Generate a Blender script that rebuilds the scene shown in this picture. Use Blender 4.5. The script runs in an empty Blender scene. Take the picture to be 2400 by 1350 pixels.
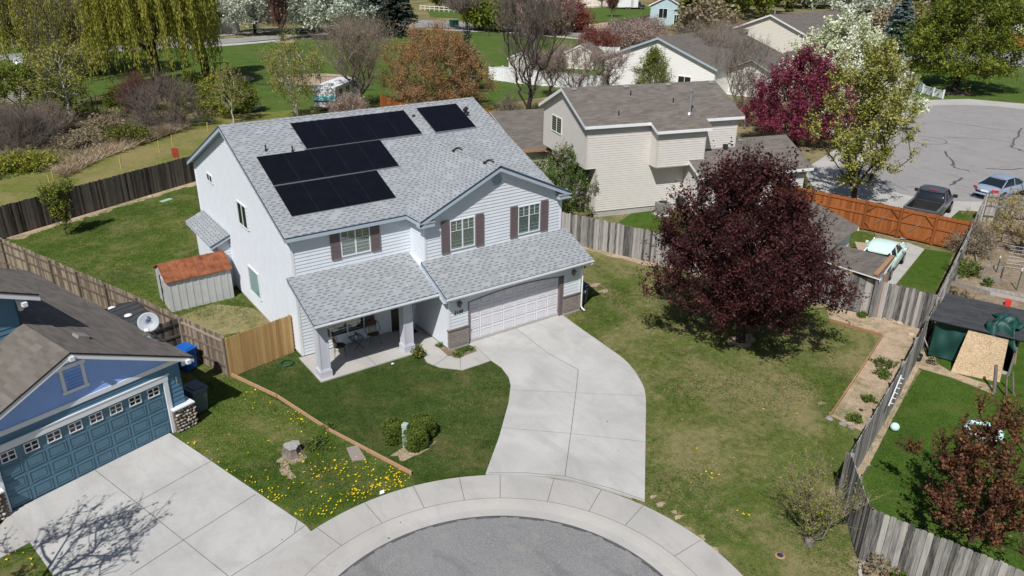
import bpy, math, random
import numpy as np
from mathutils import Vector, Matrix

# ------------------------------------------------------------------ camera, light, exposure
scene = bpy.context.scene
CAM = np.array([-9.4243, -28.1896, 15.8571]); FPX = 1805.35
YAW, PITCH, ROLL = 0.621271, 0.415709, 0.012167
_f = np.array([math.sin(YAW)*math.cos(PITCH), math.cos(YAW)*math.cos(PITCH), -math.sin(PITCH)])
_r = np.array([math.cos(YAW), -math.sin(YAW), 0.0]); _u = np.cross(_r, _f)
RGT = math.cos(ROLL)*_r + math.sin(ROLL)*_u; UPV = -math.sin(ROLL)*_r + math.cos(ROLL)*_u; FWD = _f
cd = bpy.data.cameras.new('camera'); cam = bpy.data.objects.new('camera', cd)
scene.collection.objects.link(cam); scene.camera = cam
cd.sensor_width = 36.0; cd.lens = 36.0*FPX/2400.0; cd.clip_end = 3000; cd.clip_start = 0.5
M = Matrix(((RGT[0], UPV[0], -FWD[0], CAM[0]), (RGT[1], UPV[1], -FWD[1], CAM[1]), (RGT[2], UPV[2], -FWD[2], CAM[2]), (0, 0, 0, 1)))
cam.matrix_world = M

SUN_EL = math.radians(51.0); SUND = Vector((-0.644, -0.49, 0.0)).normalized()
SUNV = Vector((SUND.x*math.cos(SUN_EL), SUND.y*math.cos(SUN_EL), math.sin(SUN_EL)))
world = bpy.data.worlds.new('World'); scene.world = world; world.use_nodes = True
wn = world.node_tree; sky = wn.nodes.new('ShaderNodeTexSky'); sky.sky_type = 'NISHITA'; sky.sun_disc = False
sky.sun_elevation = SUN_EL; sky.sun_rotation = math.atan2(SUNV.x, SUNV.y)
wn.links.new(sky.outputs[0], wn.nodes['Background'].inputs[0]); wn.nodes['Background'].inputs[1].default_value = 0.055
sl = bpy.data.lights.new('sun', 'SUN'); sl.energy = 4.4; sl.angle = math.radians(0.5); sl.color = (1.0, 0.97, 0.925)
sun = bpy.data.objects.new('sun', sl); scene.collection.objects.link(sun)
sun.rotation_euler = SUNV.to_track_quat('Z', 'Y').to_euler()
scene.view_settings.view_transform = 'Standard'; scene.view_settings.look = 'None'
scene.view_settings.exposure = 0.10; scene.view_settings.gamma = 1.0

# ------------------------------------------------------------------ surveying helpers
def G(x, y, z=0.0):
    d = FWD + (x-1200)/FPX*RGT - (y-675)/FPX*UPV
    return CAM + (z-CAM[2])/d[2]*d
def PJ(X):
    d = np.asarray(X, float)-CAM; z = d@FWD
    return 1200+FPX*(d@RGT)/z, 675-FPX*(d@UPV)/z, z
def HT(x, y, ytop):
    b = G(x, y); lo, hi = 0.0, 60.0
    for _ in range(40):
        m = (lo+hi)/2
        if PJ(b+np.array([0, 0, m]))[1] > ytop: lo = m
        else: hi = m
    return lo
def PXM(x, y): return FPX/((G(x, y)-CAM)@FWD)
def gp(pts, z=0.0): return [tuple(G(x, y)[:2])+(z,) for x, y in pts]

# ------------------------------------------------------------------ scene helpers
COL = scene.collection
def tag(o, label=None, cat=None, group=None, kind=None):
    if label: o['label'] = label
    if cat: o['category'] = cat
    if group: o['group'] = group
    if kind: o['kind'] = kind
    return o
def thing(name, label, cat, loc=(0, 0, 0), rz=0.0, group=None):
    o = bpy.data.objects.new(name, None); COL.objects.link(o); o.empty_display_size = 0.3
    o.location = loc; o.rotation_euler = (0, 0, rz)
    return tag(o, label, cat, group)
def copy_tree(o, parent=None):
    c = o.copy(); COL.objects.link(c)
    if parent: c.parent = parent
    for ch in list(o.children): copy_tree(ch, c)
    return c
def link(name, me, mats, parent=None):
    o = bpy.data.objects.new(name, me); COL.objects.link(o)
    for m in (mats if isinstance(mats, (list, tuple)) else [mats]): me.materials.append(m)
    if parent: o.parent = parent
    return o

class MB:
    def __init__(s): s.v = []; s.f = []; s.m = []; s.t = []; s.sm = []; s.rng = random.Random(7)
    def face(s, pts, m=0, t=None, sm=False):
        i = len(s.v); s.v += [tuple(p) for p in pts]; s.f.append(tuple(range(i, i+len(pts)))); s.m.append(m); s.t.append(s.rng.random() if t is None else t); s.sm.append(sm)
    def poly(s, vs, fs, m=0, t=None, sm=False):
        i = len(s.v); s.v += [tuple(p) for p in vs]; t = s.rng.random() if t is None else t
        for f in fs: s.f.append(tuple(i+k for k in f)); s.m.append(m); s.t.append(t); s.sm.append(sm)
    def box(s, x0, x1, y0, y1, z0, z1, m=0, t=None):
        vs = [(x, y, z) for x in (x0, x1) for y in (y0, y1) for z in (z0, z1)]
        s.poly(vs, [(0, 1, 3, 2), (4, 6, 7, 5), (0, 4, 5, 1), (2, 3, 7, 6), (0, 2, 6, 4), (1, 5, 7, 3)], m, t)
        return s
    def fbox(s, o, a, b, c, ra, rb, rc, m=0, t=None):
        # box in a free frame: origin o, axes a b c (vectors), ranges along each
        o = Vector(o); a = Vector(a); b = Vector(b); c = Vector(c)
        vs = [o+a*i+b*j+c*k for i in ra for j in rb for k in rc]
        s.poly(vs, [(0, 1, 3, 2), (4, 6, 7, 5), (0, 4, 5, 1), (2, 3, 7, 6), (0, 2, 6, 4), (1, 5, 7, 3)], m, t)
        return s
    def prism(s, pts, d, m=0, t=None, side=None):
        # polygon pts (3-D) extruded by vector d
        n = len(pts); p = [Vector(q) for q in pts]; q = [v+Vector(d) for v in p]
        s.poly(p+q, [tuple(range(n))[::-1], tuple(range(n, 2*n))], m, t)
        s.poly(p+q, [(i, (i+1) % n, n+(i+1) % n, n+i) for i in range(n)], m if side is None else side, t)
        return s
    def tube(s, p0, p1, r0, r1=None, k=8, m=0, t=None, cap=True):
        r1 = r0 if r1 is None else r1
        p0 = Vector(p0); p1 = Vector(p1); d = (p1-p0)
        if d.length < 1e-6: return s
        d.normalize(); a = d.cross(Vector((0, 0, 1)))
        if a.length < .05: a = Vector((1, 0, 0))
        a.normalize(); b = d.cross(a); vs = []
        for (p, r) in ((p0, r0), (p1, r1)):
            vs += [p+a*(r*math.cos(2*math.pi*i/k))+b*(r*math.sin(2*math.pi*i/k)) for i in range(k)]
        t = s.rng.random() if t is None else t
        s.poly(vs, [(i, (i+1) % k, k+(i+1) % k, k+i) for i in range(k)], m, t, k > 5)
        if cap: s.poly(vs, [tuple(range(k))[::-1], tuple(range(k, 2*k))], m, t)
        return s
    def path(s, pts, r, k=6, m=0):
        for a, b in zip(pts[:-1], pts[1:]): s.tube(a, b, r, r, k, m)
        return s
    def lathe(s, prof, c=(0, 0, 0), k=16, m=0, sx=1, sy=1):
        vs = []; n = len(prof)
        for r_, z in prof:
            vs += [(c[0]+sx*r_*math.cos(2*math.pi*i/k), c[1]+sy*r_*math.sin(2*math.pi*i/k), c[2]+z) for i in range(k)]
        s.poly(vs, [(j*k+i, j*k+(i+1) % k, (j+1)*k+(i+1) % k, (j+1)*k+i) for j in range(n-1) for i in range(k)], m, .5, True)
        s.poly(vs, [tuple(range(k))[::-1], tuple(range((n-1)*k, n*k))], m, .5)
        return s
    def build(s, name, mats, parent=None, smooth=False, bevel=0, sub=0):
        me = bpy.data.meshes.new(name); me.from_pydata(s.v, [], s.f)
        me.polygons.foreach_set('material_index', s.m)
        me.polygons.foreach_set('use_smooth', [smooth or q for q in s.sm])
        at = me.attributes.new('tone', 'FLOAT', 'FACE'); at.data.foreach_set('value', s.t)
        uvl = me.uv_layers.new(name='uv'); co = []
        for p in me.polygons:
            n = p.normal
            if abs(n.z) > 0.999: a = Vector((1, 0, 0)); b = Vector((0, 1, 0))
            else: a = Vector((0, 0, 1)).cross(n).normalized(); b = n.cross(a)
            for vi in p.vertices:
                c = me.vertices[vi].co; co += [c.dot(a), c.dot(b)]
        uvl.data.foreach_set('uv', co)
        o = link(name, me, mats, parent)
        if sub or bevel:
            if bevel:
                md = o.modifiers.new('bevel', 'BEVEL'); md.width = bevel; md.segments = 2; md.limit_method = 'ANGLE'
            if sub:
                md = o.modifiers.new('sub', 'SUBSURF'); md.levels = sub; md.render_levels = sub
        return o

def np_mesh(name, V, F, tone, mats, parent=None, smooth=False):
    # V (n,3), F (m,k) uniform faces
    me = bpy.data.meshes.new(name); n, (m, k) = len(V), F.shape
    me.vertices.add(n); me.vertices.foreach_set('co', V.astype(np.float32).ravel())
    me.loops.add(m*k); me.loops.foreach_set('vertex_index', F.astype(np.int32).ravel())
    me.polygons.add(m); me.polygons.foreach_set('loop_start', np.arange(0, m*k, k, dtype=np.int32))
    me.polygons.foreach_set('loop_total', np.full(m, k, np.int32))
    if smooth: me.polygons.foreach_set('use_smooth', np.ones(m, bool))
    me.update(); me.validate()
    at = me.attributes.new('tone', 'FLOAT', 'FACE'); at.data.foreach_set('value', tone.astype(np.float32))
    return link(name, me, mats, parent)

# ------------------------------------------------------------------ materials
class NB:
    def __init__(s, name, rough=0.8, spec=0.3):
        s.mat = bpy.data.materials.new(name); s.mat.use_nodes = True; s.nt = s.mat.node_tree
        s.b = s.nt.nodes['Principled BSDF']; s.b.inputs['Roughness'].default_value = rough
        s.b.inputs['Specular IOR Level'].default_value = spec
        s._uv = s._ob = None
    def set(s, sock, v):
        if hasattr(v, 'is_output') or isinstance(v, bpy.types.NodeSocket): s.nt.links.new(v, sock)
        elif isinstance(v, (tuple, list)): sock.default_value = tuple(v)+((1,) if len(v) == 3 and len(sock.default_value) == 4 else ())
        else: sock.default_value = v
    def m(s, op, a, b=None, c=None):
        n = s.nt.nodes.new('ShaderNodeMath'); n.operation = op
        for i, v in enumerate((a, b, c)):
            if v is not None: s.set(n.inputs[i], v)
        return n.outputs[0]
    def uv(s):
        if not s._uv: s._uv = s.nt.nodes.new('ShaderNodeTexCoord').outputs['UV']
        return s._uv
    def ob(s):
        if not s._ob: s._ob = s.nt.nodes.new('ShaderNodeTexCoord').outputs['Object']
        return s._ob
    def scale(s, vec, sc):
        n = s.nt.nodes.new('ShaderNodeMapping'); s.set(n.inputs[0], vec); n.inputs['Scale'].default_value = sc; return n.outputs[0]
    def noise(s, vec, scale, detail=3, rough=.55, dist=0):
        n = s.nt.nodes.new('ShaderNodeTexNoise'); s.set(n.inputs['Vector'], vec); n.inputs['Scale'].default_value = scale
        n.inputs['Detail'].default_value = detail; n.inputs['Roughness'].default_value = rough; n.inputs['Distortion'].default_value = dist
        return n.outputs[0]
    def vor(s, vec, scale, feature='F1', out='Distance', rnd=1):
        n = s.nt.nodes.new('ShaderNodeTexVoronoi'); n.feature = feature; s.set(n.inputs['Vector'], vec); n.inputs['Scale'].default_value = scale
        n.inputs['Randomness'].default_value = rnd
        return n.outputs[out]
    def wn(s, a, b=0.0):
        c = s.nt.nodes.new('ShaderNodeCombineXYZ'); s.set(c.inputs[0], a); s.set(c.inputs[1], b)
        n = s.nt.nodes.new('ShaderNodeTexWhiteNoise'); n.noise_dimensions = '2D'; s.nt.links.new(c.outputs[0], n.inputs['Vector']); return n.outputs[0]
    def sep(s, vec):
        n = s.nt.nodes.new('ShaderNodeSeparateXYZ'); s.set(n.inputs[0], vec); return n.outputs
    def tone(s):
        n = s.nt.nodes.new('ShaderNodeAttribute'); n.attribute_name = 'tone'; return n.outputs['Fac']
    def ramp(s, fac, stops):
        n = s.nt.nodes.new('ShaderNodeValToRGB'); s.set(n.inputs[0], fac); e = n.color_ramp.elements
        while len(e) < len(stops): e.new(.5)
        for i, (p, c) in enumerate(stops):
            e[i].position = p; e[i].color = (c, c, c, 1) if isinstance(c, (int, float)) else tuple(c)+(1,)
        return n.outputs[0]
    def mix(s, fac, a, b, mode='MIX'):
        n = s.nt.nodes.new('ShaderNodeMix'); n.data_type = 'RGBA'; n.blend_type = mode
        s.set(n.inputs[0], fac); s.set(n.inputs[6], a); s.set(n.inputs[7], b); return n.outputs[2]
    def col(s, c): s.set(s.b.inputs['Base Color'], c); return s
    def bump(s, h, strength=.3, dist=.02):
        n = s.nt.nodes.new('ShaderNodeBump'); n.inputs['Strength'].default_value = strength; n.inputs['Distance'].default_value = dist
        s.set(n.inputs['Height'], h); s.nt.links.new(n.outputs[0], s.b.inputs['Normal']); return s
    def rgh(s, v): s.set(s.b.inputs['Roughness'], v); return s

def plain(name, c, rough=.6, spec=.3, var=.12, metal=0, sc=2.0):
    n = NB(name, rough, spec); k = n.noise(n.ob(), sc, 4)
    d = tuple(x*(1-var) for x in c); l = tuple(min(1, x*(1+var)) for x in c)
    n.col(n.ramp(k, [(.3, d), (.7, l)])); n.b.inputs['Metallic'].default_value = metal
    return n.mat
def shingle(name, lo, hi, dash=None, cover=.45, row=.15, cell=.36, streak=0.0):
    n = NB(name, .9, .2); x, y, _ = n.sep(n.uv())[:3]
    ry = n.m('DIVIDE', y, row); r = n.m('FLOOR', ry); fy = n.m('FRACT', ry)
    ux = n.m('ADD', n.m('DIVIDE', x, cell), n.m('ADD', n.m('MULTIPLY', r, .5), n.m('MULTIPLY', n.wn(r, 3.7), .35 if dash else 9.0))); c = n.m('FLOOR', ux); fx = n.m('FRACT', ux)
    rnd = n.wn(c, r); rnd2 = n.wn(r, n.m('ADD', c, 31.3)); base = n.mix(rnd, lo, hi)
    big = n.noise(n.scale(n.uv(), (1, 1.6, 1)), .8, 3)
    base = n.mix(.35, base, n.ramp(big, [(.3, lo), (.7, hi)]))
    if dash:
        a = n.m('MULTIPLY', n.m('GREATER_THAN', rnd2, 1-cover), n.m('LESS_THAN', fy, .42))
        a = n.m('MULTIPLY', a, n.m('LESS_THAN', fx, n.m('ADD', .42, n.m('MULTIPLY', rnd, .25))))
        base = n.mix(a, base, dash)
    gr = n.noise(n.uv(), 90, 2); base = n.mix(n.m('MULTIPLY', gr, .35), base, (.05, .05, .05), 'MIX') if not dash else n.mix(n.m('MULTIPLY', gr, .12), base, (.1, .1, .1))
    n.col(base)
    hgt = n.m('ADD', n.m('MULTIPLY', n.m('SUBTRACT', 1, fy), .8), n.m('MULTIPLY', rnd, .35))
    n.bump(hgt, .55, .012); return n.mat
def grass(name, g1, g2, dry, amount=.3, patch=.35, fine=1.0):
    n = NB(name, 1.0, .05); o = n.ob()
    k0 = n.noise(o, 14*fine, 4, .7); k = n.m('ADD', n.m('MULTIPLY', k0, .5), n.m('MULTIPLY', n.noise(o, 1.6*fine, 5, .7, 1.2), .5)); base = n.ramp(k, [(.38, tuple(x*.8 for x in g1)), (.50, tuple(.5*x+.5*y for x, y in zip(g1, g2))), (.64, g2)])
    big = n.noise(o, patch, 4, .62, .6); mid = n.noise(o, 3.2, 5, .7); fi = n.noise(o, 22, 3, .75)
    s_ = n.m('ADD', n.m('ADD', n.m('MULTIPLY', big, 1.25), n.m('MULTIPLY', mid, .85)), n.m('MULTIPLY', fi, .65))
    th = 1.375+.55*(.5-amount)
    fac = n.ramp(n.m('SUBTRACT', s_, th-.5), [(.36, 0), (.66, 1)])
    n.col(n.mix(n.m('MULTIPLY', fac, .85), base, n.mix(fi, dry, tuple(x*.72 for x in dry))))
    n.bump(n.m('ADD', n.m('MULTIPLY', k, .6), fi), .8, .05); return n.mat
def concrete(name, c=(.50, .495, .48), var=.12, sc=.5):
    n = NB(name, .85, .25); o = n.ob(); k = n.noise(o, sc, 5, .6, .5); f = n.noise(o, 25, 3, .6)
    st = n.noise(n.scale(o, (1, 1, 1)), 1.7, 5, .7)
    base = n.ramp(k, [(.3, tuple(x*(1-var) for x in c)), (.7, tuple(x*(1+var*.6) for x in c))])
    base = n.mix(n.ramp(st, [(.60, 0), (.74, .35)]), base, tuple(x*y for x, y in zip(c, (.92, .80, .62))))
    base = n.mix(n.ramp(n.noise(o, 1.1, 4, .6), [(.62, 0), (.72, .28)]), base, tuple(x*.72 for x in c))
    base = n.mix(n.ramp(n.noise(n.scale(o, (1.0, .35, 1)), .9, 6, .75, 1.5), [(.50, 0), (.72, .46)]), base, tuple(x*.66 for x in c))
    base = n.mix(n.ramp(n.noise(o, 2.6, 5, .8), [(.60, 0), (.75, .30)]), base, tuple(min(1, x*1.22) for x in c))
    sp = n.m('LESS_THAN', n.vor(o, 1.1), .045); base = n.mix(n.m('MULTIPLY', sp, n.m('MULTIPLY', n.m('GREATER_THAN', n.noise(o, .5, 2), .5), .75)), base, (.10, .095, .09))
    sp = n.m('LESS_THAN', n.vor(o, 3.3), .05); base = n.mix(n.m('MULTIPLY', sp, .35), base, (.18, .17, .16))
    n.col(n.mix(n.m('MULTIPLY', f, .20), base, (.2, .2, .2))); n.bump(f, .2, .01); return n.mat
def asphalt(name, c=(.20, .20, .20)):
    n = NB(name, .9, .25); o = n.ob(); f = n.noise(o, 40, 3, .8); k = n.noise(o, .45, 5, .6)
    base = n.ramp(f, [(.36, tuple(x*.45 for x in c)), (.5, c), (.66, tuple(x*1.7 for x in c))])
    base = n.mix(n.ramp(k, [(.35, .0), (.65, .45)]), base, tuple(x*1.25 for x in c))
    base = n.mix(n.ramp(n.noise(o, 1.3, 5, .7, .8), [(.56, 0), (.70, .4)]), base, (.36, .32, .27)); base = n.mix(n.ramp(n.noise(n.scale(o, (1, .4, 1)), .7, 6, .75, 2), [(.54, 0), (.66, .45)]), base, tuple(x*.6 for x in c))
    n.col(base); n.bump(f, .4, .01); return n.mat
def wood(name, lo, hi, streak=12, knots=False, top=None):
    n = NB(name, .85, .2); x, y, _ = n.sep(n.uv())[:3]; t = n.tone()
    c = n.nt.nodes.new('ShaderNodeCombineXYZ'); n.set(c.inputs[0], n.m('ADD', n.m('MULTIPLY', x, streak), n.m('MULTIPLY', t, 50))); n.set(c.inputs[1], n.m('MULTIPLY', y, 1.1)); n.set(c.inputs[2], n.m('MULTIPLY', t, 20))
    k = n.noise(c.outputs[0], 1.6, 5, .65, .4)
    f = n.m('ADD', n.m('MULTIPLY', k, .62), n.m('MULTIPLY', t, .42))
    base = n.ramp(f, [(.28, lo), (.72, hi)])
    if top: base = n.mix(n.ramp(n.noise(n.uv(), 5, 3), [(.62, 0), (.7, .7)]), base, top)
    n.col(base); n.bump(k, .3, .01); return n.mat
def leafm(name, stops, trans=.35, rough=.6):
    n = NB(name, rough, .25); t = n.tone(); st = [(i/(len(stops)-1), c) for i, c in enumerate(stops)]
    c = n.ramp(t, st); n.col(c)
    tr = n.nt.nodes.new('ShaderNodeBsdfTranslucent'); n.set(tr.inputs[0], c)
    mx = n.nt.nodes.new('ShaderNodeMixShader'); mx.inputs[0].default_value = trans
    out = n.nt.nodes['Material Output']; n.nt.links.new(n.b.outputs[0], mx.inputs[1]); n.nt.links.new(tr.outputs[0], mx.inputs[2]); n.nt.links.new(mx.outputs[0], out.inputs[0])
    return n.mat
def glassm(name, tint=(.75, .85, .82), refl=.22):
    n = NB(name, .05, .5); t = n.nt.nodes.new('ShaderNodeBsdfTransparent'); n.set(t.inputs[0], tint)
    g = n.nt.nodes.new('ShaderNodeBsdfGlossy'); g.inputs['Roughness'].default_value = .03
    mx = n.nt.nodes.new('ShaderNodeMixShader'); mx.inputs[0].default_value = refl
    n.nt.links.new(t.outputs[0], mx.inputs[1]); n.nt.links.new(g.outputs[0], mx.inputs[2]); n.nt.links.new(mx.outputs[0], n.nt.nodes['Material Output'].inputs[0])
    return n.mat
def stonem(name):
    n = NB(name, .9, .2); b = n.nt.nodes.new('ShaderNodeTexBrick'); n.set(b.inputs['Vector'], n.uv())
    b.inputs['Scale'].default_value = 1; b.inputs['Brick Width'].default_value = .26; b.inputs['Row Height'].default_value = .105
    b.inputs['Mortar Size'].default_value = .008; b.inputs['Color1'].default_value = (.36, .31, .29, 1); b.inputs['Color2'].default_value = (.22, .20, .195, 1); b.inputs['Mortar'].default_value = (.07, .06, .055, 1)
    b.offset = .37; k = n.noise(n.uv(), 22, 4, .7)
    n.col(n.mix(.5, b.outputs[0], n.ramp(k, [(.3, (.16, .14, .13)), (.5, (.34, .30, .28)), (.7, (.52, .44, .40))])))
    n.bump(n.m('SUBTRACT', k, b.outputs[1]), .9, .03); return n.mat

MT = dict(
 siding=plain('vinyl_siding_light_blue', (.66, .70, .755), .55, .3, .04),
 siding_beige=plain('vinyl_siding_beige', (.645, .615, .58), .55, .3, .04),
 siding_white=plain('vinyl_siding_white', (.80, .80, .78), .55, .3, .03),
 siding_cream=plain('vinyl_siding_cream', (.72, .68, .61), .55, .3, .03),
 siding_blue=plain('painted_siding_blue', (.095, .20, .30), .6, .3, .05),
 periwinkle=plain('painted_gable_blue', (.30, .46, .86), .7, .2, .05),
 trim=plain('white_trim', (.72, .74, .78), .5, .35, .03),
 trimblue=plain('blue_grey_trim', (.40, .48, .56), .5, .35, .03),
 drip=plain('dark_blue_drip_edge', (.05, .085, .13), .4, .4, .05),
 trimbeige=plain('beige_trim', (.60, .56, .50), .5, .3, .03),
 roof=shingle('light_grey_shingles', (.265, .285, .305), (.365, .39, .415), (.170, .183, .197), .86, row=.145, cell=.34),
 roof_brown=shingle('weathered_brown_grey_shingles', (.125, .108, .095), (.225, .20, .178), None, row=.14, cell=.45),
 roof_far=shingle('brown_shingles', (.12, .105, .095), (.2, .175, .155), None, row=.14, cell=.4),
 roof_dark=shingle('charcoal_shingles', (.035, .037, .042), (.075, .078, .085), None, row=.14, cell=.4),
 concrete=concrete('concrete_driveway', (.50, .495, .48), .16, .6), concrete2=concrete('concrete_walk', (.47, .455, .43), .12),
 joint=plain('concrete_joint', (.17, .165, .155), .9, .1, .2),
 asphalt=asphalt('asphalt_aged', (.215, .215, .217)), asphalt2=asphalt('asphalt_grey', (.27, .262, .262)),
 tar=plain('crack_sealant', (.10, .10, .105), .6, .3, .2),
 sod=grass('sod_lawn', (.032, .062, .012), (.066, .104, .024), (.18, .155, .07), .30, .5),
 lawn=grass('green_lawn', (.042, .078, .011), (.098, .145, .028), (.24, .21, .095), .34, .45),
 patchy=grass('patchy_dry_lawn', (.062, .102, .018), (.132, .172, .040), (.33, .275, .14), .46, .28),
 lush=grass('lush_lawn', (.045, .088, .012), (.082, .138, .024), (.15, .16, .05), .12, .4),
 park=grass('park_lawn', (.062, .108, .022), (.100, .155, .036), (.17, .18, .07), .22, .07, .4),
 rough=grass('rough_meadow', (.085, .105, .032), (.18, .175, .07), (.36, .29, .17), .5, .12, .5),
 strip=grass('mown_strip_grass', (.115, .145, .030), (.20, .21, .06), (.32, .26, .12), .5, .2, .6),
 hay=grass('bleached_grass', (.12, .13, .04), (.25, .23, .10), (.38, .32, .18), .62, .6),
 wild=grass('wild_ground', (.075, .09, .028), (.17, .17, .06), (.38, .30, .19), .5, .3, .4),
 dirt=grass('garden_dirt', (.40, .30, .21), (.56, .44, .32), (.19, .20, .08), .30, .5),
 soil=grass('garden_soil_brown', (.18, .135, .095), (.32, .25, .18), (.45, .37, .27), .35, .8),
 sand=concrete('play_sand', (.46, .34, .25), .06),
 greywood=wood('weathered_grey_wood', (.055, .052, .052), (.43, .41, .39)),
 darkwood=wood('dark_weathered_wood', (.022, .019, .017), (.175, .15, .13)),
 brownwood=wood('brown_grey_wood', (.09, .07, .052), (.36, .29, .225)),
 cedar=wood('new_cedar', (.38, .22, .085), (.55, .36, .16), 9),
 redwood=wood('stained_redwood', (.20, .062, .018), (.36, .125, .038), 10),
 board=wood('edging_board', (.30, .16, .085), (.48, .30, .18)),
 osb=NB('x').mat, railglint=plain('painted_rail_highlight', (.13, .135, .15), .35, .5, .05), white=plain('white_vinyl', (.80, .81, .83), .45, .35, .03), metalw=plain('white_metal_sheet', (.50, .51, .52), .45, .4, .08),  # truck bed rail grey: highlights on black plastic, painted into the colour
 rust=plain('rusted_tin', (.24, .085, .042), .85, .2, .4, sc=3), black=plain('black_metal', (.018, .019, .02), .45, .4, .1),
 glass=glassm('window_glass'), dark=plain('dark_interior', (.02, .022, .024), .9, .1, .1), blind=plain('white_blinds', (.50, .53, .52), .7, .2, .03),
 greenpane=plain('reflective_green_glass', (.20, .36, .32), .12, .6, .05),
 shutter=plain('mauve_brown_shutter', (.155, .120, .125), .6, .3, .06), door=plain('black_brown_door', (.035, .024, .02), .5, .4, .1),
 gdoor=plain('pale_garage_door', (.68, .675, .71), .5, .35, .02), bdoor=plain('slate_blue_garage_door', (.095, .19, .26), .55, .35, .04),
 stone=stonem('stone_veneer'), mortar=plain('mortar_brown', (.16, .13, .11), .95, .1, .2),
 panel=plain('solar_cell_black', (.006, .0065, .010), .22, .28, .15), pframe=plain('panel_frame', (.02, .02, .024), .4, .4, .1),
 steel=plain('galvanised_steel', (.45, .46, .48), .35, .5, .08, .6), pipe=plain('dark_vent_pipe', (.03, .032, .035), .6, .3, .1),
 ventgrey=plain('roof_vent_grey', (.24, .235, .225), .6, .3, .1), dish=plain('satellite_dish_grey', (.36, .39, .43), .5, .4, .03), logo=plain('dark_blue_logo', (.02, .04, .12), .5, .3, .05),
 bluebin=plain('blue_bin_plastic', (.01, .12, .48), .4, .4, .06), greybin=plain('grey_bin_plastic', (.11, .125, .15), .5, .4, .06), navybin=plain('navy_bin_plastic', (.03, .045, .075), .45, .4, .06),
 green=plain('utility_green', (.36, .47, .41), .6, .3, .05), orange=plain('orange_label', (.62, .20, .08), .6, .3, .05),
 hose=plain('green_hose', (.01, .10, .07), .4, .4, .1), tarp=plain('green_tarp', (.014, .062, .052), .5, .35, .15, sc=1.5),
 bark=plain('bark_brown', (.10, .075, .06), .95, .1, .3, sc=8), barkgrey=plain('bark_grey', (.17, .145, .13), .95, .1, .25, sc=8), barkwhite=plain('bark_white', (.50, .47, .44), .9, .1, .25, sc=6),
 barkdark=plain('bark_dark', (.05, .038, .034), .95, .1, .3, sc=8), twig=plain('twig_tan', (.30, .25, .20), .95, .1, .3, sc=3), twigred=plain('twig_reddish', (.17, .085, .07), .95, .1, .3, sc=3), twigpink=plain('twig_pinkish', (.34, .27, .245), .95, .1, .3, sc=3), twigbrown=plain('twig_grey_brown', (.20, .165, .145), .95, .1, .3, sc=3),
 mint=plain('mint_car_paint', (.62, .82, .76), .18, .5, .02), silver=plain('silver_blue_paint', (.36, .45, .58), .22, .5, .03, .3), truckp=plain('black_truck_paint', (.07, .078, .10), .2, .5, .1), carglass=plain('car_glass', (.015, .02, .026), .06, .6, .1),
 tyre=plain('tyre_rubber', (.02, .02, .02), .8, .2, .1), rim=plain('wheel_rim', (.4, .41, .43), .3, .5, .05, .7), chrome=plain('chrome', (.6, .61, .63), .15, .6, .03, .9), tail=plain('tail_lamp_red', (.5, .015, .02), .2, .5, .05),
 bed=plain('truck_bed_liner', (.03, .03, .032), .7, .2, .1), cyan=plain('camper_cyan_band', (.30, .74, .82), .4, .3, .03), navy=plain('navy_stripe', (.01, .02, .07), .4, .3, .05),
 rock=plain('pale_rock', (.45, .36, .27), .9, .2, .2, sc=5), rockg=plain('grey_rock', (.27, .25, .235), .9, .2, .2, sc=5),
 slab=concrete('stepping_slab', (.30, .26, .23)), stumpw=plain('stump_cut_wood', (.34, .33, .32), .9, .1, .25, sc=9), yellow=plain('dandelion_yellow', (.75, .55, .01), .7, .2, .1), stake=plain('yellow_stake', (.62, .52, .16), .7, .2, .1),
 red=plain('red_plastic', (.62, .05, .035), .5, .3, .05), redsteel=plain('playset_red', (.30, .045, .03), .6, .3, .1), brick=plain('brick_chimney', (.30, .09, .06), .9, .1, .2, sc=6),
 aqua=plain('aqua_white_ball', (.55, .80, .74), .5, .3, .05), seat=plain('wicker_brown', (.10, .065, .035), .8, .2, .2), pillow=plain('striped_cushion', (.55, .55, .53), .9, .1, .1), pillowy=plain('yellow_beige_cushion', (.50, .40, .20), .9, .1, .2), glasstop=glassm('glass_table_top', (.8, .85, .84), .3),
 lampm=plain('bronze_lantern', (.16, .12, .09), .5, .4, .1), lavender=plain('porch_column_paint', (.56, .57, .64), .55, .3, .02), fl=plain('far_blue_siding', (.42, .55, .60), .7, .2, .1),
)
def _osb():
    n = NB('osb_board', .85, .2); v = n.vor(n.scale(n.uv(), (1, 1.6, 1)), 34, 'F1', 'Color'); s_ = n.sep(v)[0]
    n.col(n.mix(n.ramp(n.noise(n.uv(), 3, 4), [(.58, 0), (.72, .6)]), n.ramp(s_, [(0, (.36, .25, .15)), (.5, (.52, .38, .24)), (1, (.66, .52, .36))]), (.2, .15, .11))); return n.mat
MT['osb'] = _osb()

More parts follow.
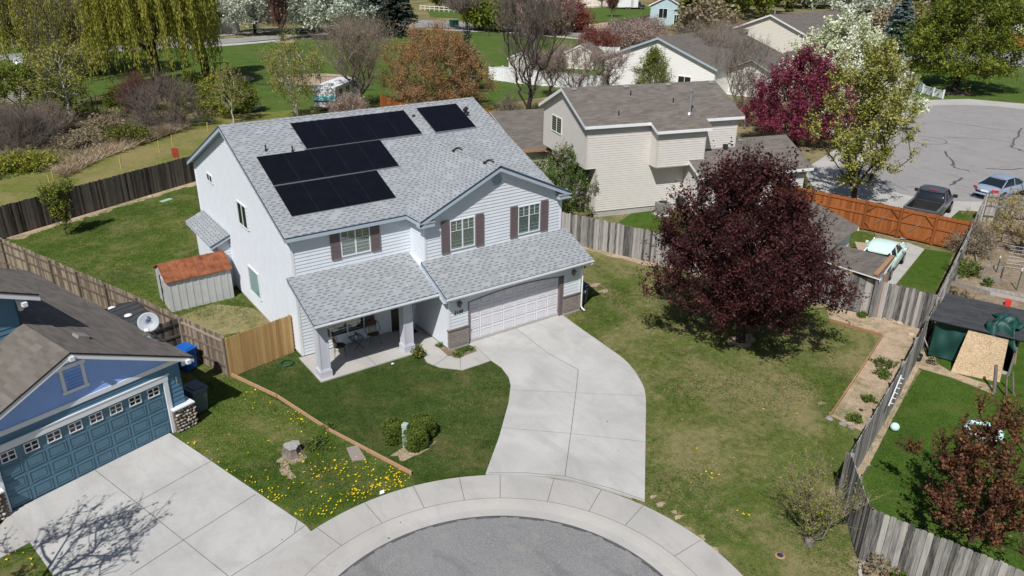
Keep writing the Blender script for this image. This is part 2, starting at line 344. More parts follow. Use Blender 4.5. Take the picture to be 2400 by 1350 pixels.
# ------------------------------------------------------------------ ground, lawns, paving (the setting)
def sheet(name, pts, z, mat, thick=0.0, kind='structure'):
    b = MB(); P = [(p[0], p[1], z) for p in pts]
    ar = sum(P[i][0]*P[(i+1) % len(P)][1]-P[(i+1) % len(P)][0]*P[i][1] for i in range(len(P)))
    if ar < 0: P = P[::-1]
    if thick: b.prism([(x, y, z-thick) for x, y, _ in P], (0, 0, thick))
    else: b.face(P)
    o = b.build(name, mat); o['kind'] = kind; return o
def smooth(pts, n=6):
    out = []; N = len(pts)
    for i in range(N-1):
        p0 = np.array(pts[max(i-1, 0)], float); p1 = np.array(pts[i], float); p2 = np.array(pts[i+1], float); p3 = np.array(pts[min(i+2, N-1)], float)
        for k in range(n):
            t = k/n; out.append(tuple(.5*((2*p1)+(-p0+p2)*t+(2*p0-5*p1+4*p2-p3)*t*t+(-p0+3*p1-3*p2+p3)*t**3)))
    out.append(tuple(pts[-1])); return out
def line_strip(b, p, q, w=.018, z=0.0, m=0):
    p = Vector((p[0], p[1], z)); q = Vector((q[0], q[1], z)); d = (q-p).normalized(); s_ = Vector((-d.y, d.x, 0))*w/2
    b.face([p-s_, q-s_, q+s_, p+s_], m)

gb = MB(); gb.face([(-900, -400, -.06), (1400, -400, -.06), (1400, 1500, -.06), (-900, 1500, -.06)]); o = gb.build('ground', MT['rough']); o['kind'] = 'structure'
sheet('lawn', gp([(540, 878), (690, 810), (960, 760), (1150, 800), (1300, 860), (1300, 1108), (1140, 1112), (1060, 1125), (962, 1145), (965, 1112)]), 0.0, MT['sod'])
sheet('lawn', gp([(300, 1010), (350, 800), (520, 800), (541, 878), (965, 1113), (975, 1150), (860, 1190), (722, 1250), (600, 1250)]), .004, MT['lawn'])
sheet('lawn', gp([(-60, 1270), (90, 1250), (185, 1400), (-60, 1450)]), .004, MT['lawn'])
sheet('lawn', [(-30, 15.5), (-9.6, 18.2), (-9.0, 23.2), (3.6, 29.8), (16.3, 22.0), (16.5, 9.0), (17.9, 5.0), (24.0, -13.8), (10.9, -18.2), (8.6, -20.0), (9.5, -26), (4.0, -26), (5.2, -17.0), (5.0, -10), (5.5, -2.6), (-.1, -.2), (-2.9, .2), (-4.4, 3.5), (-9.2, 17.5)][2:], -.004, MT['patchy'])
sheet('lawn', [(-9.4, 18.0), (-9.0, 23.3), (3.6, 29.9), (16.0, 22.2), (16, 12), (0, 8.2), (-.2, 1.0), (-2.9, .3), (-4.3, 3.4)], .001, MT['lawn'])
sheet('lawn', [(-15, 16), (-9.5, 17.6), (-3.1, .6), (-5.0, -1.5), (-14, 2)], -.008, MT['lawn'])
sheet('hay_grass', gp([(420, 742), (500, 712), (592, 722), (640, 752), (600, 775), (520, 785), (470, 775)]), .006, MT['hay'])
sheet('lawn', [(23.6, -14.5), (10.6, -18.4), (8.6, -20.3), (10.2, -28), (40, -40), (40, -20)], -.001, MT['lush'])
sheet('lawn', gp([(1420, 540), (1480, 500), (1560, 490), (1700, 560), (1700, 600)]), .002, MT['lush'])
# north-east neighbour's yard
sheet('lawn', gp([(1990, 540), (2050, 545), (2060, 580), (1995, 580)]), 0.0, MT['lawn'])
sheet('path', gp([(2003, 566), (2080, 576), (2090, 640), (2010, 585)]), .006, MT['sand'])
sheet('path', gp([(2120, 566), (2167, 584), (2092, 676), (2030, 668)]), .010, MT['concrete2'])
sheet('lawn', gp([(2167, 584), (2235, 594), (2300, 500), (2196, 690), (2105, 668)][:2]+[(2190, 690), (2100, 672)]), .012, MT['lush'])
# garden bed with its timber edging and the dirt along the fences
sheet('garden_bed', gp([(1935, 715), (2180, 775), (2160, 790), (2080, 950), (2020, 1012), (1946, 974), (2068, 790), (1945, 752)]), .008, MT['dirt'])
sheet('garden_bed', gp([(2160, 830), (2230, 872), (2330, 905), (2330, 925), (2230, 885), (2150, 862), (2075, 1000), (2010, 1085), (1990, 1060), (2060, 970), (2128, 842)]), .004, MT['dirt'])
sheet('garden_bed', gp([(2190, 700), (2318, 462), (2480, 475), (2520, 820), (2380, 790)]), .003, MT['soil'])
sheet('garden_bed', gp([(1015, 805), (1022, 800), (1085, 833), (1112, 812), (1118, 825), (1080, 838), (1050, 836)]), .045, MT['soil'])
# bare dirt patches at the foot of the fences and the plum tree
def blotch(cx, cy, rx, ry, z, mat, name='bare_earth', seed=0):
    r = random.Random(seed); ph = [r.uniform(0, 6.28) for _ in range(3)]; pts = []
    for i in range(40):
        a = 2*math.pi*i/40; k = 1+.16*math.sin(3*a+ph[0])+.12*math.sin(5*a+ph[1])+.07*math.sin(9*a+ph[2]); pts.append((cx+rx*k*math.cos(a), cy+ry*k*math.sin(a)))
    return sheet(name, pts, z, mat)
p = G(1735, 800); blotch(p[0]+.1, p[1], .75, .5, .006, MT['dirt'], seed=1)
p = G(1415, 682); blotch(p[0], p[1], .28, .2, .006, MT['dirt'], seed=2)
p = G(1393, 668); blotch(p[0], p[1], .35, .2, .006, MT['dirt'], seed=3)
p = G(1225, 765); p = G(985, 1052); 
p = G(968, 1056); blotch(p[0], p[1], .75, .32, .006, MT['dirt'], seed=4)
p = G(683, 1070); blotch(p[0], p[1], .4, .5, .009, MT['dirt'], seed=5)
p = G(672, 1105); blotch(p[0], p[1], .16, .5, .010, MT['dirt'], seed=6)

def foot(pts, w, seed, side=1, mat='dirt'):
    r = random.Random(seed); L = [Vector((x, y, 0)) for x, y in pts]; A = []; B_ = []
    for a, e in zip(L[:-1], L[1:]):
        d = e-a; n_ = max(2, int(d.length/.35)); nn = Vector((-d.y, d.x, 0)).normalized()*side
        for i in range(n_+1): q = a+d*i/n_; A.append(q-nn*.05); B_.append(q+nn*w*(.55+.6*r.random()*(1+.5*math.sin(i*.5+seed))))
    sheet('bare_earth', [(q.x, q.y) for q in A+B_[::-1]], .0065+seed*.0001, MT[mat])
foot([(-8.9, 23.4), (3.4, 29.5)], .75, 1, -1); foot([(17.9, 4.8), (20.9, -2.9), (23.0, -8.6)], .55, 2, -1); foot([(24.0, -14.1), (17.5, -16.25), (10.7, -18.5)], .40, 3, -1); foot([(10.4, -18.6), (8.7, -20.3)], .3, 4, 1)
foot([(8.55, -20.0), (9.2, -23.2)], .5, 5, -1); foot([(10.45, -18.2), (16, -16.4)], .25, 6, 1); 
for q_, (x_, y_, a_, c_) in enumerate([(1548, 1182, .16, .10), (1590, 1212, .16, .08), (1640, 1262, .20, .12), (1672, 1288, .12, .16), (1610, 1240, .14, .10), (1530, 1165, .12, .07), (1580, 1200, .10, .08), (1620, 1245, .12, .16), (1925, 945, .16, .10)]): pq = G(x_, y_); blotch(pq[0], pq[1], a_, c_, .0075+q_*.0001, MT['dirt'], seed=60+q_)
# driveway, walk, sidewalk, road of the near cul-de-sac
drv = smooth([(1316, 738), (1360, 770), (1420, 812), (1470, 850), (1502, 895), (1513, 930), (1513, 1000)], 5)
drive = gp([(1112, 815)]+[(1150, 845), (1175, 862), (1192, 885), (1197, 905), (1192, 945), (1170, 1025), (1138, 1112)]+[(1300, 1118), (1400, 1140), (1511, 1176)]+drv[::-1])
drive = [(6.35, -2.72)]+drive+[(11.5, -2.72)]
sheet('driveway', drive, .030, MT['concrete'], .08)
sheet('driveway', gp([(22, 1203), (397, 1016), (716, 1232), (740, 1260), (640, 1420), (160, 1400)]), .030, MT['concrete'], .08)
sheet('path', gp([(-80, 1285), (0, 1235), (24, 1204), (78, 1270), (-60, 1340)]), .034, MT['concrete2'], .08)
CC = np.array([-1.74, -17.2])
def arc(r, a0, a1, n=60): return [(CC[0]+r*math.cos(math.radians(a0+(a1-a0)*i/n)), CC[1]+r*math.sin(math.radians(a0+(a1-a0)*i/n))) for i in range(n+1)]
sw = MB(); prof = [(7.24, -.05), (7.24, .036), (6.06, .034), (5.90, .02), (5.62, -.022), (5.32, -.028), (5.30, -.06)]
A0, A1, NN = -60, 250, 110
for i in range(NN):
    a, b_ = math.radians(A0+(A1-A0)*i/NN), math.radians(A0+(A1-A0)*(i+1)/NN)
    for (r0, z0), (r1, z1) in zip(prof[:-1], prof[1:]):
        sw.face([(CC[0]+r0*math.cos(a), CC[1]+r0*math.sin(a), z0), (CC[0]+r1*math.cos(a), CC[1]+r1*math.sin(a), z1), (CC[0]+r1*math.cos(b_), CC[1]+r1*math.sin(b_), z1), (CC[0]+r0*math.cos(b_), CC[1]+r0*math.sin(b_), z0)][::-1], 0, .5)
for px in [(1172, 1110), (1300, 1118), (1408, 1152), (1075, 1115), (968, 1140), (850, 1175), (733, 1232), (1500, 1195), (1647, 1265)]:
    q = G(*px)[:2]; d = (q-CC)/np.linalg.norm(q-CC); line_strip(sw, CC+d*7.22, CC+d*6.07, .019, .041, 1)
    line_strip(sw, CC+d*5.9, CC+d*5.35, .02, .026, 1) if False else None
for i in range(90):
    a, b_ = math.radians(A0+(A1-A0)*i/90), math.radians(A0+(A1-A0)*(i+1)/90)
    line_strip(sw, (CC[0]+6.08*math.cos(a), CC[1]+6.08*math.sin(a)), (CC[0]+6.08*math.cos(b_), CC[1]+6.08*math.sin(b_)), .015, .0395, 1)
o = sw.build('sidewalk', [MT['concrete2'], MT['joint']]); o['kind'] = 'structure'
sheet('road', arc(5.33, 0, 360, 90)[:-1], -.030, MT['asphalt'])
tb = MB()
for i in range(150):
    a, b_ = math.radians(A0+310*i/150), math.radians(A0+310*(i+1)/150); w0 = .05+.03*math.sin(i*.9)+.02*math.sin(i*2.7)
    tb.face([(CC[0]+r_*math.cos(t_), CC[1]+r_*math.sin(t_), -.0255) for r_, t_ in ((5.33, a), (5.33, b_), (5.33-w0-.04, b_), (5.33-w0-.04, a))][::-1])
o = tb.build('road_edge_seal', MT['tar']); o['kind'] = 'structure'
jt = MB()
def jl(pts, w=.02, z=.036):
    P_ = [G(*p_) for p_ in pts]
    for a, b_ in zip(P_[:-1], P_[1:]): line_strip(jt, a[:2], b_[:2], w, z)
jl([(1207, 770), (1285, 830), (1355, 868), (1352, 900), (1340, 1000), (1324, 1118)], .022); jl([(1162, 1003), (1340, 1018), (1511, 1037)], .012); jl([(1190, 915), (1350, 922), (1512, 930)], .010)
jl([(1145, 1110), (1230, 1110), (1324, 1118), (1430, 1146), (1511, 1174)], .02)
jl([(220, 1101), (320, 1180), (430, 1268), (530, 1348), (560, 1375)], .02); jl([(180, 1246), (320, 1180), (494, 1083)], .02); jl([(305, 1350), (430, 1268), (600, 1160)], .02)
jl([(530, 1360), (640, 1290), (716, 1233)], .02); jl([(690, 1250), (697, 1220)], .015)
o = jt.build('driveway_joint', MT['joint']); o['kind'] = 'structure'
wk = MB()
walk = gp([(975, 770), (1008, 787), (1053, 835), (1085, 838), (1113, 812), (1150, 846), (1140, 850), (1085, 868), (1030, 862), (1000, 850), (985, 822), (960, 800)])
sheet('path', walk, .034, MT['concrete2'], .08)
jt = MB(); jl([(1018, 858), (1052, 834)], .02, .040); jl([(1080, 867), (1078, 838)], .02, .040); jl([(1112, 812), (1150, 846)], .02, .041)
o = jt.build('path_joint', MT['joint']); o['kind'] = 'structure'

# second cul-de-sac, top right
sheet('sidewalk', gp([(1880, 400), (1990, 330), (2080, 258), (2120, 242), (2160, 235), (2270, 232), (2500, 252), (2500, 560), (2322, 500), (2250, 494), (2195, 560), (2110, 560), (2120, 492), (2060, 475), (1930, 475)]), .012, MT['concrete2'])
sheet('road', gp(smooth([(2450, 262), (2340, 250), (2265, 246), (2205, 247), (2173, 251), (2147, 277), (2112, 300), (2060, 345), (2015, 395), (1990, 425), (2067, 441), (2129, 458), (2233, 471), (2322, 472), (2450, 468)], 5)), .018, MT['asphalt2'])
sheet('lawn', gp([(2058, 478), (2118, 494), (2110, 530), (2030, 520)]), .016, MT['patchy'])
sheet('lawn', gp([(2248, 494), (2310, 497), (2290, 540), (2215, 522)]), .016, MT['lush'])
sheet('lawn', gp([(1740, 360), (1900, 372), (1880, 450), (1790, 470)]), .016, MT['lush'])
tb = MB()
def seal(pts, w=.09, seed=0):
    r = random.Random(seed); P_ = [G(*p_)[:2] for p_ in pts]
    for a, b_ in zip(P_[:-1], P_[1:]):
        n = 5; pr = a
        for i in range(1, n+1):
            q = a+(b_-a)*i/n+(np.array([r.gauss(0, .10), r.gauss(0, .10)]) if i < n else 0); line_strip(tb, pr, q, w*r.uniform(.8, 1.3), .024); pr = q
seal([(2215, 355), (2235, 385), (2235, 393), (2272, 402)], .16, 1); seal([(2225, 435), (2255, 417)], .2, 2); seal([(2200, 283), (2300, 298), (2400, 312)], .09, 3); seal([(2395, 300), (2375, 335), (2368, 345), (2400, 355)], .16, 4)
seal([(2215, 322), (2300, 325), (2370, 333)], .07, 5); seal([(2310, 395), (2370, 398), (2420, 395)], .16, 6); seal([(2080, 430), (2128, 447)], .07, 7)
for i in range(24):
    c = G(2171, 329)[:2]; a, b_ = i/24*6.283, (i+1)/24*6.283; line_strip(tb, c+1.7*np.array([math.cos(a), math.sin(a)]), c+1.7*np.array([math.cos(b_), math.sin(b_)]), .09, .024)
o = tb.build('road_crack_seal', MT['tar']); o['kind'] = 'structure'

# park and far land
sheet('park_grass', gp([(470, 104), (720, 90), (880, 82), (1010, 66), (1300, 84), (1420, 96), (1500, 160), (1420, 205), (1150, 245), (900, 300), (500, 330), (0, 330), (-500, 330), (-300, 120)]), .0, MT['park'])
sheet('park_grass', gp([(2020, 150), (2500, 160), (2500, 252), (2200, 234), (2130, 240), (2080, 235), (1950, 300)]), .005, MT['park'])
sheet('meadow_strip', gp([(-200, 480), (0, 418), (200, 370), (330, 338), (430, 300), (520, 268), (640, 262), (900, 240), (1300, 240), (1250, 330), (500, 420), (-200, 600)]), .004, MT['strip'])
sheet('wild_ground', gp([(-300, 480), (0, 418), (200, 370), (330, 338), (440, 300), (480, 262), (430, 230), (300, 215), (180, 235), (-300, 240)]), .008, MT['wild'])
for q, (cx, cy, wx, wy) in enumerate([(740, 186, 92, 14), (545, 184, 50, 9), (465, 197, 60, 7), (668, 97, 25, 5)]):
    P_ = [(cx+wx*math.cos(a*.2618), cy+wy*math.sin(a*.2618)) for a in range(24)]; sheet('play_sand', gp(P_), .012, MT['sand'])
sheet('path', gp([(560, 258), (600, 248), (612, 252), (590, 262), (560, 270)]), .014, MT['concrete2'])
sheet('road', gp([(-300, 150), (480, 94), (640, 82), (800, 74), (900, 64), (990, 47), (1200, 56), (1430, 76), (1560, 90), (1560, 102), (1400, 90), (1200, 72), (1000, 64), (880, 78), (700, 87), (480, 107), (-300, 165)]), .015, MT['asphalt2'])
sheet('sidewalk', gp([(380, 92), (520, 78), (650, 68), (800, 60), (905, 56), (905, 60), (800, 65), (650, 74), (520, 84), (380, 100)]), .02, MT['concrete'])
sheet('sidewalk', gp([(440, 110), (600, 98), (700, 89), (880, 80), (880, 83), (700, 92), (600, 102), (440, 115)]), .022, MT['concrete'])
sheet('sidewalk', gp([(1000, 67), (1200, 75), (1400, 93), (1400, 96), (1200, 78), (1000, 70)]), .022, MT['concrete'])
sheet('driveway', gp([(1100, 2), (1220, -20), (1500, 12), (1480, 20), (1345, 18), (1350, 60), (1425, 52), (1425, 68), (1500, 74), (1430, 76), (1200, 56), (1130, 40)]), .019, MT['sand'])
sheet('lawn', gp([(1352, 20), (1520, 14), (1535, 34), (1430, 50), (1370, 56)]), .025, MT['park'])
sheet('lawn', gp([(1000, 22), (1090, 20), (1130, 44), (1010, 40)]), .021, MT['park'])
sheet('road', gp([(2080, 114), (2200, 112), (2500, 118), (2500, 156), (2300, 152), (2090, 140), (1980, 150), (1960, 120)]), .02, MT['asphalt2'])
sheet('sidewalk', gp([(2300, 116), (2500, 120), (2500, 126), (2300, 123)]), .03, MT['concrete'])
sheet('sidewalk', gp([(2300, 150), (2500, 156), (2500, 160), (2300, 154)]), .03, MT['concrete'])

# ------------------------------------------------------------------ building kit
def siding(mb, o, ux, n, poly, lap=.15, m=0, proud=.022, bottom=0.0):
    # real lapped boards over the convex wall outline poly [(s, z)] in the vertical plane o + s*ux, outward normal n
    o = Vector(o); ux = Vector(ux); n = Vector(n); z0 = min(p_[1] for p_ in poly); z1 = max(p_[1] for p_ in poly)
    def clip(pts, za, up):
        out = []
        for i in range(len(pts)):
            a, b_ = pts[i], pts[(i+1) % len(pts)]; ia = (a[1] >= za-1e-9) if up else (a[1] <= za+1e-9); ib = (b_[1] >= za-1e-9) if up else (b_[1] <= za+1e-9)
            if ia: out.append(a)
            if ia != ib:
                t_ = (za-a[1])/(b_[1]-a[1]); out.append((a[0]+(b_[0]-a[0])*t_, za))
        return out
    z = z0; flip = ux.cross(Vector((0, 0, 1))).dot(n) < 0
    while z < z1-.005:
        zt = min(z+lap, z1); q = clip(clip(poly, z, True), zt, False)
        if len(q) >= 3:
            P_ = [o+ux*s_+Vector((0, 0, zz))+n*(proud*(1-(zz-z)/lap)+.003) for s_, zz in q]
            mb.face(P_[::-1] if flip else P_, m, .5)
            sb = [s_ for s_, zz in q if abs(zz-z) < 1e-6]
            if len(sb) >= 2:
                a, b_ = min(sb), max(sb); u0 = [o+ux*a+Vector((0, 0, z)), o+ux*b_+Vector((0, 0, z))]
                fq = [u0[0]+n*.003, u0[1]+n*.003, u0[1]+n*(proud+.003), u0[0]+n*(proud+.003)]
                mb.face(fq if not flip else fq[::-1], m, .5)
        z += lap
def wallbox(mb, o, ux, n, poly, m=0, d=.12):
    # solid wall core behind the boards
    o = Vector(o); ux = Vector(ux); n = Vector(n)
    mb.prism([o+ux*s_+Vector((0, 0, z)) for s_, z in poly], -n*d, m, .5)
def wall(parent, o, ux, n, poly, mat, lap=.15, name='wall', proud=.022):
    b = MB(); wallbox(b, o, ux, n, poly); siding(b, o, ux, n, poly, lap, proud=proud); return b.build(name, mat, parent)
def window(parent, o, ux, n, s0, s1, z0, z1, frame, sash=True, blinds=True, grid=False, fw=.05, pane=None, split='v', label=None):
    o = Vector(o); ux = Vector(ux); n = Vector(n); Z = Vector((0, 0, 1)); b = MB()
    B = lambda a0, a1, c0, c1, d0, d1, mb=b, m=0: mb.fbox(o, ux, Z, n, (a0, a1), (c0, c1), (d0, d1), m, .5)
    B(s0-fw, s1+fw, z1, z1+fw, .0, .055); B(s0-fw, s1+fw, z0-fw, z0, .0, .062); B(s0-fw, s0, z0, z1, .0, .055); B(s1, s1+fw, z0, z1, .0, .055)
    mid = (s0+s1)/2
    if sash:
        if split == 'v': B(mid-.03, mid+.03, z0, z1, .02, .052)
        else: B(s0, s1, (z0+z1)/2-.03, (z0+z1)/2+.03, .02, .052)
    fr = b.build('window', frame, parent)
    if label: fr['label'] = label
    if grid:
        gb_ = MB(); zt = z1-(z1-z0)*.36
        for a0, a1 in ((s0, mid-.03), (mid+.03, s1)):
            B(a0, a1, zt-.012, zt+.012, .034, .048, gb_); B((a0+a1)/2-.010, (a0+a1)/2+.010, zt, z1, .034, .048, gb_)
        gb_.build('muntin', frame, fr)
    if pane is None:
        k = MB(); B(s0, s1, z0, z1, .018, .022, k); k.build('backing', MT['dark'], fr)
        if blinds:
            k = MB(); zz = z0+.02
            while zz < z1-.02:
                k.fbox(o, ux, Z, n, (s0+.01, s1-.01), (zz, zz+.022), (.024, .028), 0, .5); zz += .052
            k.build('blind', MT['blind'], fr)
        k = MB(); k.face([o+ux*s_+Z*z+n*.038 for s_, z in ((s0, z0), (s1, z0), (s1, z1), (s0, z1))]); k.build('pane', MT['glass'], fr)
    else:
        k = MB(); B(s0, s1, z0, z1, .015, .03, k); k.build('pane', pane, fr)
    return fr
def roof_slab(parent, pts, th, mat, fascia, drip=None, name='roof', drop=.15):
    # pts: coplanar outline of the roof plane (top surface), ccw seen from above; fascia boards hang under listed edges
    P_ = [Vector(p_) for p_ in pts]; nrm = (P_[1]-P_[0]).cross(P_[2]-P_[0]).normalized()
    if nrm.z < 0: P_ = P_[::-1]; nrm = -nrm
    b = MB(); b.prism([p_-nrm*th for p_ in P_], nrm*th, 0, .5, side=1)
    return b.build(name, [mat, drip or fascia], parent)
def fascia_board(parent, a, b_, out, h=.16, mat=None, th=.03, name='fascia', drop=0.0):
    # a board hanging below edge a-b, thickness outward
    a = Vector(a); b_ = Vector(b_); out = Vector(out); m = MB()
    lo = Vector((0, 0, -h)); s_ = Vector((0, 0, -drop))
    pts = [a+s_, b_+s_, b_+s_+lo, a+s_+lo]; m.prism(pts, out*th, 0, .5); return m.build(name, mat, parent)
def text_mesh(name, s_, size, M_, mat, parent, ext=.006):
    cu = bpy.data.curves.new(name, 'FONT'); cu.body = s_; cu.size = size; cu.extrude = ext; cu.align_x = 'CENTER'; cu.shear = .25
    ob = bpy.data.objects.new(name+'_curve', cu); COL.objects.link(ob); bpy.context.view_layer.update()
    me = bpy.data.meshes.new_from_object(ob.evaluated_get(bpy.context.evaluated_depsgraph_get())); bpy.data.objects.remove(ob)
    me.transform(M_); me.name = name; me.materials.clear(); o = bpy.data.objects.new(name, me); COL.objects.link(o); me.materials.append(mat); o.parent = parent; return o
X_, Y_, Z_ = Vector((1, 0, 0)), Vector((0, 1, 0)), Vector((0, 0, 1))

# ------------------------------------------------------------------ main house (its front left corner is the origin)
H = thing('house', 'two storey light blue vinyl sided house with light grey shingle roof and black solar panels', 'house', (0, 0, 0))
D, W, HE, HR, SL = 13.75, 12.64, 5.50, 8.57, 3.07/6.88
rz_ = lambda y: HR-SL*abs(y-6.88)-.13
wall(H, (0, 0, 0), Y_, -X_, [(0, 0.12), (D, .12), (D, rz_(D)), (6.88, HR-.13), (0, rz_(0))], MT['siding'], .18, proud=.038)
wall(H, (0, 0, 0), X_, -Y_, [(0, .10), (5.4, .10), (5.4, 5.35), (0, 5.35)], MT['siding'])
wall(H, (5.31, -1.22, 0), Y_, -X_, [(0, 2.6), (1.22, 2.6), (1.22, 5.42), (0, 5.42)], MT['siding'])
wall(H, (5.31, -1.22, 0), X_, -Y_, [(0, 3.0), (7.33, 3.0), (7.33, 5.44), (3.665, 7.10), (0, 5.44)], MT['siding'])
wall(H, (12.64, -1.22, 0), Y_, X_, [(0, 3.0), (1.22, 3.0), (1.22, 5.42), (0, 5.42)], MT['siding'])
wall(H, (12.64, 0, 0), Y_, X_, [(0, .12), (D, .12), (D, rz_(D)), (6.88, HR-.13), (0, rz_(0))], MT['siding'])
wall(H, (0, D, 0), X_, Y_, [(0, .12), (W, .12), (W, 5.35), (0, 5.35)], MT['siding'])
b = MB(); b.box(-.0, 12.62, .02, D-.02, -.06, .16); b.box(5.43, 12.6, -2.86, .05, -.06, .16); b.build('foundation', MT['concrete2'], H)
# corner trim boards
b = MB()
for x, y, z0, z1 in ((-.03, -.03, .1, 5.42), (5.29, -1.25, 3.62, 5.46), (12.60, -1.25, 3.62, 5.5), (5.38, -2.93, .12, 2.62), (12.56, -2.93, .12, 2.62), (-.03, D-.05, .1, 5.4)):
    b = MB(); b.box(x, x+.09, y, y+.09, z0, z1, 0, .5); b.build('corner_trim', MT['trim'], H)
# garage box
wall(H, (5.40, -2.9, 0), Y_, -X_, [(0, .10), (2.92, .10), (2.92, 3.3), (1.7, 3.25), (0, 2.5)], MT['siding'])
wall(H, (12.62, -2.9, 0), Y_, X_, [(0, .10), (2.92, .10), (2.92, 3.3), (1.7, 3.25), (0, 2.5)], MT['siding'])
wall(H, (5.40, -2.9, 0), X_, -Y_, [(0, .98), (.98, .98), (.98, 2.58), (0, 2.58)], MT['siding'])
wall(H, (5.40, -2.9, 0), X_, -Y_, [(6.20, .98), (7.22, .98), (7.22, 2.58), (6.20, 2.58)], MT['siding'])
def gtop(x): t_ = (x-8.895)/2.485; return 2.03+.17*(1-t_*t_)
b = MB(); N = 24; xs = [6.38+(11.60-6.38)*i/N for i in range(N+1)]
for x0, x1 in zip(xs[:-1], xs[1:]):
    z0, z1 = gtop(max(6.41, min(11.38, x0))), gtop(max(6.41, min(11.38, x1)))
    b.prism([(x0, -2.915, z0), (x1, -2.915, z1), (x1, -2.915, 2.6), (x0, -2.915, 2.6)], (0, .12, 0), 0, .5)
b.build('garage_header', MT['siding'], H)
b = MB()
for x0, x1 in zip(xs[:-1], xs[1:]):
    z0, z1 = gtop(max(6.41, min(11.38, x0))), gtop(max(6.41, min(11.38, x1)))
    b.prism([(x0, -2.935, z0-.02), (x1, -2.935, z1-.02), (x1, -2.935, z1+.015), (x0, -2.935, z0+.015)], (0, .10, 0), 0, .5)
b.box(11.385, 11.60, -2.935, -2.80, .02, 2.05, 0, .5); b.box(6.375, 6.415, -2.935, -2.80, .02, 2.05, 0, .5)
b.build('garage_door_trim', MT['shutter'], H)
b = MB(); b.box(6.40, 11.40, -2.80, -2.74, .03, 2.3, 0, .5)
gd = b.build('garage_door', MT['gdoor'], H)
b = MB()
for r_ in range(4):
    z0 = .05+r_*.545
    b.box(6.41, 11.385, -2.806, -2.80, z0-.008, z0+.004, 0, .5)
    for c_ in range(8):
        x0 = 6.46+c_*.618; w_, h_ = .53, .43; zb = z0+.055
        for (a0, a1, c0, c1) in ((0, w_, 0, .03), (0, w_, h_-.03, h_), (0, .03, .03, h_-.03), (w_-.03, w_, .03, h_-.03)):
            b.box(x0+a0, x0+a1, -2.822, -2.80, zb+c0, zb+c1, 0, .5)
        b.box(x0+.07, x0+w_-.07, -2.815, -2.80, zb+.07, zb+h_-.07, 0, .5)
b.build('raised_panel', MT['gdoor'], gd)
for x0, x1 in ((5.36, 6.37), (11.60, 12.66)):
    b = MB(); b.box(x0, x1, -2.97, -2.86, .14, .92, 0, .5); b.build('stone_veneer', MT['stone'], H)
    b = MB(); b.box(x0-.03, x1+.02, -3.0, -2.86, .92, .975, 0, .5); b.build('stone_cap', MT['mortar'], H)
    b = MB(); b.box(x0+.02, x1-.01, -2.95, -2.86, -.03, .14, 0, .5); b.build('foundation', MT['concrete2'], H)
# main roofs
fx = lambda a: Vector(a)
EV = -.32; zf = HE; xr_ = W+.33
roof_slab(H, [(EV, -.32, HE-.02), (4.98, -.32, HE-.02), (8.97, 3.92, HR-SL*2.96), (12.97, -.32, HE-.02), (xr_, 6.88, HR), (EV, 6.88, HR)][:1]+[(4.95, -.32, HE-.02), (8.97, 4.02, 7.295), (12.99, -.32, HE-.02), (xr_, 6.88, HR), (EV, 6.88, HR)], .09, MT['roof'], MT['trimblue'], MT['drip'])
roof_slab(H, [(EV, 6.88, HR), (xr_, 6.88, HR), (xr_, 14.08, HE-.05), (EV, 14.08, HE-.05)], .09, MT['roof'], MT['trimblue'], MT['drip'])
# cross gable roof
roof_slab(H, [(8.97, 4.02, 7.30), (4.95, -.32, 5.50), (4.95, -1.56, 5.50), (8.97, -1.56, 7.30)], .09, MT['roof'], MT['trimblue'], MT['drip'])
roof_slab(H, [(8.97, 4.02, 7.30), (8.97, -1.56, 7.30), (12.99, -1.56, 5.50), (12.99, -.32, 5.50)], .09, MT['roof'], MT['trimblue'], MT['drip'])
rc = MB()   # ridge caps
def caps(p0, p1, w=.14, lift=.012):
    p0 = Vector(p0); p1 = Vector(p1); d = (p1-p0); n_ = int(d.length/.28); dd = d.normalized(); sd = dd.cross(Z_).normalized()
    for i in range(n_):
        a = p0+d*(i/n_); e = p0+d*((i+1)/n_)+dd*.02
        dz = Z_*(-w*SL)
        rc.face([a+Z_*lift, e+Z_*(lift+.012), e+sd*w+dz+Z_*(lift+.012), a+sd*w+dz+Z_*lift][::-1]); rc.face([a+Z_*lift, e+Z_*(lift+.012), e-sd*w+dz+Z_*(lift+.012), a-sd*w+dz+Z_*lift])
caps((EV, 6.88, HR), (xr_, 6.88, HR)); rc.build('ridge_cap', MT['roof'], H); rc = MB(); caps((8.97, 3.9, 7.30), (8.97, -1.55, 7.30))
rc.build('ridge_cap', MT['roof'], H)
# cornice returns
for sgn, xa in ((1, 4.95), (-1, 12.99)):
    b = MB(); b.prism([(xa, -1.58, 5.36), (xa+sgn*.72, -1.58, 5.36), (xa+sgn*.72, -1.22, 5.52), (xa, -1.22, 5.52)], (0, 0, .04), 0, .5); b.build('cornice_return', MT['roof'], H)
    b = MB(); b.prism([(xa, -1.56, 5.20), (xa+sgn*.70, -1.56, 5.20), (xa+sgn*.70, -1.22, 5.20), (xa, -1.22, 5.20)], (0, 0, .155), 0, .5); b.build('cornice_box', MT['trimblue'], H)
def rake(a, b_, out, h=.17, mat=None): fascia_board(H, a, b_, out, h, mat or MT['trimblue'], .03, 'fascia', .075)
rake((EV, -.32, HE), (EV, 6.88, HR), (1, 0, 0)); rake((EV, 14.05, HE-.03), (EV, 6.88, HR), (1, 0, 0))
rake((4.95, -1.56, 5.50), (8.97, -1.56, 7.30), (0, 1, 0)); rake((12.99, -1.56, 5.50), (8.97, -1.56, 7.30), (0, 1, 0))
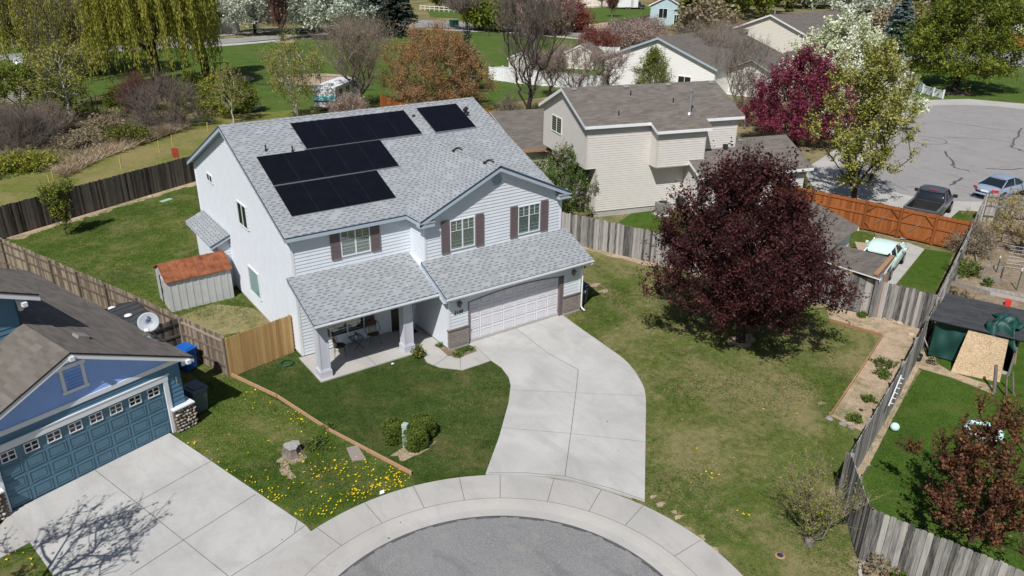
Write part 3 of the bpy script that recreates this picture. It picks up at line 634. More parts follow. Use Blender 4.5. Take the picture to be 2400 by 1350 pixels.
rake((EV, -.31, HE-.02), (4.97, -.31, HE-.02), (0, 1, 0), .13); rake((4.98, -.3, HE-.02), (4.98, -1.54, HE-.02), (1, 0, 0), .13)
# soffits
b = MB(); 
for y0, y1 in ((-.30, 6.88), (14.03, 6.88)):
    z0, z1 = HE-.14 if y0 < 0 else HE-.17, HR-.14
    b.prism([(EV+.03, y0, z0), (0, y0, z0), (0, y1, z1), (EV+.03, y1, z1)], (0, 0, -.02), 0, .5)
b.box(EV+.03, 4.98, -.28, 0, HE-.16, HE-.14, 0, .5)
for x0, x1 in ((5.0, 8.97), (12.95, 8.97)): b.prism([(x0, -1.53, 5.40), (x0, -1.22, 5.40), (x1, -1.22, 7.17), (x1, -1.53, 7.17)], (0, 0, -.02), 0, .5)
b.build('soffit', MT['trimblue'], H)
# lower roofs
roof_slab(H, [(-.32, -2.61, 2.67), (5.14, -2.61, 2.67), (5.14, 0, 3.71), (-.32, 0, 3.71)], .08, MT['roof'], MT['trimblue'], MT['drip'])
roof_slab(H, [(5.10, -3.30, 2.67), (13.02, -3.30, 2.67), (13.02, -1.22, 3.60), (5.10, -1.22, 3.60)], .08, MT['roof'], MT['trimblue'], MT['drip'])
b = MB(); b.prism([(5.13, -3.26, 2.45), (5.13, -1.2, 3.40), (5.13, 0, 3.62), (5.13, 0, 3.2), (5.13, -1.2, 3.0), (5.13, -3.0, 2.3)], (.27, 0, 0), 0, .5)
b.prism([(5.30, -1.2, 3.0), (5.30, -1.2, 3.58), (5.30, .0, 3.70), (5.30, 0, 3.0)], (.1, 0, 0), 0, .5); b.build('roof_side', MT['siding'], H)
fascia_board(H, (5.10, -3.28, 2.66), (5.10, -1.2, 3.59), (.03, 0, 0), .15, MT['trimblue'], 1, 'fascia', .07)
fascia_board(H, (13.0, -3.28, 2.66), (13.0, -1.2, 3.59), (-.03, 0, 0), .15, MT['trimblue'], 1, 'fascia', .07)
fascia_board(H, (-.31, -2.59, 2.66), (-.31, 0, 3.70), (.03, 0, 0), .16, MT['trimblue'], 1, 'fascia', .07)
b = MB(); b.prism([(12.64, -2.9, 2.45), (12.64, -1.25, 3.25), (12.64, -1.25, 2.4)], (.36, 0, 0), 0, .5); b.box(5.12, 13.0, -3.26, -2.9, 2.50, 2.53, 0, .5); b.build('soffit', MT['trimblue'], H)
# gutters with end caps
def gutter(x0, x1, y, z):
    b = MB(); pr = [(y, z), (y-.11, z), (y-.11, z-.04), (y-.075, z-.11), (y, z-.11)]
    pi = [(y-.01, z+.004), (y-.10, z+.004), (y-.10, z-.03), (y-.01, z-.03)]
    b.box(x0, x1, y-.012, y, z-.11, z, 0, .5); b.box(x0, x1, y-.112, y-.10, z-.045, z, 0, .5); b.prism([(x0, y-.112, z-.045), (x0, y-.10, z-.045), (x0, y-.065, z-.11), (x0, y-.077, z-.11)], (x1-x0, 0, 0), 0, .5); b.box(x0, x1, y-.075, y-.012, z-.11, z-.10, 0, .5)
    b.prism([(x0, a, c) for a, c in pr], (.012, 0, 0), 0, .5); b.prism([(x1-.012, a, c) for a, c in pr], (.012, 0, 0), 0, .5)
    for i in range(int((x1-x0)/1.2)): b.box(x0+.6+i*1.2, x0+.63+i*1.2, y-.10, y, z-.006, z+.006, 0, .5)
    return b.build('gutter', MT['trim'], H)
gutter(-.32, 5.08, -2.60, 2.63); gutter(5.10, 13.02, -3.28, 2.63)
b = MB(); b.path([(12.93, -3.33, 2.52), (12.93, -3.33, 2.46), (12.69, -2.99, 2.36), (12.69, -2.99, .22), (12.71, -3.06, .12), (12.74, -3.22, .07)], .042, 6); b.build('downspout', MT['trim'], H)
b = MB(); b.path([(-.03, D+.03, 5.3), (-.03, D+.03, .2)], .04, 6); b.build('downspout', MT['trim'], H)
# chimney-like bump out on the left wall
BX = -.62
wall(H, (BX, 8.95, 0), Y_, -X_, [(0, .12), (4.15, .12), (4.15, 2.45), (0, 2.45)], MT['siding'])
wall(H, (BX, 8.95, 0), X_, -Y_, [(0, .12), (-BX, .12), (-BX, 2.62), (0, 2.36)], MT['siding'])
b = MB(); b.box(BX-.02, 0, 8.97, 13.1, -.05, .12); b.build('foundation', MT['concrete2'], H)
b = MB(); b.box(BX-.03, BX+.06, 8.92, 9.01, .1, 2.4, 0, .5); b.build('corner_trim', MT['trim'], H)
roof_slab(H, [(0, 8.7, 2.90), (-1.05, 8.7, 2.44), (-1.05, 13.35, 2.44), (0, 13.35, 2.90)], .07, MT['roof'], MT['trimblue'], MT['drip'])
fascia_board(H, (0, 8.72, 2.88), (-1.04, 8.72, 2.42), (0, .03, 0), .13, MT['trimblue'], 1, 'fascia', .06)
b = MB(); b.prism([(BX, 8.75, 2.40), (-1.02, 8.75, 2.32), (-1.02, 13.3, 2.32), (BX, 13.3, 2.40)], (0, 0, -.02), 0, .5); b.build('soffit', MT['trimblue'], H)
# windows: front upper
window(H, (0, 0, 0), X_, -Y_, 2.11, 3.34, 4.14, 5.18, MT['trim'], True, True, True)
window(H, (0, -1.22, 0), X_, -Y_, 6.59, 7.76, 3.86, 5.13, MT['trim'], True, True, True)
window(H, (0, -1.22, 0), X_, -Y_, 10.19, 11.35, 3.86, 5.13, MT['trim'], True, True, True)
def shutter(y, x0, x1, z0, z1):
    b = MB(); b.box(x0, x1, y-.05, y, z0, z1, 0, .5); b.box(x0, x0+.05, y-.062, y-.05, z0, z1, 0, .5); b.box(x1-.05, x1, y-.062, y-.05, z0, z1, 0, .5)
    for zz in (z0, (z0+z1)/2-.04, z1-.07): b.box(x0+.05, x1-.05, y-.060, y-.05, zz, zz+.07, 0, .5)
    for i in range(int((z1-z0)/.06)): b.box(x0+.05, x1-.05, y-.056, y-.05, z0+.01+i*.06, z0+.035+i*.06, 0, .5)
    b.build('shutter', MT['shutter'], H)
for y, x0, x1, z0, z1 in ((-.02, 1.62, 2.02, 4.07, 5.26), (-.02, 3.42, 3.82, 4.07, 5.26), (-1.24, 6.11, 6.50, 3.76, 5.22), (-1.24, 7.86, 8.26, 3.76, 5.22), (-1.24, 9.71, 10.10, 3.76, 5.22), (-1.24, 11.44, 11.84, 3.76, 5.22)): shutter(y, x0, x1, z0, z1)
# left gable wall windows
window(H, (-.032, 0, 0), Y_, -X_, 10.45, 11.30, 5.05, 5.38, MT['trim'], True, False)
window(H, (-.032, 0, 0), Y_, -X_, 5.36, 6.55, 4.12, 5.15, MT['trim'], True, False)
window(H, (-.032, 0, 0), Y_, -X_, 4.80, 6.18, .86, 2.10, MT['trim'], False, False, pane=MT['greenpane'])
# round gable vent
b = MB(); cx, cz = 8.97, 6.62
for i in range(24):
    a, e = i/24*6.2832, (i+1)/24*6.2832
    b.prism([(cx+r_*math.cos(t_), -1.245, cz+r_*math.sin(t_)) for r_, t_ in ((.27, a), (.27, e), (.22, e), (.22, a))], (0, -.04, 0), 0, .5)
for i in range(-4, 5):
    z = cz+i*.045; w_ = math.sqrt(max(.0001, .215**2-(i*.045)**2)); b.box(cx-w_, cx+w_, -1.27, -1.245, z, z+.022, 0, .5)
b.build('gable_vent', MT['trimblue'], H)
# porch
b = MB(); b.box(-.18, 5.38, -2.36, 0, -.05, .05); b.face([(2.2, -2.36, .054), (2.22, -2.36, .054), (2.22, 0, .054), (2.2, 0, .054)], 1); b.build('porch_floor', [MT['concrete2'], MT['joint']], H)
for cx, cy in ((.13, -1.97), (3.90, -1.93)):
    b = MB(); b.box(cx-.20, cx+.20, cy-.20, cy+.20, .05, 2.46, 0, .5)
    for sx, sy in ((1, 1), (1, -1), (-1, 1), (-1, -1)):
        b.box(min(cx+sx*.155, cx+sx*.215), max(cx+sx*.155, cx+sx*.215), min(cy+sy*.155, cy+sy*.215), max(cy+sy*.155, cy+sy*.215), .38, 2.30, 0, .5)
    b.box(cx-.215, cx+.215, cy-.215, cy+.215, 2.28, 2.45, 0, .5); b.box(cx-.225, cx+.225, cy-.225, cy+.225, .36, .42, 0, .5)
    b.box(cx-.25, cx+.25, cy-.25, cy+.25, .05, .36, 0, .5); b.build('porch_column', MT['lavender'], H)
b = MB(); b.box(-.1, 5.1, -2.12, -1.80, 2.30, 2.46, 0, .5); b.build('porch_beam', MT['lavender'], H)
window(H, (0, 0, 0), X_, -Y_, 1.30, 2.80, .62, 1.95, MT['trim'], True, False)
shutter(-.02, 2.88, 3.32, .62, 2.02); shutter(-.02, .78, 1.22, .62, 2.02)
b = MB(); b.box(4.12, 5.22, -.05, 0, .05, 2.15, 0, .5); dr = b.build('front_door', MT['door'], H)
b = MB(); b.box(4.06, 4.12, -.07, 0, .05, 2.2, 0, .5); b.box(5.22, 5.28, -.07, 0, .05, 2.2, 0, .5); b.box(4.06, 5.28, -.07, 0, 2.2, 2.26, 0, .5); b.build('door_frame', MT['trim'], dr)
b = MB(); b.lathe([(.03, -.02), (.035, .02)], (5.1, -.09, 1.05), 8); b.build('handle', MT['steel'], dr)
# numbers, lanterns, camera
text_mesh('house_number', '2150', .22, Matrix.Translation((5.88, -2.93, 1.63)) @ Matrix.Rotation(math.radians(90), 4, 'X'), MT['black'], H, .008)
for x in (5.90, 12.12):
    b = MB(); b.box(x-.05, x+.05, -2.95, -2.91, 1.98, 2.12, 0, .5); b.lathe([(.02, .22), (.11, .12), (.12, .10), (.085, .08), (.06, -.06), (.03, -.10), (.01, -.12)], (x, -3.03, 2.06), 8); b.build('lantern', MT['lampm'], H)
b = MB(); b.tube((.36, -2.15, 2.26), (.44, -2.33, 2.20), .045, .05, 10); b.box(.33, .37, -2.18, -2.12, 2.26, 2.36, 0, .5); b.build('security_camera', MT['white'], H)
# roof penetrations
rn = Vector((0, -SL, 1)).normalized()
def on_roof(x, y): return Vector((x, y, HR-SL*(6.88-y)))
for x, y, h_, r_ in ((1.0, 4.83, .30, .035), (2.08, 4.57, .28, .035), (11.75, 5.62, .24, .06)):
    p_ = on_roof(x, y); b = MB(); b.fbox(p_, X_, X_.cross(rn), rn, (-.13, .13), (-.16, .16), (0, .02), 0, .5); b.tube(p_, p_+Z_*h_, r_, r_, 10); b.tube(p_, p_+Z_*.1, r_*2, r_*1.3, 10)
    if r_ > .05: b.tube(p_+Z_*h_, p_+Z_*(h_+.10), .11, .11, 10); b.tube(p_+Z_*(h_+.10), p_+Z_*(h_+.16), .07, .05, 10); b.box(p_.x-.13, p_.x-.1, p_.y-.08, p_.y+.1, p_.z+.15, p_.z+.3)
    b.build('vent_pipe', MT['pipe'], H)
for x, y in ((8.97, 2.0), (8.97, -.62)):
    b = MB(); zc = 7.32
    b.box(x-.10, x+.10, y-.05, y+.05, zc, zc+.05); b.tube((x-.22, y, zc-.03), (x+.22, y, zc+.02), .025, .025, 6); b.box(x-.26, x-.14, y-.07, y+.07, zc-.10, zc-.05); b.box(x+.14, x+.26, y-.07, y+.07, zc-.10, zc-.05); b.build('ridge_bracket', MT['black'], H)
b = MB(); p_ = on_roof(8.85, 5.95); b.fbox(p_, X_, X_.cross(rn), rn, (-.06, .10), (-.05, .05), (0, .06)); b.build('junction_box', MT['pipe'], H)
# solar panels
vs = X_.cross(rn) * -1.0; vs = Vector((0, 1, SL)).normalized()
def panel(x0, y0, y1):
    p_ = on_roof(x0, y0); ln = (y1-y0)/vs.y; b = MB(); b.fbox(p_, X_, vs, rn, (.003, 1.158), (.004, ln-.004), (.085, .12), 0, .5); fr = b.build('solar_panel', MT['pframe'], H)
    b = MB(); b.fbox(p_, X_, vs, rn, (.012, 1.149), (.014, ln-.014), (.1201, .1225), 0, .5)
    b.build('cell_sheet', MT['panel'], fr)
for i in range(5): panel(2.71+i*1.162, 4.56, 6.34); panel(.43+i*1.162, 2.67, 4.45)
for i in range(4): panel(.43+i*1.162, .78, 2.56)
for i in range(2): panel(9.28+i*1.145, 4.50, 6.40)
b = MB()
for x0, x1, y in ((2.6, 8.55, 4.51), (.4, 6.3, 2.61), (.4, 5.1, .76), (2.6, 8.55, 6.0), (2.6, 8.55, 5.0), (9.2, 11.6, 4.9), (9.2, 11.6, 4.47)):
    p_ = on_roof(x0, y); b.fbox(p_, X_, vs, rn, (0, x1-x0), (-.009, .009), (.05, .116), 0, .5)
b.build('mounting_rail', MT['steel'], H)

# ------------------------------------------------------------------ trees and shrubs
def tubes_np(P0, P1, R0, R1, k=4):
    P0 = np.asarray(P0, float); P1 = np.asarray(P1, float); R0 = np.asarray(R0, float); R1 = np.asarray(R1, float)
    d = P1-P0; L = np.linalg.norm(d, axis=1, keepdims=True); d = d/np.maximum(L, 1e-6)
    up = np.where(np.abs(d[:, 2:3]) > .9, np.array([[1., 0, 0]]), np.array([[0, 0, 1.]])); a = np.cross(d, up); a /= np.linalg.norm(a, axis=1, keepdims=True); b = np.cross(d, a)
    n = len(P0); V = np.zeros((n, 2*k, 3))
    for i in range(k):
        c, s_ = math.cos(2*math.pi*i/k), math.sin(2*math.pi*i/k); off = a*c+b*s_
        V[:, i] = P0+off*R0[:, None]; V[:, k+i] = P1+off*R1[:, None]
    F = np.array([[i, (i+1) % k, k+(i+1) % k, k+i] for i in range(k)])
    F = (F[None]+(np.arange(n)*2*k)[:, None, None]).reshape(-1, 4)
    return V.reshape(-1, 3), F
def leaves_np(C, S, rng, tone, up=.3, asp=.6, dirs=None):
    n = len(C); nrm = rng.normal(size=(n, 3)); nrm[:, 2] = np.abs(nrm[:, 2])+up; nrm /= np.linalg.norm(nrm, axis=1, keepdims=True)
    t = rng.normal(size=(n, 3)) if dirs is None else dirs+rng.normal(size=(n, 3))*.15
    t -= nrm*np.sum(t*nrm, axis=1, keepdims=True) if dirs is None else 0
    t /= np.linalg.norm(t, axis=1, keepdims=True)+1e-9; b = np.cross(nrm, t); b /= np.linalg.norm(b, axis=1, keepdims=True)+1e-9
    S = np.asarray(S)[:, None]; V = np.stack([C-t*S, C-b*S*asp+t*S*.1, C+t*S, C+b*S*asp+t*S*.1], axis=1)
    return V.reshape(-1, 3), np.arange(4*n).reshape(n, 4), tone
PROF = {
 'round': lambda t: np.sqrt(np.clip(1-(2*t-1)**2, 0, 1))**.8,
 'dome': lambda t: np.sqrt(np.clip(1-(t*1.02)**2.4, 0, 1))*np.clip(.72+t*1.2, 0, 1),
 'oval': lambda t: np.clip(np.sin(np.pi*np.clip(t, 0, 1)**.85), 0, 1)**.7,
 'vase': lambda t: np.clip(.18+.9*t, 0, 1)*np.sqrt(np.clip(1-np.clip((t-.72)/.30, 0, 1)**2, 0, 1)),
 'cone': lambda t: np.clip(1-t, 0, 1)**.85+.03,
 'mound': lambda t: np.sqrt(np.clip(1-t**2, 0, 1)),
 'egg': lambda t: np.where(t < .26, .40+.60*np.sin(np.clip(t/.26, 0, 1)*1.57), np.clip(1-np.clip((t-.26)/.80, 0, 1)**1.75, 0, 1)**.85),
 'flame': lambda t: np.clip(1-t, 0, 1)**.6*np.clip(t*5+.45, 0, 1),
}
def grow(seed, Hh, zc, R, prof, nclump=220, outer=.4, trunk_r=.15, lean=(0, 0), fork=None, steep=.6, lobes=.18, multi=1):
    rng = np.random.default_rng(seed); pf = PROF[prof]
    t = rng.beta(1.15, 1.1, nclump*3); keep = rng.random(nclump*3) < (pf(t)/pf(np.linspace(0, 1, 50)).max())**1.3+.05; t = t[keep][:nclump]; n = len(t)
    th = rng.random(n)*2*np.pi; ph = rng.random(4)*6.28
    lob = 1+lobes*(np.sin(3*th+ph[0]+4*t)+.7*np.sin(5*th+ph[1]-7*t)+.6*np.sin(2*th+9*t+ph[2]))
    r = R*pf(t)*np.clip(lob, .5, 1.5)*rng.random(n)**outer; z = zc+t*(Hh-zc)
    C = np.stack([r*np.cos(th)+lean[0]*t, r*np.sin(th)+lean[1]*t, z], 1)
    nodes = [np.array([0, 0, 0.])]; par = [-1]
    fk = fork if fork is not None else zc+.15*(Hh-zc)
    starts = []
    for m_ in range(multi):
        off = np.array([0, 0, 0.]) if multi == 1 else np.array([math.cos(m_*2.4), math.sin(m_*2.4), 0])*R*.06*min(1, m_)
        prev = 0; ns = max(3, int(fk/.4))
        top = np.array([lean[0]*.3, lean[1]*.3, fk])+(off*4 if multi > 1 else 0)
        for i in range(1, ns+1):
            a = i/ns; nodes.append(off*min(1, a*3)*(1-a)+top*a+rng.normal(size=3)*np.array([1, 1, 0])*.02*Hh*.3*a*(1-a)*4); par.append(prev); prev = len(nodes)-1
    order = np.argsort(np.linalg.norm(C-np.array([0, 0, fk]), axis=1)); N = np.array(nodes); ends = []; ready = len(nodes) > 0
    base_ok = fk*.45
    for ci in order:
        c = C[ci]; d = c-N; dist = np.linalg.norm(d, axis=1); hd = np.linalg.norm(d[:, :2], axis=1)
        cost = dist+2.0*np.maximum(0, N[:, 2]-(c[2]-steep*hd))+np.where(N[:, 2] < base_ok, 50., 0)
        j = int(np.argmin(cost)); a = N[j]; L = dist[j]; k = max(1, int(L/(.09*Hh+.15))); ctrl = (a+c)/2+np.array([0, 0, -.08*L])+rng.normal(size=3)*.06*L
        prev = j; new = []
        for i in range(1, k+1):
            u = i/k; new.append((1-u)**2*a+2*u*(1-u)*ctrl+u*u*c); par.append(prev); prev = len(N)+len(new)-1
        N = np.vstack([N, np.array(new)]); ends.append(prev)
    n = len(N); cnt = np.zeros(n); 
    for e in ends: cnt[e] += 1
    for i in range(n-1, 0, -1): cnt[par[i]] += cnt[i]
    return rng, N, np.array(par), np.maximum(cnt, 1), C
def plant(name, label, cat, base, Hh, R, zc=None, prof='round', seed=1, leaf=None, nleaf=12000, lsize=.07, spread=None, bark='bark', nclump=220, twigs=4, twl=None, twr=.008, twmat=None,
          trunk_r=.15, group=None, outer=.4, fork=None, steep=.6, lobes=.18, multi=1, up=.3, asp=.6, lean=(0, 0), flow=None, tonef=None, rz=0, minr=.012, leafname='leaves', twup=.3):
    base = np.array(base, float); root = thing(name, label, cat, (base[0], base[1], base[2] if len(base) > 2 else 0), rz, group)
    zc = Hh*.3 if zc is None else zc
    rng, N, par, cnt, C = grow(seed, Hh, zc, R, prof, nclump, outer, trunk_r, lean, fork, steep, lobes, multi)
    idx = np.arange(1, len(N)); rad = np.maximum(trunk_r*(cnt/cnt.max())**.52, minr)
    P0, P1 = N[par[idx]], N[idx]; r0 = np.minimum(rad[par[idx]], rad[idx]*1.35+.004); r1 = rad[idx]
    low = P0[:, 2] < .4; r0 = np.where(low & (rad[idx] > trunk_r*.5), r0*1.25, r0)
    V, F = tubes_np(P0, P1, r0, r1, 6 if len(idx) < 2500 else 5); np_mesh('trunk', V, F, rng.random(len(F)), MT[bark], root, True)
    sd = spread if spread is not None else R*.16
    axis = np.array([0, 0, zc*.6+.2*Hh])
    if twigs:
        n = len(C)*twigs; S = np.repeat(C, twigs, 0)+rng.normal(size=(n, 3))*sd*.15
        dr = (S-axis); dr /= np.linalg.norm(dr, axis=1, keepdims=True)+1e-6; dr = dr*.6+rng.normal(size=(n, 3))*.55; dr[:, 2] += twup; dr /= np.linalg.norm(dr, axis=1, keepdims=True)
        tl = (twl or sd*2.2)*rng.uniform(.5, 1.2, n); mid = S+dr*tl[:, None]*.5+rng.normal(size=(n, 3))*.05*tl[:, None]; e2 = mid+(dr+np.array([0, 0, .25])+rng.normal(size=(n, 3))*.25)*tl[:, None]*.5
        A = np.vstack([S, mid]); B = np.vstack([mid, e2]); V, F = tubes_np(A, B, np.r_[np.full(n, twr*1.3), np.full(n, twr)], np.r_[np.full(n, twr), np.full(n, twr*.5)], 3)
        np_mesh('twigs', V, F, rng.random(len(F)), MT[twmat or bark], root)
    if leaf:
        if twigs: w = rng.integers(0, n, nleaf); u = rng.random(nleaf)[:, None]; src = np.where(u < .5, S[w]+(mid[w]-S[w])*2*u, mid[w]+(e2[w]-mid[w])*(2*u-1)); pts = src+rng.normal(size=(nleaf, 3))*sd*.28; cl = w//twigs
        else: cl = rng.integers(0, len(C), nleaf); pts = C[cl]+rng.normal(size=(nleaf, 3))*sd
        ct = rng.random(len(C)); tone = np.clip(.5*ct[cl]+.5*rng.random(nleaf), 0, 1)
        if tonef: tone = np.clip(tonef(pts, tone, rng), 0, 1)
        if pts[:, 2].min() < .03: pts[:, 2] = np.maximum(pts[:, 2], .03)
        V, F, T_ = leaves_np(pts, lsize*rng.uniform(.6, 1.35, nleaf), rng, tone, up, asp)
        np_mesh(leafname, V, F, T_, MT[leaf], root)
    return root
LM = dict(
 plum=[(0.025, 0.005, 0.009), (0.045, 0.011, 0.014), (0.080, 0.022, 0.021), (0.136, 0.040, 0.032)],
 redbrown=[(.05, .022, .014), (.12, .045, .024), (.21, .085, .04), (.22, .14, .05)],
 magenta=[(0.088, 0.010, 0.027), (0.213, 0.027, 0.069), (0.312, 0.056, 0.106), (0.250, 0.075, 0.056)],
 blossom=[(.24, .30, .12), (.62, .66, .42), (.84, .86, .70), (.90, .90, .82)],
 blossomg=[(0.115, 0.149, 0.092), (0.460, 0.506, 0.414), (0.713, 0.747, 0.632), (0.851, 0.874, 0.782)],
 maple=[(.11, .13, .02), (.26, .27, .05), (.42, .41, .105), (.54, .50, .22)],
 spring=[(0.056, 0.087, 0.013), (0.124, 0.174, 0.020), (0.224, 0.261, 0.035), (0.348, 0.323, 0.056)],
 willow=[(0.108, 0.126, 0.017), (0.228, 0.246, 0.036), (0.372, 0.360, 0.066), (0.480, 0.408, 0.102)],
 sprout=[(0.108, 0.135, 0.020), (0.216, 0.257, 0.034), (0.351, 0.351, 0.054), (0.432, 0.324, 0.068)],
 bush=[(0.045, 0.075, 0.015), (0.105, 0.150, 0.022), (0.210, 0.255, 0.038), (0.330, 0.300, 0.060)],
 box=[(0.042, 0.072, 0.011), (0.085, 0.129, 0.019), (0.142, 0.190, 0.030), (0.209, 0.257, 0.048)],
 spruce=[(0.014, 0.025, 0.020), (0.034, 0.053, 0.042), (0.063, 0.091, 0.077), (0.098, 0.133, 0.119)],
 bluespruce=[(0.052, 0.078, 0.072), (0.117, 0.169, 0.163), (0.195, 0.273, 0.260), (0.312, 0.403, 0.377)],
 orange=[(.18, .09, .03), (.34, .175, .065), (.46, .26, .11), (.30, .24, .07)],
 lilac=[(0.039, 0.078, 0.016), (0.091, 0.156, 0.026), (0.143, 0.221, 0.046), (0.546, 0.390, 0.442)],
 hedge=[(0.045, 0.068, 0.015), (0.105, 0.128, 0.024), (0.195, 0.210, 0.030), (0.300, 0.285, 0.053)],
 pinkbud=[(0.192, 0.132, 0.108), (0.336, 0.240, 0.204), (0.480, 0.360, 0.312), (0.576, 0.456, 0.360)],
 redbud=[(0.120, 0.026, 0.022), (0.216, 0.054, 0.042), (0.312, 0.084, 0.060), (0.264, 0.120, 0.084)],
 drybud=[(0.162, 0.135, 0.095), (0.270, 0.216, 0.149), (0.378, 0.311, 0.203), (0.324, 0.324, 0.108)],
 garden=[(0.125, 0.100, 0.025), (0.300, 0.237, 0.050), (0.450, 0.375, 0.088), (0.525, 0.400, 0.200)],
 reed=[(0.200, 0.150, 0.094), (0.375, 0.288, 0.188), (0.525, 0.425, 0.288), (0.625, 0.525, 0.375)],
 weed=[(0.038, 0.064, 0.013), (0.090, 0.141, 0.026), (0.154, 0.218, 0.038), (0.230, 0.282, 0.064)],
)
for k_, st in LM.items(): MT[k_] = leafm('foliage_'+k_, st, .30 if k_ not in ('plum', 'spruce') else .18)

def TP(x, y, ytop, wpx):   # base point, height and crown radius measured on the photograph's ground plan
    return G(x, y)[:2], HT(x, y, ytop), wpx/2/PXM(x, y)
# --- the purple plum in the side yard
plant('plum_tree', 'large round dark purple leaved plum tree on the side lawn', 'tree', G(1735, 800)[:2], 7.9, 3.55, zc=1.25, prof='egg', seed=11, leaf='plum', nleaf=80000, lsize=.060, spread=.30, nclump=620, twigs=5, twl=1.0, trunk_r=.19, bark='barkdark', outer=.45, fork=1.7, lobes=.15, steep=.9, twr=.007, twup=.85, lean=(-.55, .35))
bt = G(2318, 1140, 2.0)[:2]
plant('red_leaf_tree', 'red brown leaved young tree on the lush lawn beyond the corner fence', 'tree', bt, 4.3, 1.95, zc=.45, prof='oval', seed=12, leaf='redbrown', nleaf=12500, lsize=.05, spread=.19, nclump=120, twigs=5, twl=.62, trunk_r=.07, bark='barkdark', outer=.5, lobes=.25, steep=1.2, fork=.6, twup=.8, lean=(.2, .1))
plant('bare_shrub', 'half bare tan shrub sprouting from a stump beside the corner fence', 'shrub', G(1902, 1262)[:2], 2.1, 1.25, zc=.15, prof='vase', seed=13, leaf='sprout', nleaf=3600, lsize=.024, spread=.2, nclump=75, twigs=5, twl=.75, twr=.0045, trunk_r=.06, bark='barkgrey', twmat='twig', fork=.2, steep=1.2, multi=6, minr=.007, twup=1.0, outer=.6)
p_ = G(1895, 1275); b = MB(); b.lathe([(.16, 0), (.13, .12), (.14, .20), (.05, .22)], (0, 0, 0), 9); o = b.build('stump', MT['barkgrey']); o.location = (p_[0], p_[1], 0); tag(o, 'small grey stump at the foot of the tan shrub', 'stump')
plant('young_tree', 'small narrow sapling with fresh green leaves alone in the back yard', 'tree', G(156, 552)[:2], 3.0, .85, zc=.5, prof='vase', seed=14, leaf='spring', nleaf=5200, lsize=.05, spread=.18, nclump=90, twigs=5, twl=.5, trunk_r=.04, fork=.5, steep=1.4, twup=.8)
# --- willows
def willow(label, base, Hh, R, seed, nst=900, zc=None):
    zc = Hh*.45 if zc is None else zc
    root = thing('willow_tree', label, 'tree', (base[0], base[1], 0), 0, 'weeping willows in the park')
    rng, N, par, cnt, C = grow(seed, Hh, zc, R*.9, 'mound', 260, .5, .5, (0, 0), 2.6, .5, .15)
    idx = np.arange(1, len(N)); rad = np.maximum(.55*(cnt/cnt.max())**.5, .02)
    V, F = tubes_np(N[par[idx]], N[idx], np.minimum(rad[par[idx]], rad[idx]*1.4), rad[idx], 6); np_mesh('trunk', V, F, rng.random(len(F)), MT['barkdark'], root, True)
    th = rng.random(nst)*6.283; cl = np.round(th*4)/4; th = th*.45+cl*.55; rr = R*np.sqrt(rng.uniform(.08, 1, nst)); zt = zc+(Hh-zc)*np.sqrt(np.clip(1-(rr/R)**2*.85, 0, 1))*rng.uniform(.75, 1.02, nst)
    ln = np.minimum(zt-rng.uniform(.5, 2.8, nst), rng.uniform(3.5, 10, nst)); per = 34
    u = np.tile(np.linspace(0, 1, per), nst); s_ = np.repeat(np.arange(nst), per)
    ox = rng.normal(size=nst)*.5; oy = rng.normal(size=nst)*.5
    P_ = np.stack([rr[s_]*np.cos(th[s_])*(1+.06*np.minimum(u*3, 1))+ox[s_]*u*.35, rr[s_]*np.sin(th[s_])*(1+.06*np.minimum(u*3, 1))+oy[s_]*u*.35, zt[s_]+.4*np.sin(np.minimum(u*6, 3.14))-u*ln[s_]], 1)+rng.normal(size=(nst*per, 3))*.10
    tone = np.clip(.6*np.repeat(rng.random(nst), per)+.4*rng.random(nst*per), 0, 1)
    dirs = np.tile(np.array([[0, 0, -1.]]), (len(P_), 1)); V, F, T_ = leaves_np(P_, .17*rng.uniform(.7, 1.4, len(P_)), rng, tone, 0, .34, dirs)
    np_mesh('leaves', V, F, T_, MT['willow'], root)
    return root
willow('big yellow green weeping willow with a thick dark trunk standing by the playground', G(372, 212)[:2], 16.5, 6.9, 21, 1350)
willow('weeping willow with a leaning trunk, nearest to the red swing frame', G(484, 182)[:2], 15.0, 2.6, 22, 260)
willow('broad weeping willow between the bare tree and the trunk willow', G(225, 178)[:2], 16.5, 6.5, 24, 1000, zc=6)
willow('pale weeping willow behind the bare tree at the far left edge', G(95, 172)[:2], 16.5, 8.8, 23, 1900, zc=5)
# --- left side, wild ground and meadow edge
b_, h_, r_ = TP(165, 270, -60, 240)
plant('bare_tree', 'tall fan shaped bare tree in front of the willow at the left edge', 'tree', G(150, 262)[:2], 12.5, 4.8, zc=3.0, prof='vase', seed=31, leaf='sprout', nleaf=5000, lsize=.07, spread=.6, nclump=190, twigs=5, twl=1.8, twr=.008, trunk_r=.2, bark='barkdark', twmat='twigbrown', fork=2.2, steep=1.6, outer=.6, twup=.9)
plant('birch_tree', 'young white stemmed tree with thin yellow leaves on the wild ground', 'tree', G(172, 304)[:2], HT(172, 304, 95), 2.5, zc=2.6, prof='oval', seed=32, leaf='sprout', nleaf=4200, lsize=.09, spread=.35, nclump=110, twigs=5, twl=1.1, twr=.011, trunk_r=.12, bark='barkwhite', twmat='twigbrown', fork=6, steep=.8)
plant('leafy_tree', 'dense bright green tree beside the left neighbour\'s shed', 'tree', G(85, 288)[:2], 5.4, 4.3, zc=.8, prof='dome', seed=33, leaf='spring', nleaf=14000, lsize=.11, spread=.5, nclump=160, trunk_r=.2, bark='barkdark')
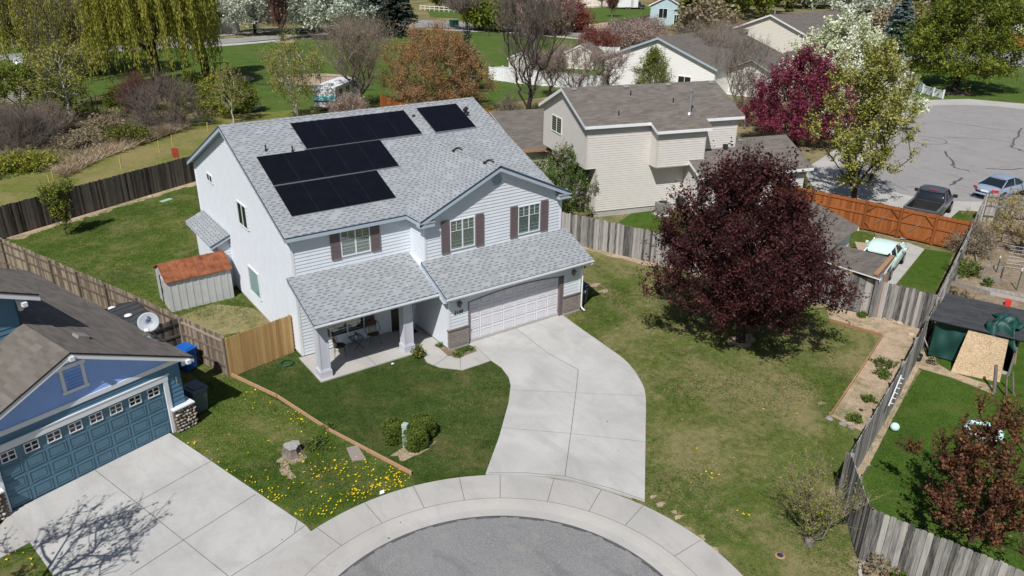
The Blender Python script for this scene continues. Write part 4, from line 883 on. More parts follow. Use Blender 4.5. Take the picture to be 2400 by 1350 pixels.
for i, (x, y, w_, h_, lab, lf, tw) in enumerate([
    (60, 345, 150, 2.6, 'grey leafless bush at the left edge of the wild ground', None, 'twigbrown'), (395, 300, 150, 4.2, 'big rounded brown twiggy bush beside the meadow strip', None, 'twigbrown'), (330, 262, 70, 3.0, 'purplish twiggy bush left of the big brown bush', None, 'twigred'),
    (120, 318, 80, 2.2, 'tan and orange brushy bush behind the white frame', 'drybud', 'twig'), (15, 330, 70, 2.3, 'pale grey bush at the very left edge', None, 'twig')]):
    plant('bush', lab, 'bush', G(x, y)[:2], h_, w_/2/PXM(x, y), zc=.15, prof='mound', seed=40+i, leaf=lf, nleaf=3000, lsize=.06, spread=.4, nclump=170, twigs=12, twl=1.3, twr=.011, trunk_r=.10, bark='barkgrey', twmat=tw, multi=5, fork=.3, twup=.7)
for i, (x, y, yt, w_, lab, lf) in enumerate([
    (455, 262, 168, 66, 'olive green shrub at the right side of the brown bush', 'bush'), (515, 272, 180, 88, 'yellow green flowering shrub with a dark heart', 'sprout'), (575, 262, 195, 60, 'dark green shrub beside the pale birch stem', 'bush'),
    (272, 250, 215, 26, 'narrow green sapling by the black park fence', 'spring'), (250, 312, 285, 90, 'low dry thicket in the middle of the wild ground', 'drybud'), (300, 330, 308, 100, 'low weedy thicket near the reeds', 'hedge'), (60, 395, 372, 120, 'olive scrub in front of the grey bush', 'sprout'), (190, 345, 322, 90, 'dry brown scrub under the young birch', 'drybud')]):
    b_, h_, r_ = TP(x, y, yt, w_)
    plant('shrub', lab, 'shrub', b_, h_, r_, zc=.1, prof='dome', seed=50+i, leaf=lf, nleaf=6500, lsize=.085, spread=.35, nclump=110, twigs=4, trunk_r=.06, multi=3, fork=.3)
b_, h_, r_ = TP(548, 288, 150, 60)
plant('birch_tree', 'slim birch with a white stem beside the yellow green shrub', 'tree', b_, h_, r_, zc=1.2, prof='oval', seed=60, leaf='sprout', nleaf=2500, lsize=.07, spread=.3, nclump=80, twigs=5, trunk_r=.07, bark='barkwhite', twmat='twig', steep=.9, twl=.7)
b_, h_, r_ = TP(698, 280, 75, 120)
plant('birch_tree', 'tall crooked birch with sparse yellow green leaves left of the camper', 'tree', b_, h_, r_, zc=1.6, prof='oval', seed=61, leaf='sprout', nleaf=7500, lsize=.075, spread=.42, nclump=170, twigs=6, trunk_r=.15, bark='barkwhite', twmat='twig', steep=.9, twl=1.0, multi=2, fork=5)
b_, h_, r_ = TP(846, 258, 66, 220)
plant('bare_tree', 'wide bare grey tree right of the camper', 'tree', b_, h_, r_*.9, zc=2.2, prof='vase', seed=62, leaf='drybud', nleaf=6000, lsize=.055, spread=.5, nclump=300, twigs=7, twl=1.8, twr=.009, trunk_r=.22, bark='barkgrey', twmat='twig', fork=1.8, steep=1.2, outer=.6, twup=.8)
b_, h_, r_ = TP(1020, 258, 62, 250)
plant('budding_tree', 'wide orange brown budding tree behind the house ridge', 'tree', b_, h_, r_, zc=.5, prof='dome', seed=63, leaf='orange', nleaf=52000, lsize=.065, spread=.5, nclump=420, twigs=6, twl=1.1, twr=.009, trunk_r=.24, bark='barkgrey', twmat='twig', fork=1.2, steep=.7, lobes=.12)
b_, h_, r_ = TP(1096, 235, 128, 50)
plant('conifer', 'small dark green conifer hidden behind the orange brown tree', 'tree', b_+np.array([3, 5]), 6.5, 2.2, zc=.4, prof='cone', seed=64, leaf='spruce', nleaf=5000, lsize=.13, spread=.35, nclump=100, twigs=4, trunk_r=.12)
b_, h_, r_ = TP(1237, 292, -30, 210)
plant('bare_tree', 'tall bare tree rising behind the gap between the two houses', 'tree', b_, h_, r_*.95, zc=2.6, prof='vase', seed=65, nclump=420, twigs=8, twl=1.5, twr=.010, trunk_r=.22, bark='barkdark', twmat='twigbrown', fork=1.6, steep=1.3, outer=.6, twup=.8, spread=.6)
for i, (x, y, yt, w_, lab) in enumerate([(1345, 225, 105, 140, 'bare pinkish tree in front of the white fence, left one'), (1425, 222, 120, 110, 'bare pinkish tree in front of the white fence, touching the white house'), (1290, 228, 128, 90, 'small bare pinkish tree beside the tan garden shed')]):
    b_, h_, r_ = TP(x, y, yt, w_); plant('bare_tree', lab, 'tree', b_, h_, r_, zc=1.0, prof='vase', seed=70+i, leaf='pinkbud', nleaf=5500, lsize=.055, spread=.4, nclump=170, twigs=6, twl=.9, twr=.010, trunk_r=.12, bark='barkdark', twmat='twigpink', fork=.8, steep=1.0)
for i, (x, y, yt, w_, lab, lf) in enumerate([(1450, 118, 62, 110, 'pale pink budding bush row behind the white house, left part', 'pinkbud'), (1395, 125, 75, 90, 'reddish twiggy bush left of the white house roof', 'redbud'), (1520, 95, 50, 110, 'cream budding bush above the white house ridge', 'pinkbud'), (1500, 120, 72, 90, 'pale brown bush just behind the white house ridge', 'pinkbud')]):
    b_, h_, r_ = TP(x, y, yt, w_); plant('bush', lab, 'bush', b_, h_, r_, zc=.3, prof='dome', seed=80+i, leaf=lf, nleaf=5000, lsize=.12, spread=.6, nclump=120, twigs=7, twl=1.4, twr=.02, trunk_r=.1, bark='barkdark', twmat='twigred' if lf == 'redbud' else 'twigpink', multi=3, fork=.6)
plant('shrub', 'tall yellow green shrub against the white house wall', 'shrub', tuple(np.array(G(1543, 205)[:2])+np.array([-2.6, -1.6])), 5.0, 2.7, zc=.4, prof='flame', seed=85, leaf='spring', nleaf=13000, lsize=.07, spread=.35, nclump=170, twigs=6, twl=.9, trunk_r=.1, twmat='twig', steep=1.2, multi=3, fork=.5)
for i, (x, y, z_, h_, r_, lab) in enumerate([(1655, 200, 0, 7.5, 3.2, 'bare grey brown tree behind the beige house roof, left one'), (1720, 262, 0, 7.5, 3.0, 'bare leaning tree at the corner of the beige house roof'), (1595, 195, 0, 6.5, 1.8, 'slim bare tree against the white house wall'), (1700, 175, 0, 7.0, 3.4, 'wide bare tree in front of the brown roof'), (1745, 300, 0, 5.0, 2.6, 'low bare tree beside the magenta tree')]):
    plant('bare_tree', lab, 'tree', G(x, y)[:2], h_, r_, zc=1.6, prof='vase', seed=90+i, leaf='drybud', nleaf=2500, lsize=.05, spread=.45, nclump=150, twigs=6, twl=1.2, twr=.007, trunk_r=.11, bark='barkgrey', twmat='twig' if i in (0, 3) else 'twigbrown', fork=1.2, steep=1.2, outer=.6, twup=.8)
# --- right side
plant('flowering_tree', 'magenta flowering crab apple in front of the white blossom tree', 'tree', G(1862, 338)[:2], HT(1862, 338, 138), 4.6, zc=.8, prof='dome', seed=101, leaf='magenta', nleaf=30000, lsize=.09, spread=.42, nclump=330, twigs=5, twl=1.2, twr=.012, trunk_r=.2, bark='barkdark', steep=1.0, lobes=.2, twup=.8, tonef=lambda p_, t_, r_: t_*.7+.3*(p_[:, 2] < 2.6)*r_.random(len(p_))+.1)
plant('flowering_tree', 'big white blossoming pear tree behind the magenta tree', 'tree', G(1950, 288)[:2], HT(1950, 288, 50), 6.8, zc=.9, prof='flame', seed=102, leaf='blossom', nleaf=60000, lsize=.14, spread=.55, nclump=380, twigs=5, twl=1.4, twr=.012, trunk_r=.25, steep=1.0, twup=.8)
plant('maple_tree', 'tall loose yellow green maple in front of the second cul-de-sac', 'tree', G(2002, 470)[:2], HT(2002, 470, 88), 2.95, zc=1.2, prof='oval', seed=103, leaf='maple', nleaf=19000, lsize=.085, spread=.36, nclump=250, twigs=5, twl=.9, trunk_r=.17, bark='barkdark', steep=1.1, multi=2, fork=2.2, lobes=.25, outer=.5, twup=.6)
plant('park_tree', 'large round spring green tree on a mulch ring beyond the cul-de-sac', 'tree', G(2237, 214)[:2], 12.6, 6.9, zc=2.2, prof='dome', seed=104, leaf='spring', nleaf=42000, lsize=.14, spread=.75, nclump=340, twigs=5, trunk_r=.32, bark='barkdark', lobes=.12, fork=2.4)
p_ = G(2240, 217); blotch(p_[0], p_[1], 2.2, 2.0, .012, MT['bark'], 'mulch', 9)
def conifer(label, base, Hh, R, seed, mat, n=14000, ls=.2, group=None):
    root = thing('spruce_tree', label, 'tree', (base[0], base[1], 0), 0, group); rng = np.random.default_rng(seed)
    V, F = tubes_np([[0, 0, 0]], [[0, 0, Hh*.97]], [R*.06], [.02], 8); np_mesh('trunk', V, F, np.zeros(len(F)), MT['barkdark'], root, True)
    nb = 190; zz = Hh*(.05+.93*rng.random(nb)**1.05); th = rng.random(nb)*6.283; L = R*(1-zz/Hh)**.8*rng.uniform(.75, 1.12, nb)+.15
    w = rng.integers(0, nb, n); u = rng.random(n)**.75; r_ = L[w]*u; dz = -.28*r_+.16*r_**2/np.maximum(L[w], .1)
    wid = .16*L[w]*(1.1-u)+.08; lat = rng.normal(size=n)*wid
    P_ = np.stack([r_*np.cos(th[w])-lat*np.sin(th[w]), r_*np.sin(th[w])+lat*np.cos(th[w]), zz[w]+dz-np.abs(rng.normal(size=n))*.10*L[w]*.6], 1)
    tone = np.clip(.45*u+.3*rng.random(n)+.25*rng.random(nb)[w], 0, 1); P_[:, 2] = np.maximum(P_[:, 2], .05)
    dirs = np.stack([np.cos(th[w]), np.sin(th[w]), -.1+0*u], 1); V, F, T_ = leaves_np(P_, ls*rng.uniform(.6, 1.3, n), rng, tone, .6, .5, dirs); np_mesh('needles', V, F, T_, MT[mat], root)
    P0 = np.stack([0*zz, 0*zz, zz], 1); P1 = np.stack([L*np.cos(th), L*np.sin(th), zz-.12*L], 1); V, F = tubes_np(P0, P1, np.full(nb, .04), np.full(nb, .01), 3); np_mesh('limbs', V, F, np.zeros(len(F)), MT['barkdark'], root)
    return root
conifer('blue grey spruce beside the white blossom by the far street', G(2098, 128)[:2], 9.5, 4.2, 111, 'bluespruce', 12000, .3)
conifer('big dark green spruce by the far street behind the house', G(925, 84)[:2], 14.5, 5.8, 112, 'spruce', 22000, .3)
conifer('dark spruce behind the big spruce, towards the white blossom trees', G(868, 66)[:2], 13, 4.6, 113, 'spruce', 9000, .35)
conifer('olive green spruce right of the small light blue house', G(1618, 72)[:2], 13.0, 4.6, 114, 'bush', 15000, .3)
for i, (x, y, h_, r_, lab) in enumerate([(598, 80, 10.5, 7.6, 'white blossom tree on the far kerb beside the willow'), (728, 76, 12, 7.4, 'white blossom tree on the far kerb, middle one'), (788, 92, 10, 6.0, 'white blossom tree leaning over the park edge, nearest the dark spruce')]):
    plant('flowering_tree', lab, 'tree', G(x, y)[:2], h_, r_, zc=2.4, prof='dome', seed=120+i, leaf='blossomg', nleaf=18000, lsize=.24, spread=.9, nclump=200, twigs=4, trunk_r=.3, bark='barkdark', group='white blossom trees along the far street')
plant('bare_tree', 'tall thin purple brown bare tree in the small sand circle', 'tree', G(662, 96)[:2], 12, 2.6, zc=2, prof='vase', seed=130, nclump=150, twigs=8, twl=2.2, twr=.03, trunk_r=.3, bark='barkdark', twmat='twigred', steep=1.6, spread=.6, twup=1)
plant('bare_tree', 'small upright bare tree at the street behind the black fence', 'tree', G(1094, 70)[:2], HT(1094, 70, 10), 5.2, zc=3, prof='vase', seed=131, nclump=150, twigs=8, twl=2.4, twr=.03, trunk_r=.3, bark='barkgrey', twmat='twigbrown', steep=1.2, spread=.8, twup=.8)
for i, (x, y, yt, w_, lab) in enumerate([(1136, 72, 18, 62, 'small round bright green tree by the far street, left of two'), (1168, 74, 12, 70, 'small round bright green tree by the far street, right of two'), (1045, 20, -30, 60, 'dark green tree beyond the rail fence')]):
    b_, h_, r_ = TP(x, y, yt, w_); plant('leafy_tree', lab, 'tree', b_, h_, r_, zc=h_*.3, prof='dome', seed=140+i, leaf='spring' if i < 2 else 'box', nleaf=7000, lsize=.28, spread=1.0, nclump=100, twigs=3, trunk_r=.25)
for i, (x, y, yt, w_, lab, lf) in enumerate([(1322, 72, 12, 110, 'dark red twiggy bush at the bend of the far street', 'redbud'), (1275, 80, 20, 90, 'brown bare bushy tree beside the dark red bush', 'drybud')]):
    b_, h_, r_ = TP(x, y, yt, w_); plant('bush', lab, 'bush', b_, h_, r_, zc=.6, prof='dome', seed=145+i, leaf=lf, nleaf=9000, lsize=.22, spread=.8, nclump=180, twigs=7, twl=2.4, twr=.03, trunk_r=.2, twmat='twigred', bark='barkdark', multi=3, fork=.6)
for i, (x, y, yt, w_, lab) in enumerate([(1434, 40, -5, 36, 'small bare tree on the lawn island of the far driveway'), (1410, 18, -20, 50, 'bare purple brown tree behind the lawn island')]):
    b_, h_, r_ = TP(x, y, yt, w_); plant('bare_tree', lab, 'tree', b_, h_, r_, zc=h_*.35, prof='vase', seed=150+i, nclump=80, twigs=8, twl=1.8, twr=.03, trunk_r=.2, bark='barkgrey', twmat='twigred', spread=.6, twup=.8)
# hedge-like line of big trees across the far edge
far = [(1670, 50, 12, 8, 'hedge'), (1725, 42, 14, 8, 'spring'), (1780, 32, 14, 9, 'hedge'), (1850, 18, 15, 8, 'spring'), (1945, 18, 16, 7, 'bush'), (1990, 48, 9, 5, 'blossomg'), (2040, 62, 8, 5, 'blossomg'), (2120, 30, 14, 9, 'hedge'), (2180, 80, 10, 7, 'hedge'), (2330, 20, 14, 8, 'bush'), (1890, 20, 11, 6, 'blossomg'), (845, 40, 12, 6, 'spring'), (1230, 4, 14, 9, 'hedge'), (1160, 5, 12, 10, 'box'), (680, 30, 12, 8, 'box'), (620, 18, 14, 8, 'spring'), (560, 40, 8, 6, 'box'), (2110, 95, 5, 6, 'drybud'), (770, 30, 12, 7, 'box'), (1640, 20, 16, 9, 'hedge'), (1650, 90, 6, 4.5, 'drybud')]
adj = {'hedge': 'olive green', 'spring': 'bright green', 'bush': 'dark olive', 'blossomg': 'white flowering', 'box': 'dark green', 'drybud': 'brown half bare'}
where = ['beside the olive spruce, nearest to it', 'behind the cream house, left of its vent pipe', 'behind the cream house ridge', 'at the top edge above the cream roof', 'behind the right end of the cream roof', 'in front of the far white house', 'beside the blue grey spruce', 'behind the dark far roof', 'left of the big park tree, by the orange fence', 'at the top right corner', 'over the cream house roof, right half', 'between white blossom and dark spruce', 'behind the tall bare tree', 'behind the two round green street trees', 'in shade behind the white blossom trees, left', 'at the top edge left of the thin purple tree', 'beside the pale fence at the willow', 'under the blue grey spruce', 'in shade behind the white blossom trees, right', 'at the top edge above the olive spruce', 'behind the brown roof beside the white house']
for i, ((x, y, h_, r_, lf), wh) in enumerate(zip(far, where)):
    plant('far_tree', adj[lf]+' tree '+wh, 'tree', G(x, y)[:2], h_, r_, zc=h_*.12, prof='dome', seed=160+i, leaf=lf, nleaf=7000, lsize=.38, spread=1.3, nclump=90, twigs=3, trunk_r=.3, bark='barkdark', group='trees along the far edge')
# between and around the houses
plant('lilac_bush', 'tall green lilac with pink blossom between the two houses', 'bush', G(1322, 498)[:2]+np.array([.6, .4]), 4.0, 2.3, zc=.3, prof='dome', seed=190, leaf='lilac', nleaf=17000, lsize=.06, spread=.32, nclump=180, twigs=4, trunk_r=.08, multi=3, fork=.5, lobes=.2)
plant('lilac_bush', 'smaller green shrub behind the lilac along the beige house wall', 'bush', G(1300, 425)[:2]+np.array([0, 0]), 2.8, 2.0, zc=.3, prof='dome', seed=191, leaf='lilac', nleaf=9000, lsize=.06, spread=.32, nclump=120, twigs=4, trunk_r=.08, multi=3, fork=.5)
plant('bush', 'round grey leafless bush behind the end of our roof', 'bush', G(1195, 300)[:2], 2.9, 1.3, zc=.3, prof='dome', seed=192, leaf='drybud', nleaf=2600, lsize=.04, spread=.3, nclump=130, twigs=10, twl=.6, trunk_r=.06, twmat='twigbrown', multi=4, fork=.4)
plant('bush', 'pinkish twiggy bush in front of the camper', 'bush', G(822, 274)[:2], 2.0, 1.7, zc=.3, prof='dome', seed=193, leaf='pinkbud', nleaf=5200, lsize=.06, spread=.35, nclump=140, twigs=7, twl=.7, trunk_r=.07, twmat='twigpink', multi=4, fork=.4)
plant('garden_tree', 'small gnarled tree with ochre and orange leaves in the corner garden', 'tree', G(2392, 585)[:2], 3.2, 2.6, zc=.7, prof='dome', seed=194, leaf='garden', nleaf=7000, lsize=.05, spread=.3, nclump=150, twigs=5, twl=.6, trunk_r=.11, bark='barkgrey', twmat='twig', lobes=.25)
plant('bush', 'dry tangled vine bush leaning on the grey fence of the garden', 'bush', G(2275, 590)[:2], 1.3, 1.1, zc=.1, prof='mound', seed=195, leaf='drybud', nleaf=4200, lsize=.04, spread=.25, nclump=120, twigs=9, twl=.6, trunk_r=.04, twmat='twig', multi=4, fork=.2, bark='barkgrey')
plant('bush', 'green weeds at the foot of the garden fence', 'bush', G(2262, 640)[:2], .6, .9, zc=.05, prof='mound', seed=196, leaf='weed', nleaf=1800, lsize=.05, spread=.15, nclump=50, twigs=3, trunk_r=.02, multi=3, fork=.1)
plant('tree_outside_frame', 'half bare street tree whose shadow falls on the blue house driveway', 'tree', (-12.9, -9.2), 5.6, 2.1, zc=2.2, prof='oval', seed=197, leaf='bush', nleaf=3600, lsize=.06, spread=.3, nclump=90, twigs=4, twl=.8, trunk_r=.09, steep=1.2, twup=.8) if False else None

# ------------------------------------------------------------------ fences
def fence(label, pts, h=1.83, mat='greywood', rail_side=1, pw=.135, gap=.006, dog=True, seed=1, posts=True, base=0.0, jitter=.03, name='wood_fence', group=None, post_mat=None, tall_posts=0, top_rail=False):
    p0 = Vector((pts[0][0], pts[0][1], base)); root = thing(name, label, 'fence', p0, 0, group)
    rng = random.Random(seed); b = MB(); rails = MB(); pl = []
    for (xa, ya), (xb, yb) in zip(pts[:-1], pts[1:]):
        a = Vector((xa, ya, base))-p0; e = Vector((xb, yb, base))-p0; d = (e-a); L = d.length; d.normalize(); n = Vector((-d.y, d.x, 0))*rail_side
        N_ = max(1, int(L/(pw+gap))); st = L/N_; w_ = st-gap
        for i in range(N_):
            hh = h+rng.uniform(-jitter, jitter); o = a+d*(i*st)-n*.02+n*rng.uniform(-.006, .006); c = min(.03, w_*.25); ln = rng.uniform(-.008, .008)
            if dog: pr = [(0, 0), (w_, 0), (w_+ln, hh-c), (w_-c+ln, hh), (c+ln, hh), (ln, hh-c)]
            else: pr = [(0, 0), (w_, 0), (w_+ln, hh), (ln, hh)]
            b.prism([o+d*s_+Z_*z for s_, z in pr], n*.018, 0, rng.random())
        for z in ((.35, h*.5+.1, h-.28) if h > 1.5 else (.3, h-.25)): rails.fbox(a+Z_*z, d, n, Z_, (0, L), (.0, .04), (0, .09), 0, rng.random())
        if top_rail: rails.fbox(a+Z_*(h+.03), d, n, Z_, (-.03, L+.03), (-.07, .08), (0, .035), 0, rng.random())
        npst = max(1, round(L/2.4))
        for i in range(npst+1):
            if i == 0 and len(pl): continue
            pl.append((a+d*(L*i/npst), d, n))
    b.build('pickets', MT[mat], root); rails.build('rails', MT[mat], root)
    if posts:
        for q, d, n in pl:
            k = MB(); k.fbox(q, d, n, Z_, (-.045, .045), (.005, .10), (0, h-.04+tall_posts), 0, rng.random()); k.build('post', MT[post_mat or mat], root)
    return root
W2 = lambda x, y, z=1.8: tuple(G(x, y, z)[:2])
fence('dark weathered board fence along the far edge of the back yard', [(-11.6, 22.2), (-9.0, 23.5), (3.4, 29.7), (17, 36.5)], 1.9, 'darkwood', 1, seed=2)
fence('long grey brown fence with rails between the back yard and the blue house', [(-11.6, 22.2), (-9.2, 17.7), (-5.0, 6.1), (-4.0, 3.0)], 1.8, 'brownwood', -1, seed=3)
fence('short grey brown fence section behind the blue bin, next to the new cedar boards', [(-3.95, 2.9), (-3.0, .15)], 1.8, 'brownwood', -1, seed=4)
fence('short dark fence return behind the satellite dish', [(-3.98, 2.95), (-6.2, 2.45)], 1.75, 'darkwood', 1, seed=5)
fence('new yellow cedar board fence joining the house corner', [(-2.95, .10), (-.12, .72)], 1.75, 'cedar', 1, seed=6, dog=True, jitter=.012)
fence('weathered grey fence running from behind the house under the plum tree to the dirt bed', [(15.2, 11.8), (17.8, 5.1), (20.9, -2.9), (23.3, -9.3), (24.5, -13.6)], 1.83, 'greywood', 1, seed=7, jitter=.035)
fence('long grey fence seen edge on between the side lawn and the shed with the tarp', [(24.45, -13.75), (17.5, -16.1), (10.5, -18.3)], 1.8, 'greywood', -1, seed=8)
fence('short fence section in shade behind the tan shrub', [(10.5, -18.32), (8.62, -20.15)], 1.83, 'greywood', 1, seed=9)
fence('near grey fence with pale and dark boards at the lower right corner', [(8.62, -20.2), (9.45, -23.2), (10.3, -26.2)], 1.83, 'greywood', 1, seed=10, pw=.14, gap=.01)
fence('pale grey fence between the corner garden and the vintage car yard', [(24.6, -13.6), (33.7, -10.4), (42.8, -7.1)], 1.8, 'greywood', -1, seed=11)
fence('whitish grey fence at the street end of the corner garden', [(42.85, -7.15), (44.6, -9.3), (47.0, -12.2)], 1.9, 'greywood', -1, seed=12)
fence('pale fence beyond the far kerb beside the willow', [W2(470, 66), W2(520, 56), W2(560, 52)], 2.6, 'siding_beige', 1, seed=13, pw=.3)
# stained redwood fence with a double gate
def redfence():
    A = Vector((33.4, 3.2, 0)); B = Vector((36.35, -9.5, 0)); root = thing('redwood_fence', 'stained orange brown wood fence with a braced double gate behind the mint car', 'fence', A)
    d = (B-A); L = d.length; d.normalize(); n = Vector((d.y, -d.x, 0)); rng = random.Random(5); h = 1.8
    b = MB(); N_ = int(L/.13); st = L/N_
    for i in range(N_):
        hh = h+.02+rng.uniform(-.01, .01); o = d*(i*st)-n*.02; b.prism([o+d*s_+Z_*z for s_, z in ((0, .03), (st-.004, .03), (st-.004, hh-.03), (st*.75, hh), (st*.25, hh), (0, hh-.03))], n*.018, 0, rng.random())
    b.build('boards', MT['redwood'], root)
    b = MB()
    for z in (.05, .95, 1.62): b.fbox(Z_*z, d, n, Z_, (0, L), (0, .045), (0, .12), 0, rng.random())
    b.build('rails', MT['redwood'], root)
    gates = [L-5.9, L-3.85, L-1.9]
    for s_ in [0.05, 2.4, 4.8]+gates+[L-.1]:
        k = MB(); k.fbox(d*s_, d, n, Z_, (-.07, .07), (0, .12), (0, h+.03), 0, rng.random()); k.build('post', MT['redwood'], root)
    for g0, g1 in zip(gates[:-1], gates[1:]):
        for sa, za, sb, zb in ((g0+.08, 1.25, g0+.55, 1.68), (g1-.08, 1.15, g1-.6, 1.68), (g0+.08, .55, g0+.5, .1), (g1-.08, .6, g1-.55, .1)):
            p0 = d*sa+Z_*za; p1 = d*sb+Z_*zb; dd = (p1-p0); l_ = dd.length; dd.normalize(); k = MB(); k.fbox(p0, dd, dd.cross(n), n, (0, l_), (-.05, .05), (.03, .075), 0, rng.random()); k.build('gate_brace', MT['redwood'], root)
        k = MB(); p0 = d*(g0+g1)*.5+Z_*.95; k.fbox(p0, (d*.5+Z_*.6).normalized(), n, (d*.6-Z_*.5).normalized(), (-.55, .35), (.05, .056), (-.015, .015), 0, .5); k.build('gate_cable', MT['steel'], root)
redfence()
fence('orange stained fence behind the house ridge, under the orange brown tree', [W2(890, 219), W2(935, 240), W2(1040, 250), W2(1130, 256)], 1.8, 'redwood', 1, seed=14)
fence('orange stained fence between the grey round bush and the bare tree', [W2(1140, 258), W2(1205, 268), W2(1285, 286)], 1.8, 'redwood', 1, seed=15)
fence('orange fence far right at the street beyond the park tree', [W2(2345, 84), W2(2410, 88), W2(2480, 92)], 2.2, 'redwood', 1, seed=16, pw=.25)
fence('orange fence behind the brown roof of the white house', [W2(1640, 58), W2(1700, 56), W2(1745, 56)], 2.4, 'redwood', 1, seed=17, pw=.3)
fence('brown picket fence around the yard of the light blue house', [W2(1425, 60, 1.2), W2(1490, 66, 1.2)], 1.3, 'brownwood', 1, seed=18, pw=.2)
fence('brown rail fence leading up to the light blue house', [W2(1425, 54, 1.2), W2(1500, 42, 1.2), W2(1522, 36, 1.2)], 1.3, 'brownwood', 1, seed=19, pw=.2)
def vinyl(label, pts, hs, name='vinyl_fence'):
    p0 = Vector((pts[0][0], pts[0][1], 0)); root = thing(name, label, 'fence', p0); P_ = [Vector((x, y, 0))-p0 for x, y in pts]
    b = MB()
    for (a, e), (h0, h1) in zip(zip(P_[:-1], P_[1:]), zip(hs[:-1], hs[1:])):
        d = (e-a); n = Vector((-d.y, d.x, 0)).normalized()
        b.prism([a+Z_*.05, e+Z_*.05, e+Z_*(h1-.05), a+Z_*(h0-.05)], n*.03, 0, .5)
        b.prism([a+Z_*(h0-.06)-n*.03, e+Z_*(h1-.06)-n*.03, e+Z_*(h1+.03)-n*.03, a+Z_*(h0+.03)-n*.03], n*.09, 0, .5)
    b.build('panels', MT['white'], root)
    for q, h in zip(P_, hs):
        k = MB(); k.box(q.x-.07, q.x+.07, q.y-.07, q.y+.07, 0, h+.12); k.box(q.x-.09, q.x+.09, q.y-.09, q.y+.09, h+.12, h+.16); k.build('post', MT['white'], root)
pp = [tuple(G(1147+(1425-1147)*i/9, 190+(217-190)*i/9+(-2 if i < 2 else 0))[:2]) for i in range(10)]
vinyl('long white vinyl privacy fence across the yard behind the bare trees', pp, [1.6, 1.85]+[1.85]*8)
vinyl('white vinyl privacy fence further back beside the white house', [tuple(G(x, y)[:2]) for x, y in ((1370, 142), (1405, 138), (1450, 140))], [1.8, 1.8, 1.8])
vinyl('white vinyl fence stepping down towards the second cul-de-sac', [tuple(G(x, y)[:2]) for x, y in ((2085, 196), (2118, 202), (2140, 211), (2161, 219), (2186, 226), (2209, 232))], [2.0, 2.0, 1.9, .95, .92, .92])
def ironfence(label, pts, h=1.5, sp=.16):
    p0 = Vector((pts[0][0], pts[0][1], 0)); root = thing('iron_fence', label, 'fence', p0); P_ = [Vector((x, y, 0))-p0 for x, y in pts]; b = MB(); pst = []
    for a, e in zip(P_[:-1], P_[1:]):
        d = e-a; L = d.length; d.normalize(); n = Vector((-d.y, d.x, 0))
        for i in range(int(L/sp)): q = a+d*(i*sp); b.fbox(q, d, n, Z_, (-.009, .009), (-.009, .009), (.05, h), 0, .5)
        for z in (.15, h-.12): b.fbox(a+Z_*z, d, n, Z_, (0, L), (-.015, .015), (0, .035), 0, .5)
        for i in range(int(L/4)+1): pst.append(a+d*(i*4))
    b.build('bars', MT['black'], root)
    for q in pst: k = MB(); k.box(q.x-.04, q.x+.04, q.y-.04, q.y+.04, 0, h+.15); k.build('post', MT['black'], root)
ironfence('black iron fence along the wild ground below the willows', [tuple(G(x, y)[:2]) for x, y in ((175, 285), (230, 262), (290, 248), (360, 222), (440, 205))], 1.6, .22)
ironfence('black iron fence between the park lawn and the camper', [tuple(G(x, y)[:2]) for x, y in ((440, 205), (520, 196), (640, 202), (752, 208), (880, 214))], 1.6, .22)
ironfence('black iron fence along the far street behind the park', [tuple(G(x, y)[:2]) for x, y in ((1005, 80), (1100, 83), (1200, 87), (1310, 92))], 2.0, .45)

# ------------------------------------------------------------------ blue neighbour house (lower left)
B = thing('house', 'blue craftsman garage house with brown shingle roof and white trim at the lower left', 'house', (-11.75, -4.54, 0), math.radians(17.67))
SB = (4.56-2.77)/3.81; WB = 6.84; gz = lambda x: 4.56-SB*abs(x-3.42)-.12
wall(B, (0, 0, 0), X_, -Y_, [(6.25, .0), (WB, .0), (WB, 2.62), (6.25, 2.62)], MT['siding_blue'], .17)
wall(B, (0, 0, 0), X_, -Y_, [(0, .0), (.80, .0), (.80, 2.62), (0, 2.62)], MT['siding_blue'], .17)
wall(B, (0, 0, 0), X_, -Y_, [(.80, 2.30), (6.25, 2.30), (6.25, 2.62), (.80, 2.62)], MT['siding_blue'], .16)
wall(B, (0, 0, 0), X_, -Y_, [(-.02, 2.70), (WB+.02, 2.70), (3.42, 4.36)], MT['periwinkle'], .28)
wall(B, (WB, 0, 0), Y_, X_, [(0, 0), (12, 0), (12, 2.6), (0, 2.6)], MT['siding_blue'], .17)
b = MB(); b.box(-.35, WB+.02, -.05, .0, 2.60, 2.76); b.build('band_trim', MT['trim'], B)
b = MB(); b.box(.72, 6.36, -.06, .01, 2.10, 2.32); b.box(.66, 6.42, -.075, .01, 2.30, 2.345); b.box(6.18, 6.34, -.055, .01, .02, 2.12); b.box(.74, .90, -.055, .01, .02, 2.12); b.build('garage_door_trim', MT['trim'], B)
b = MB(); b.box(.88, 6.2, .05, .10, .03, 2.12, 0, .5); gd = b.build('garage_door', MT['bdoor'], B)
b = MB()
for r_ in range(4):
    for c_ in range(8):
        x0 = .96+c_*.655; zb = .10+r_*.515; w_, h_ = .56, .40
        if r_ == 3: continue
        for (a0, a1, c0, c1) in ((0, w_, 0, .03), (0, w_, h_-.03, h_), (0, .03, .03, h_-.03), (w_-.03, w_, .03, h_-.03)): b.box(x0+a0, x0+a1, .032, .05, zb+c0, zb+c1, 0, .5)
        b.box(x0+.07, x0+w_-.07, .038, .05, zb+.07, zb+h_-.07, 0, .5)
    b.box(.89, 6.19, .044, .05, .04+r_*.52, .055+r_*.52, 0, .5)
b.build('raised_panel', MT['bdoor'], gd)
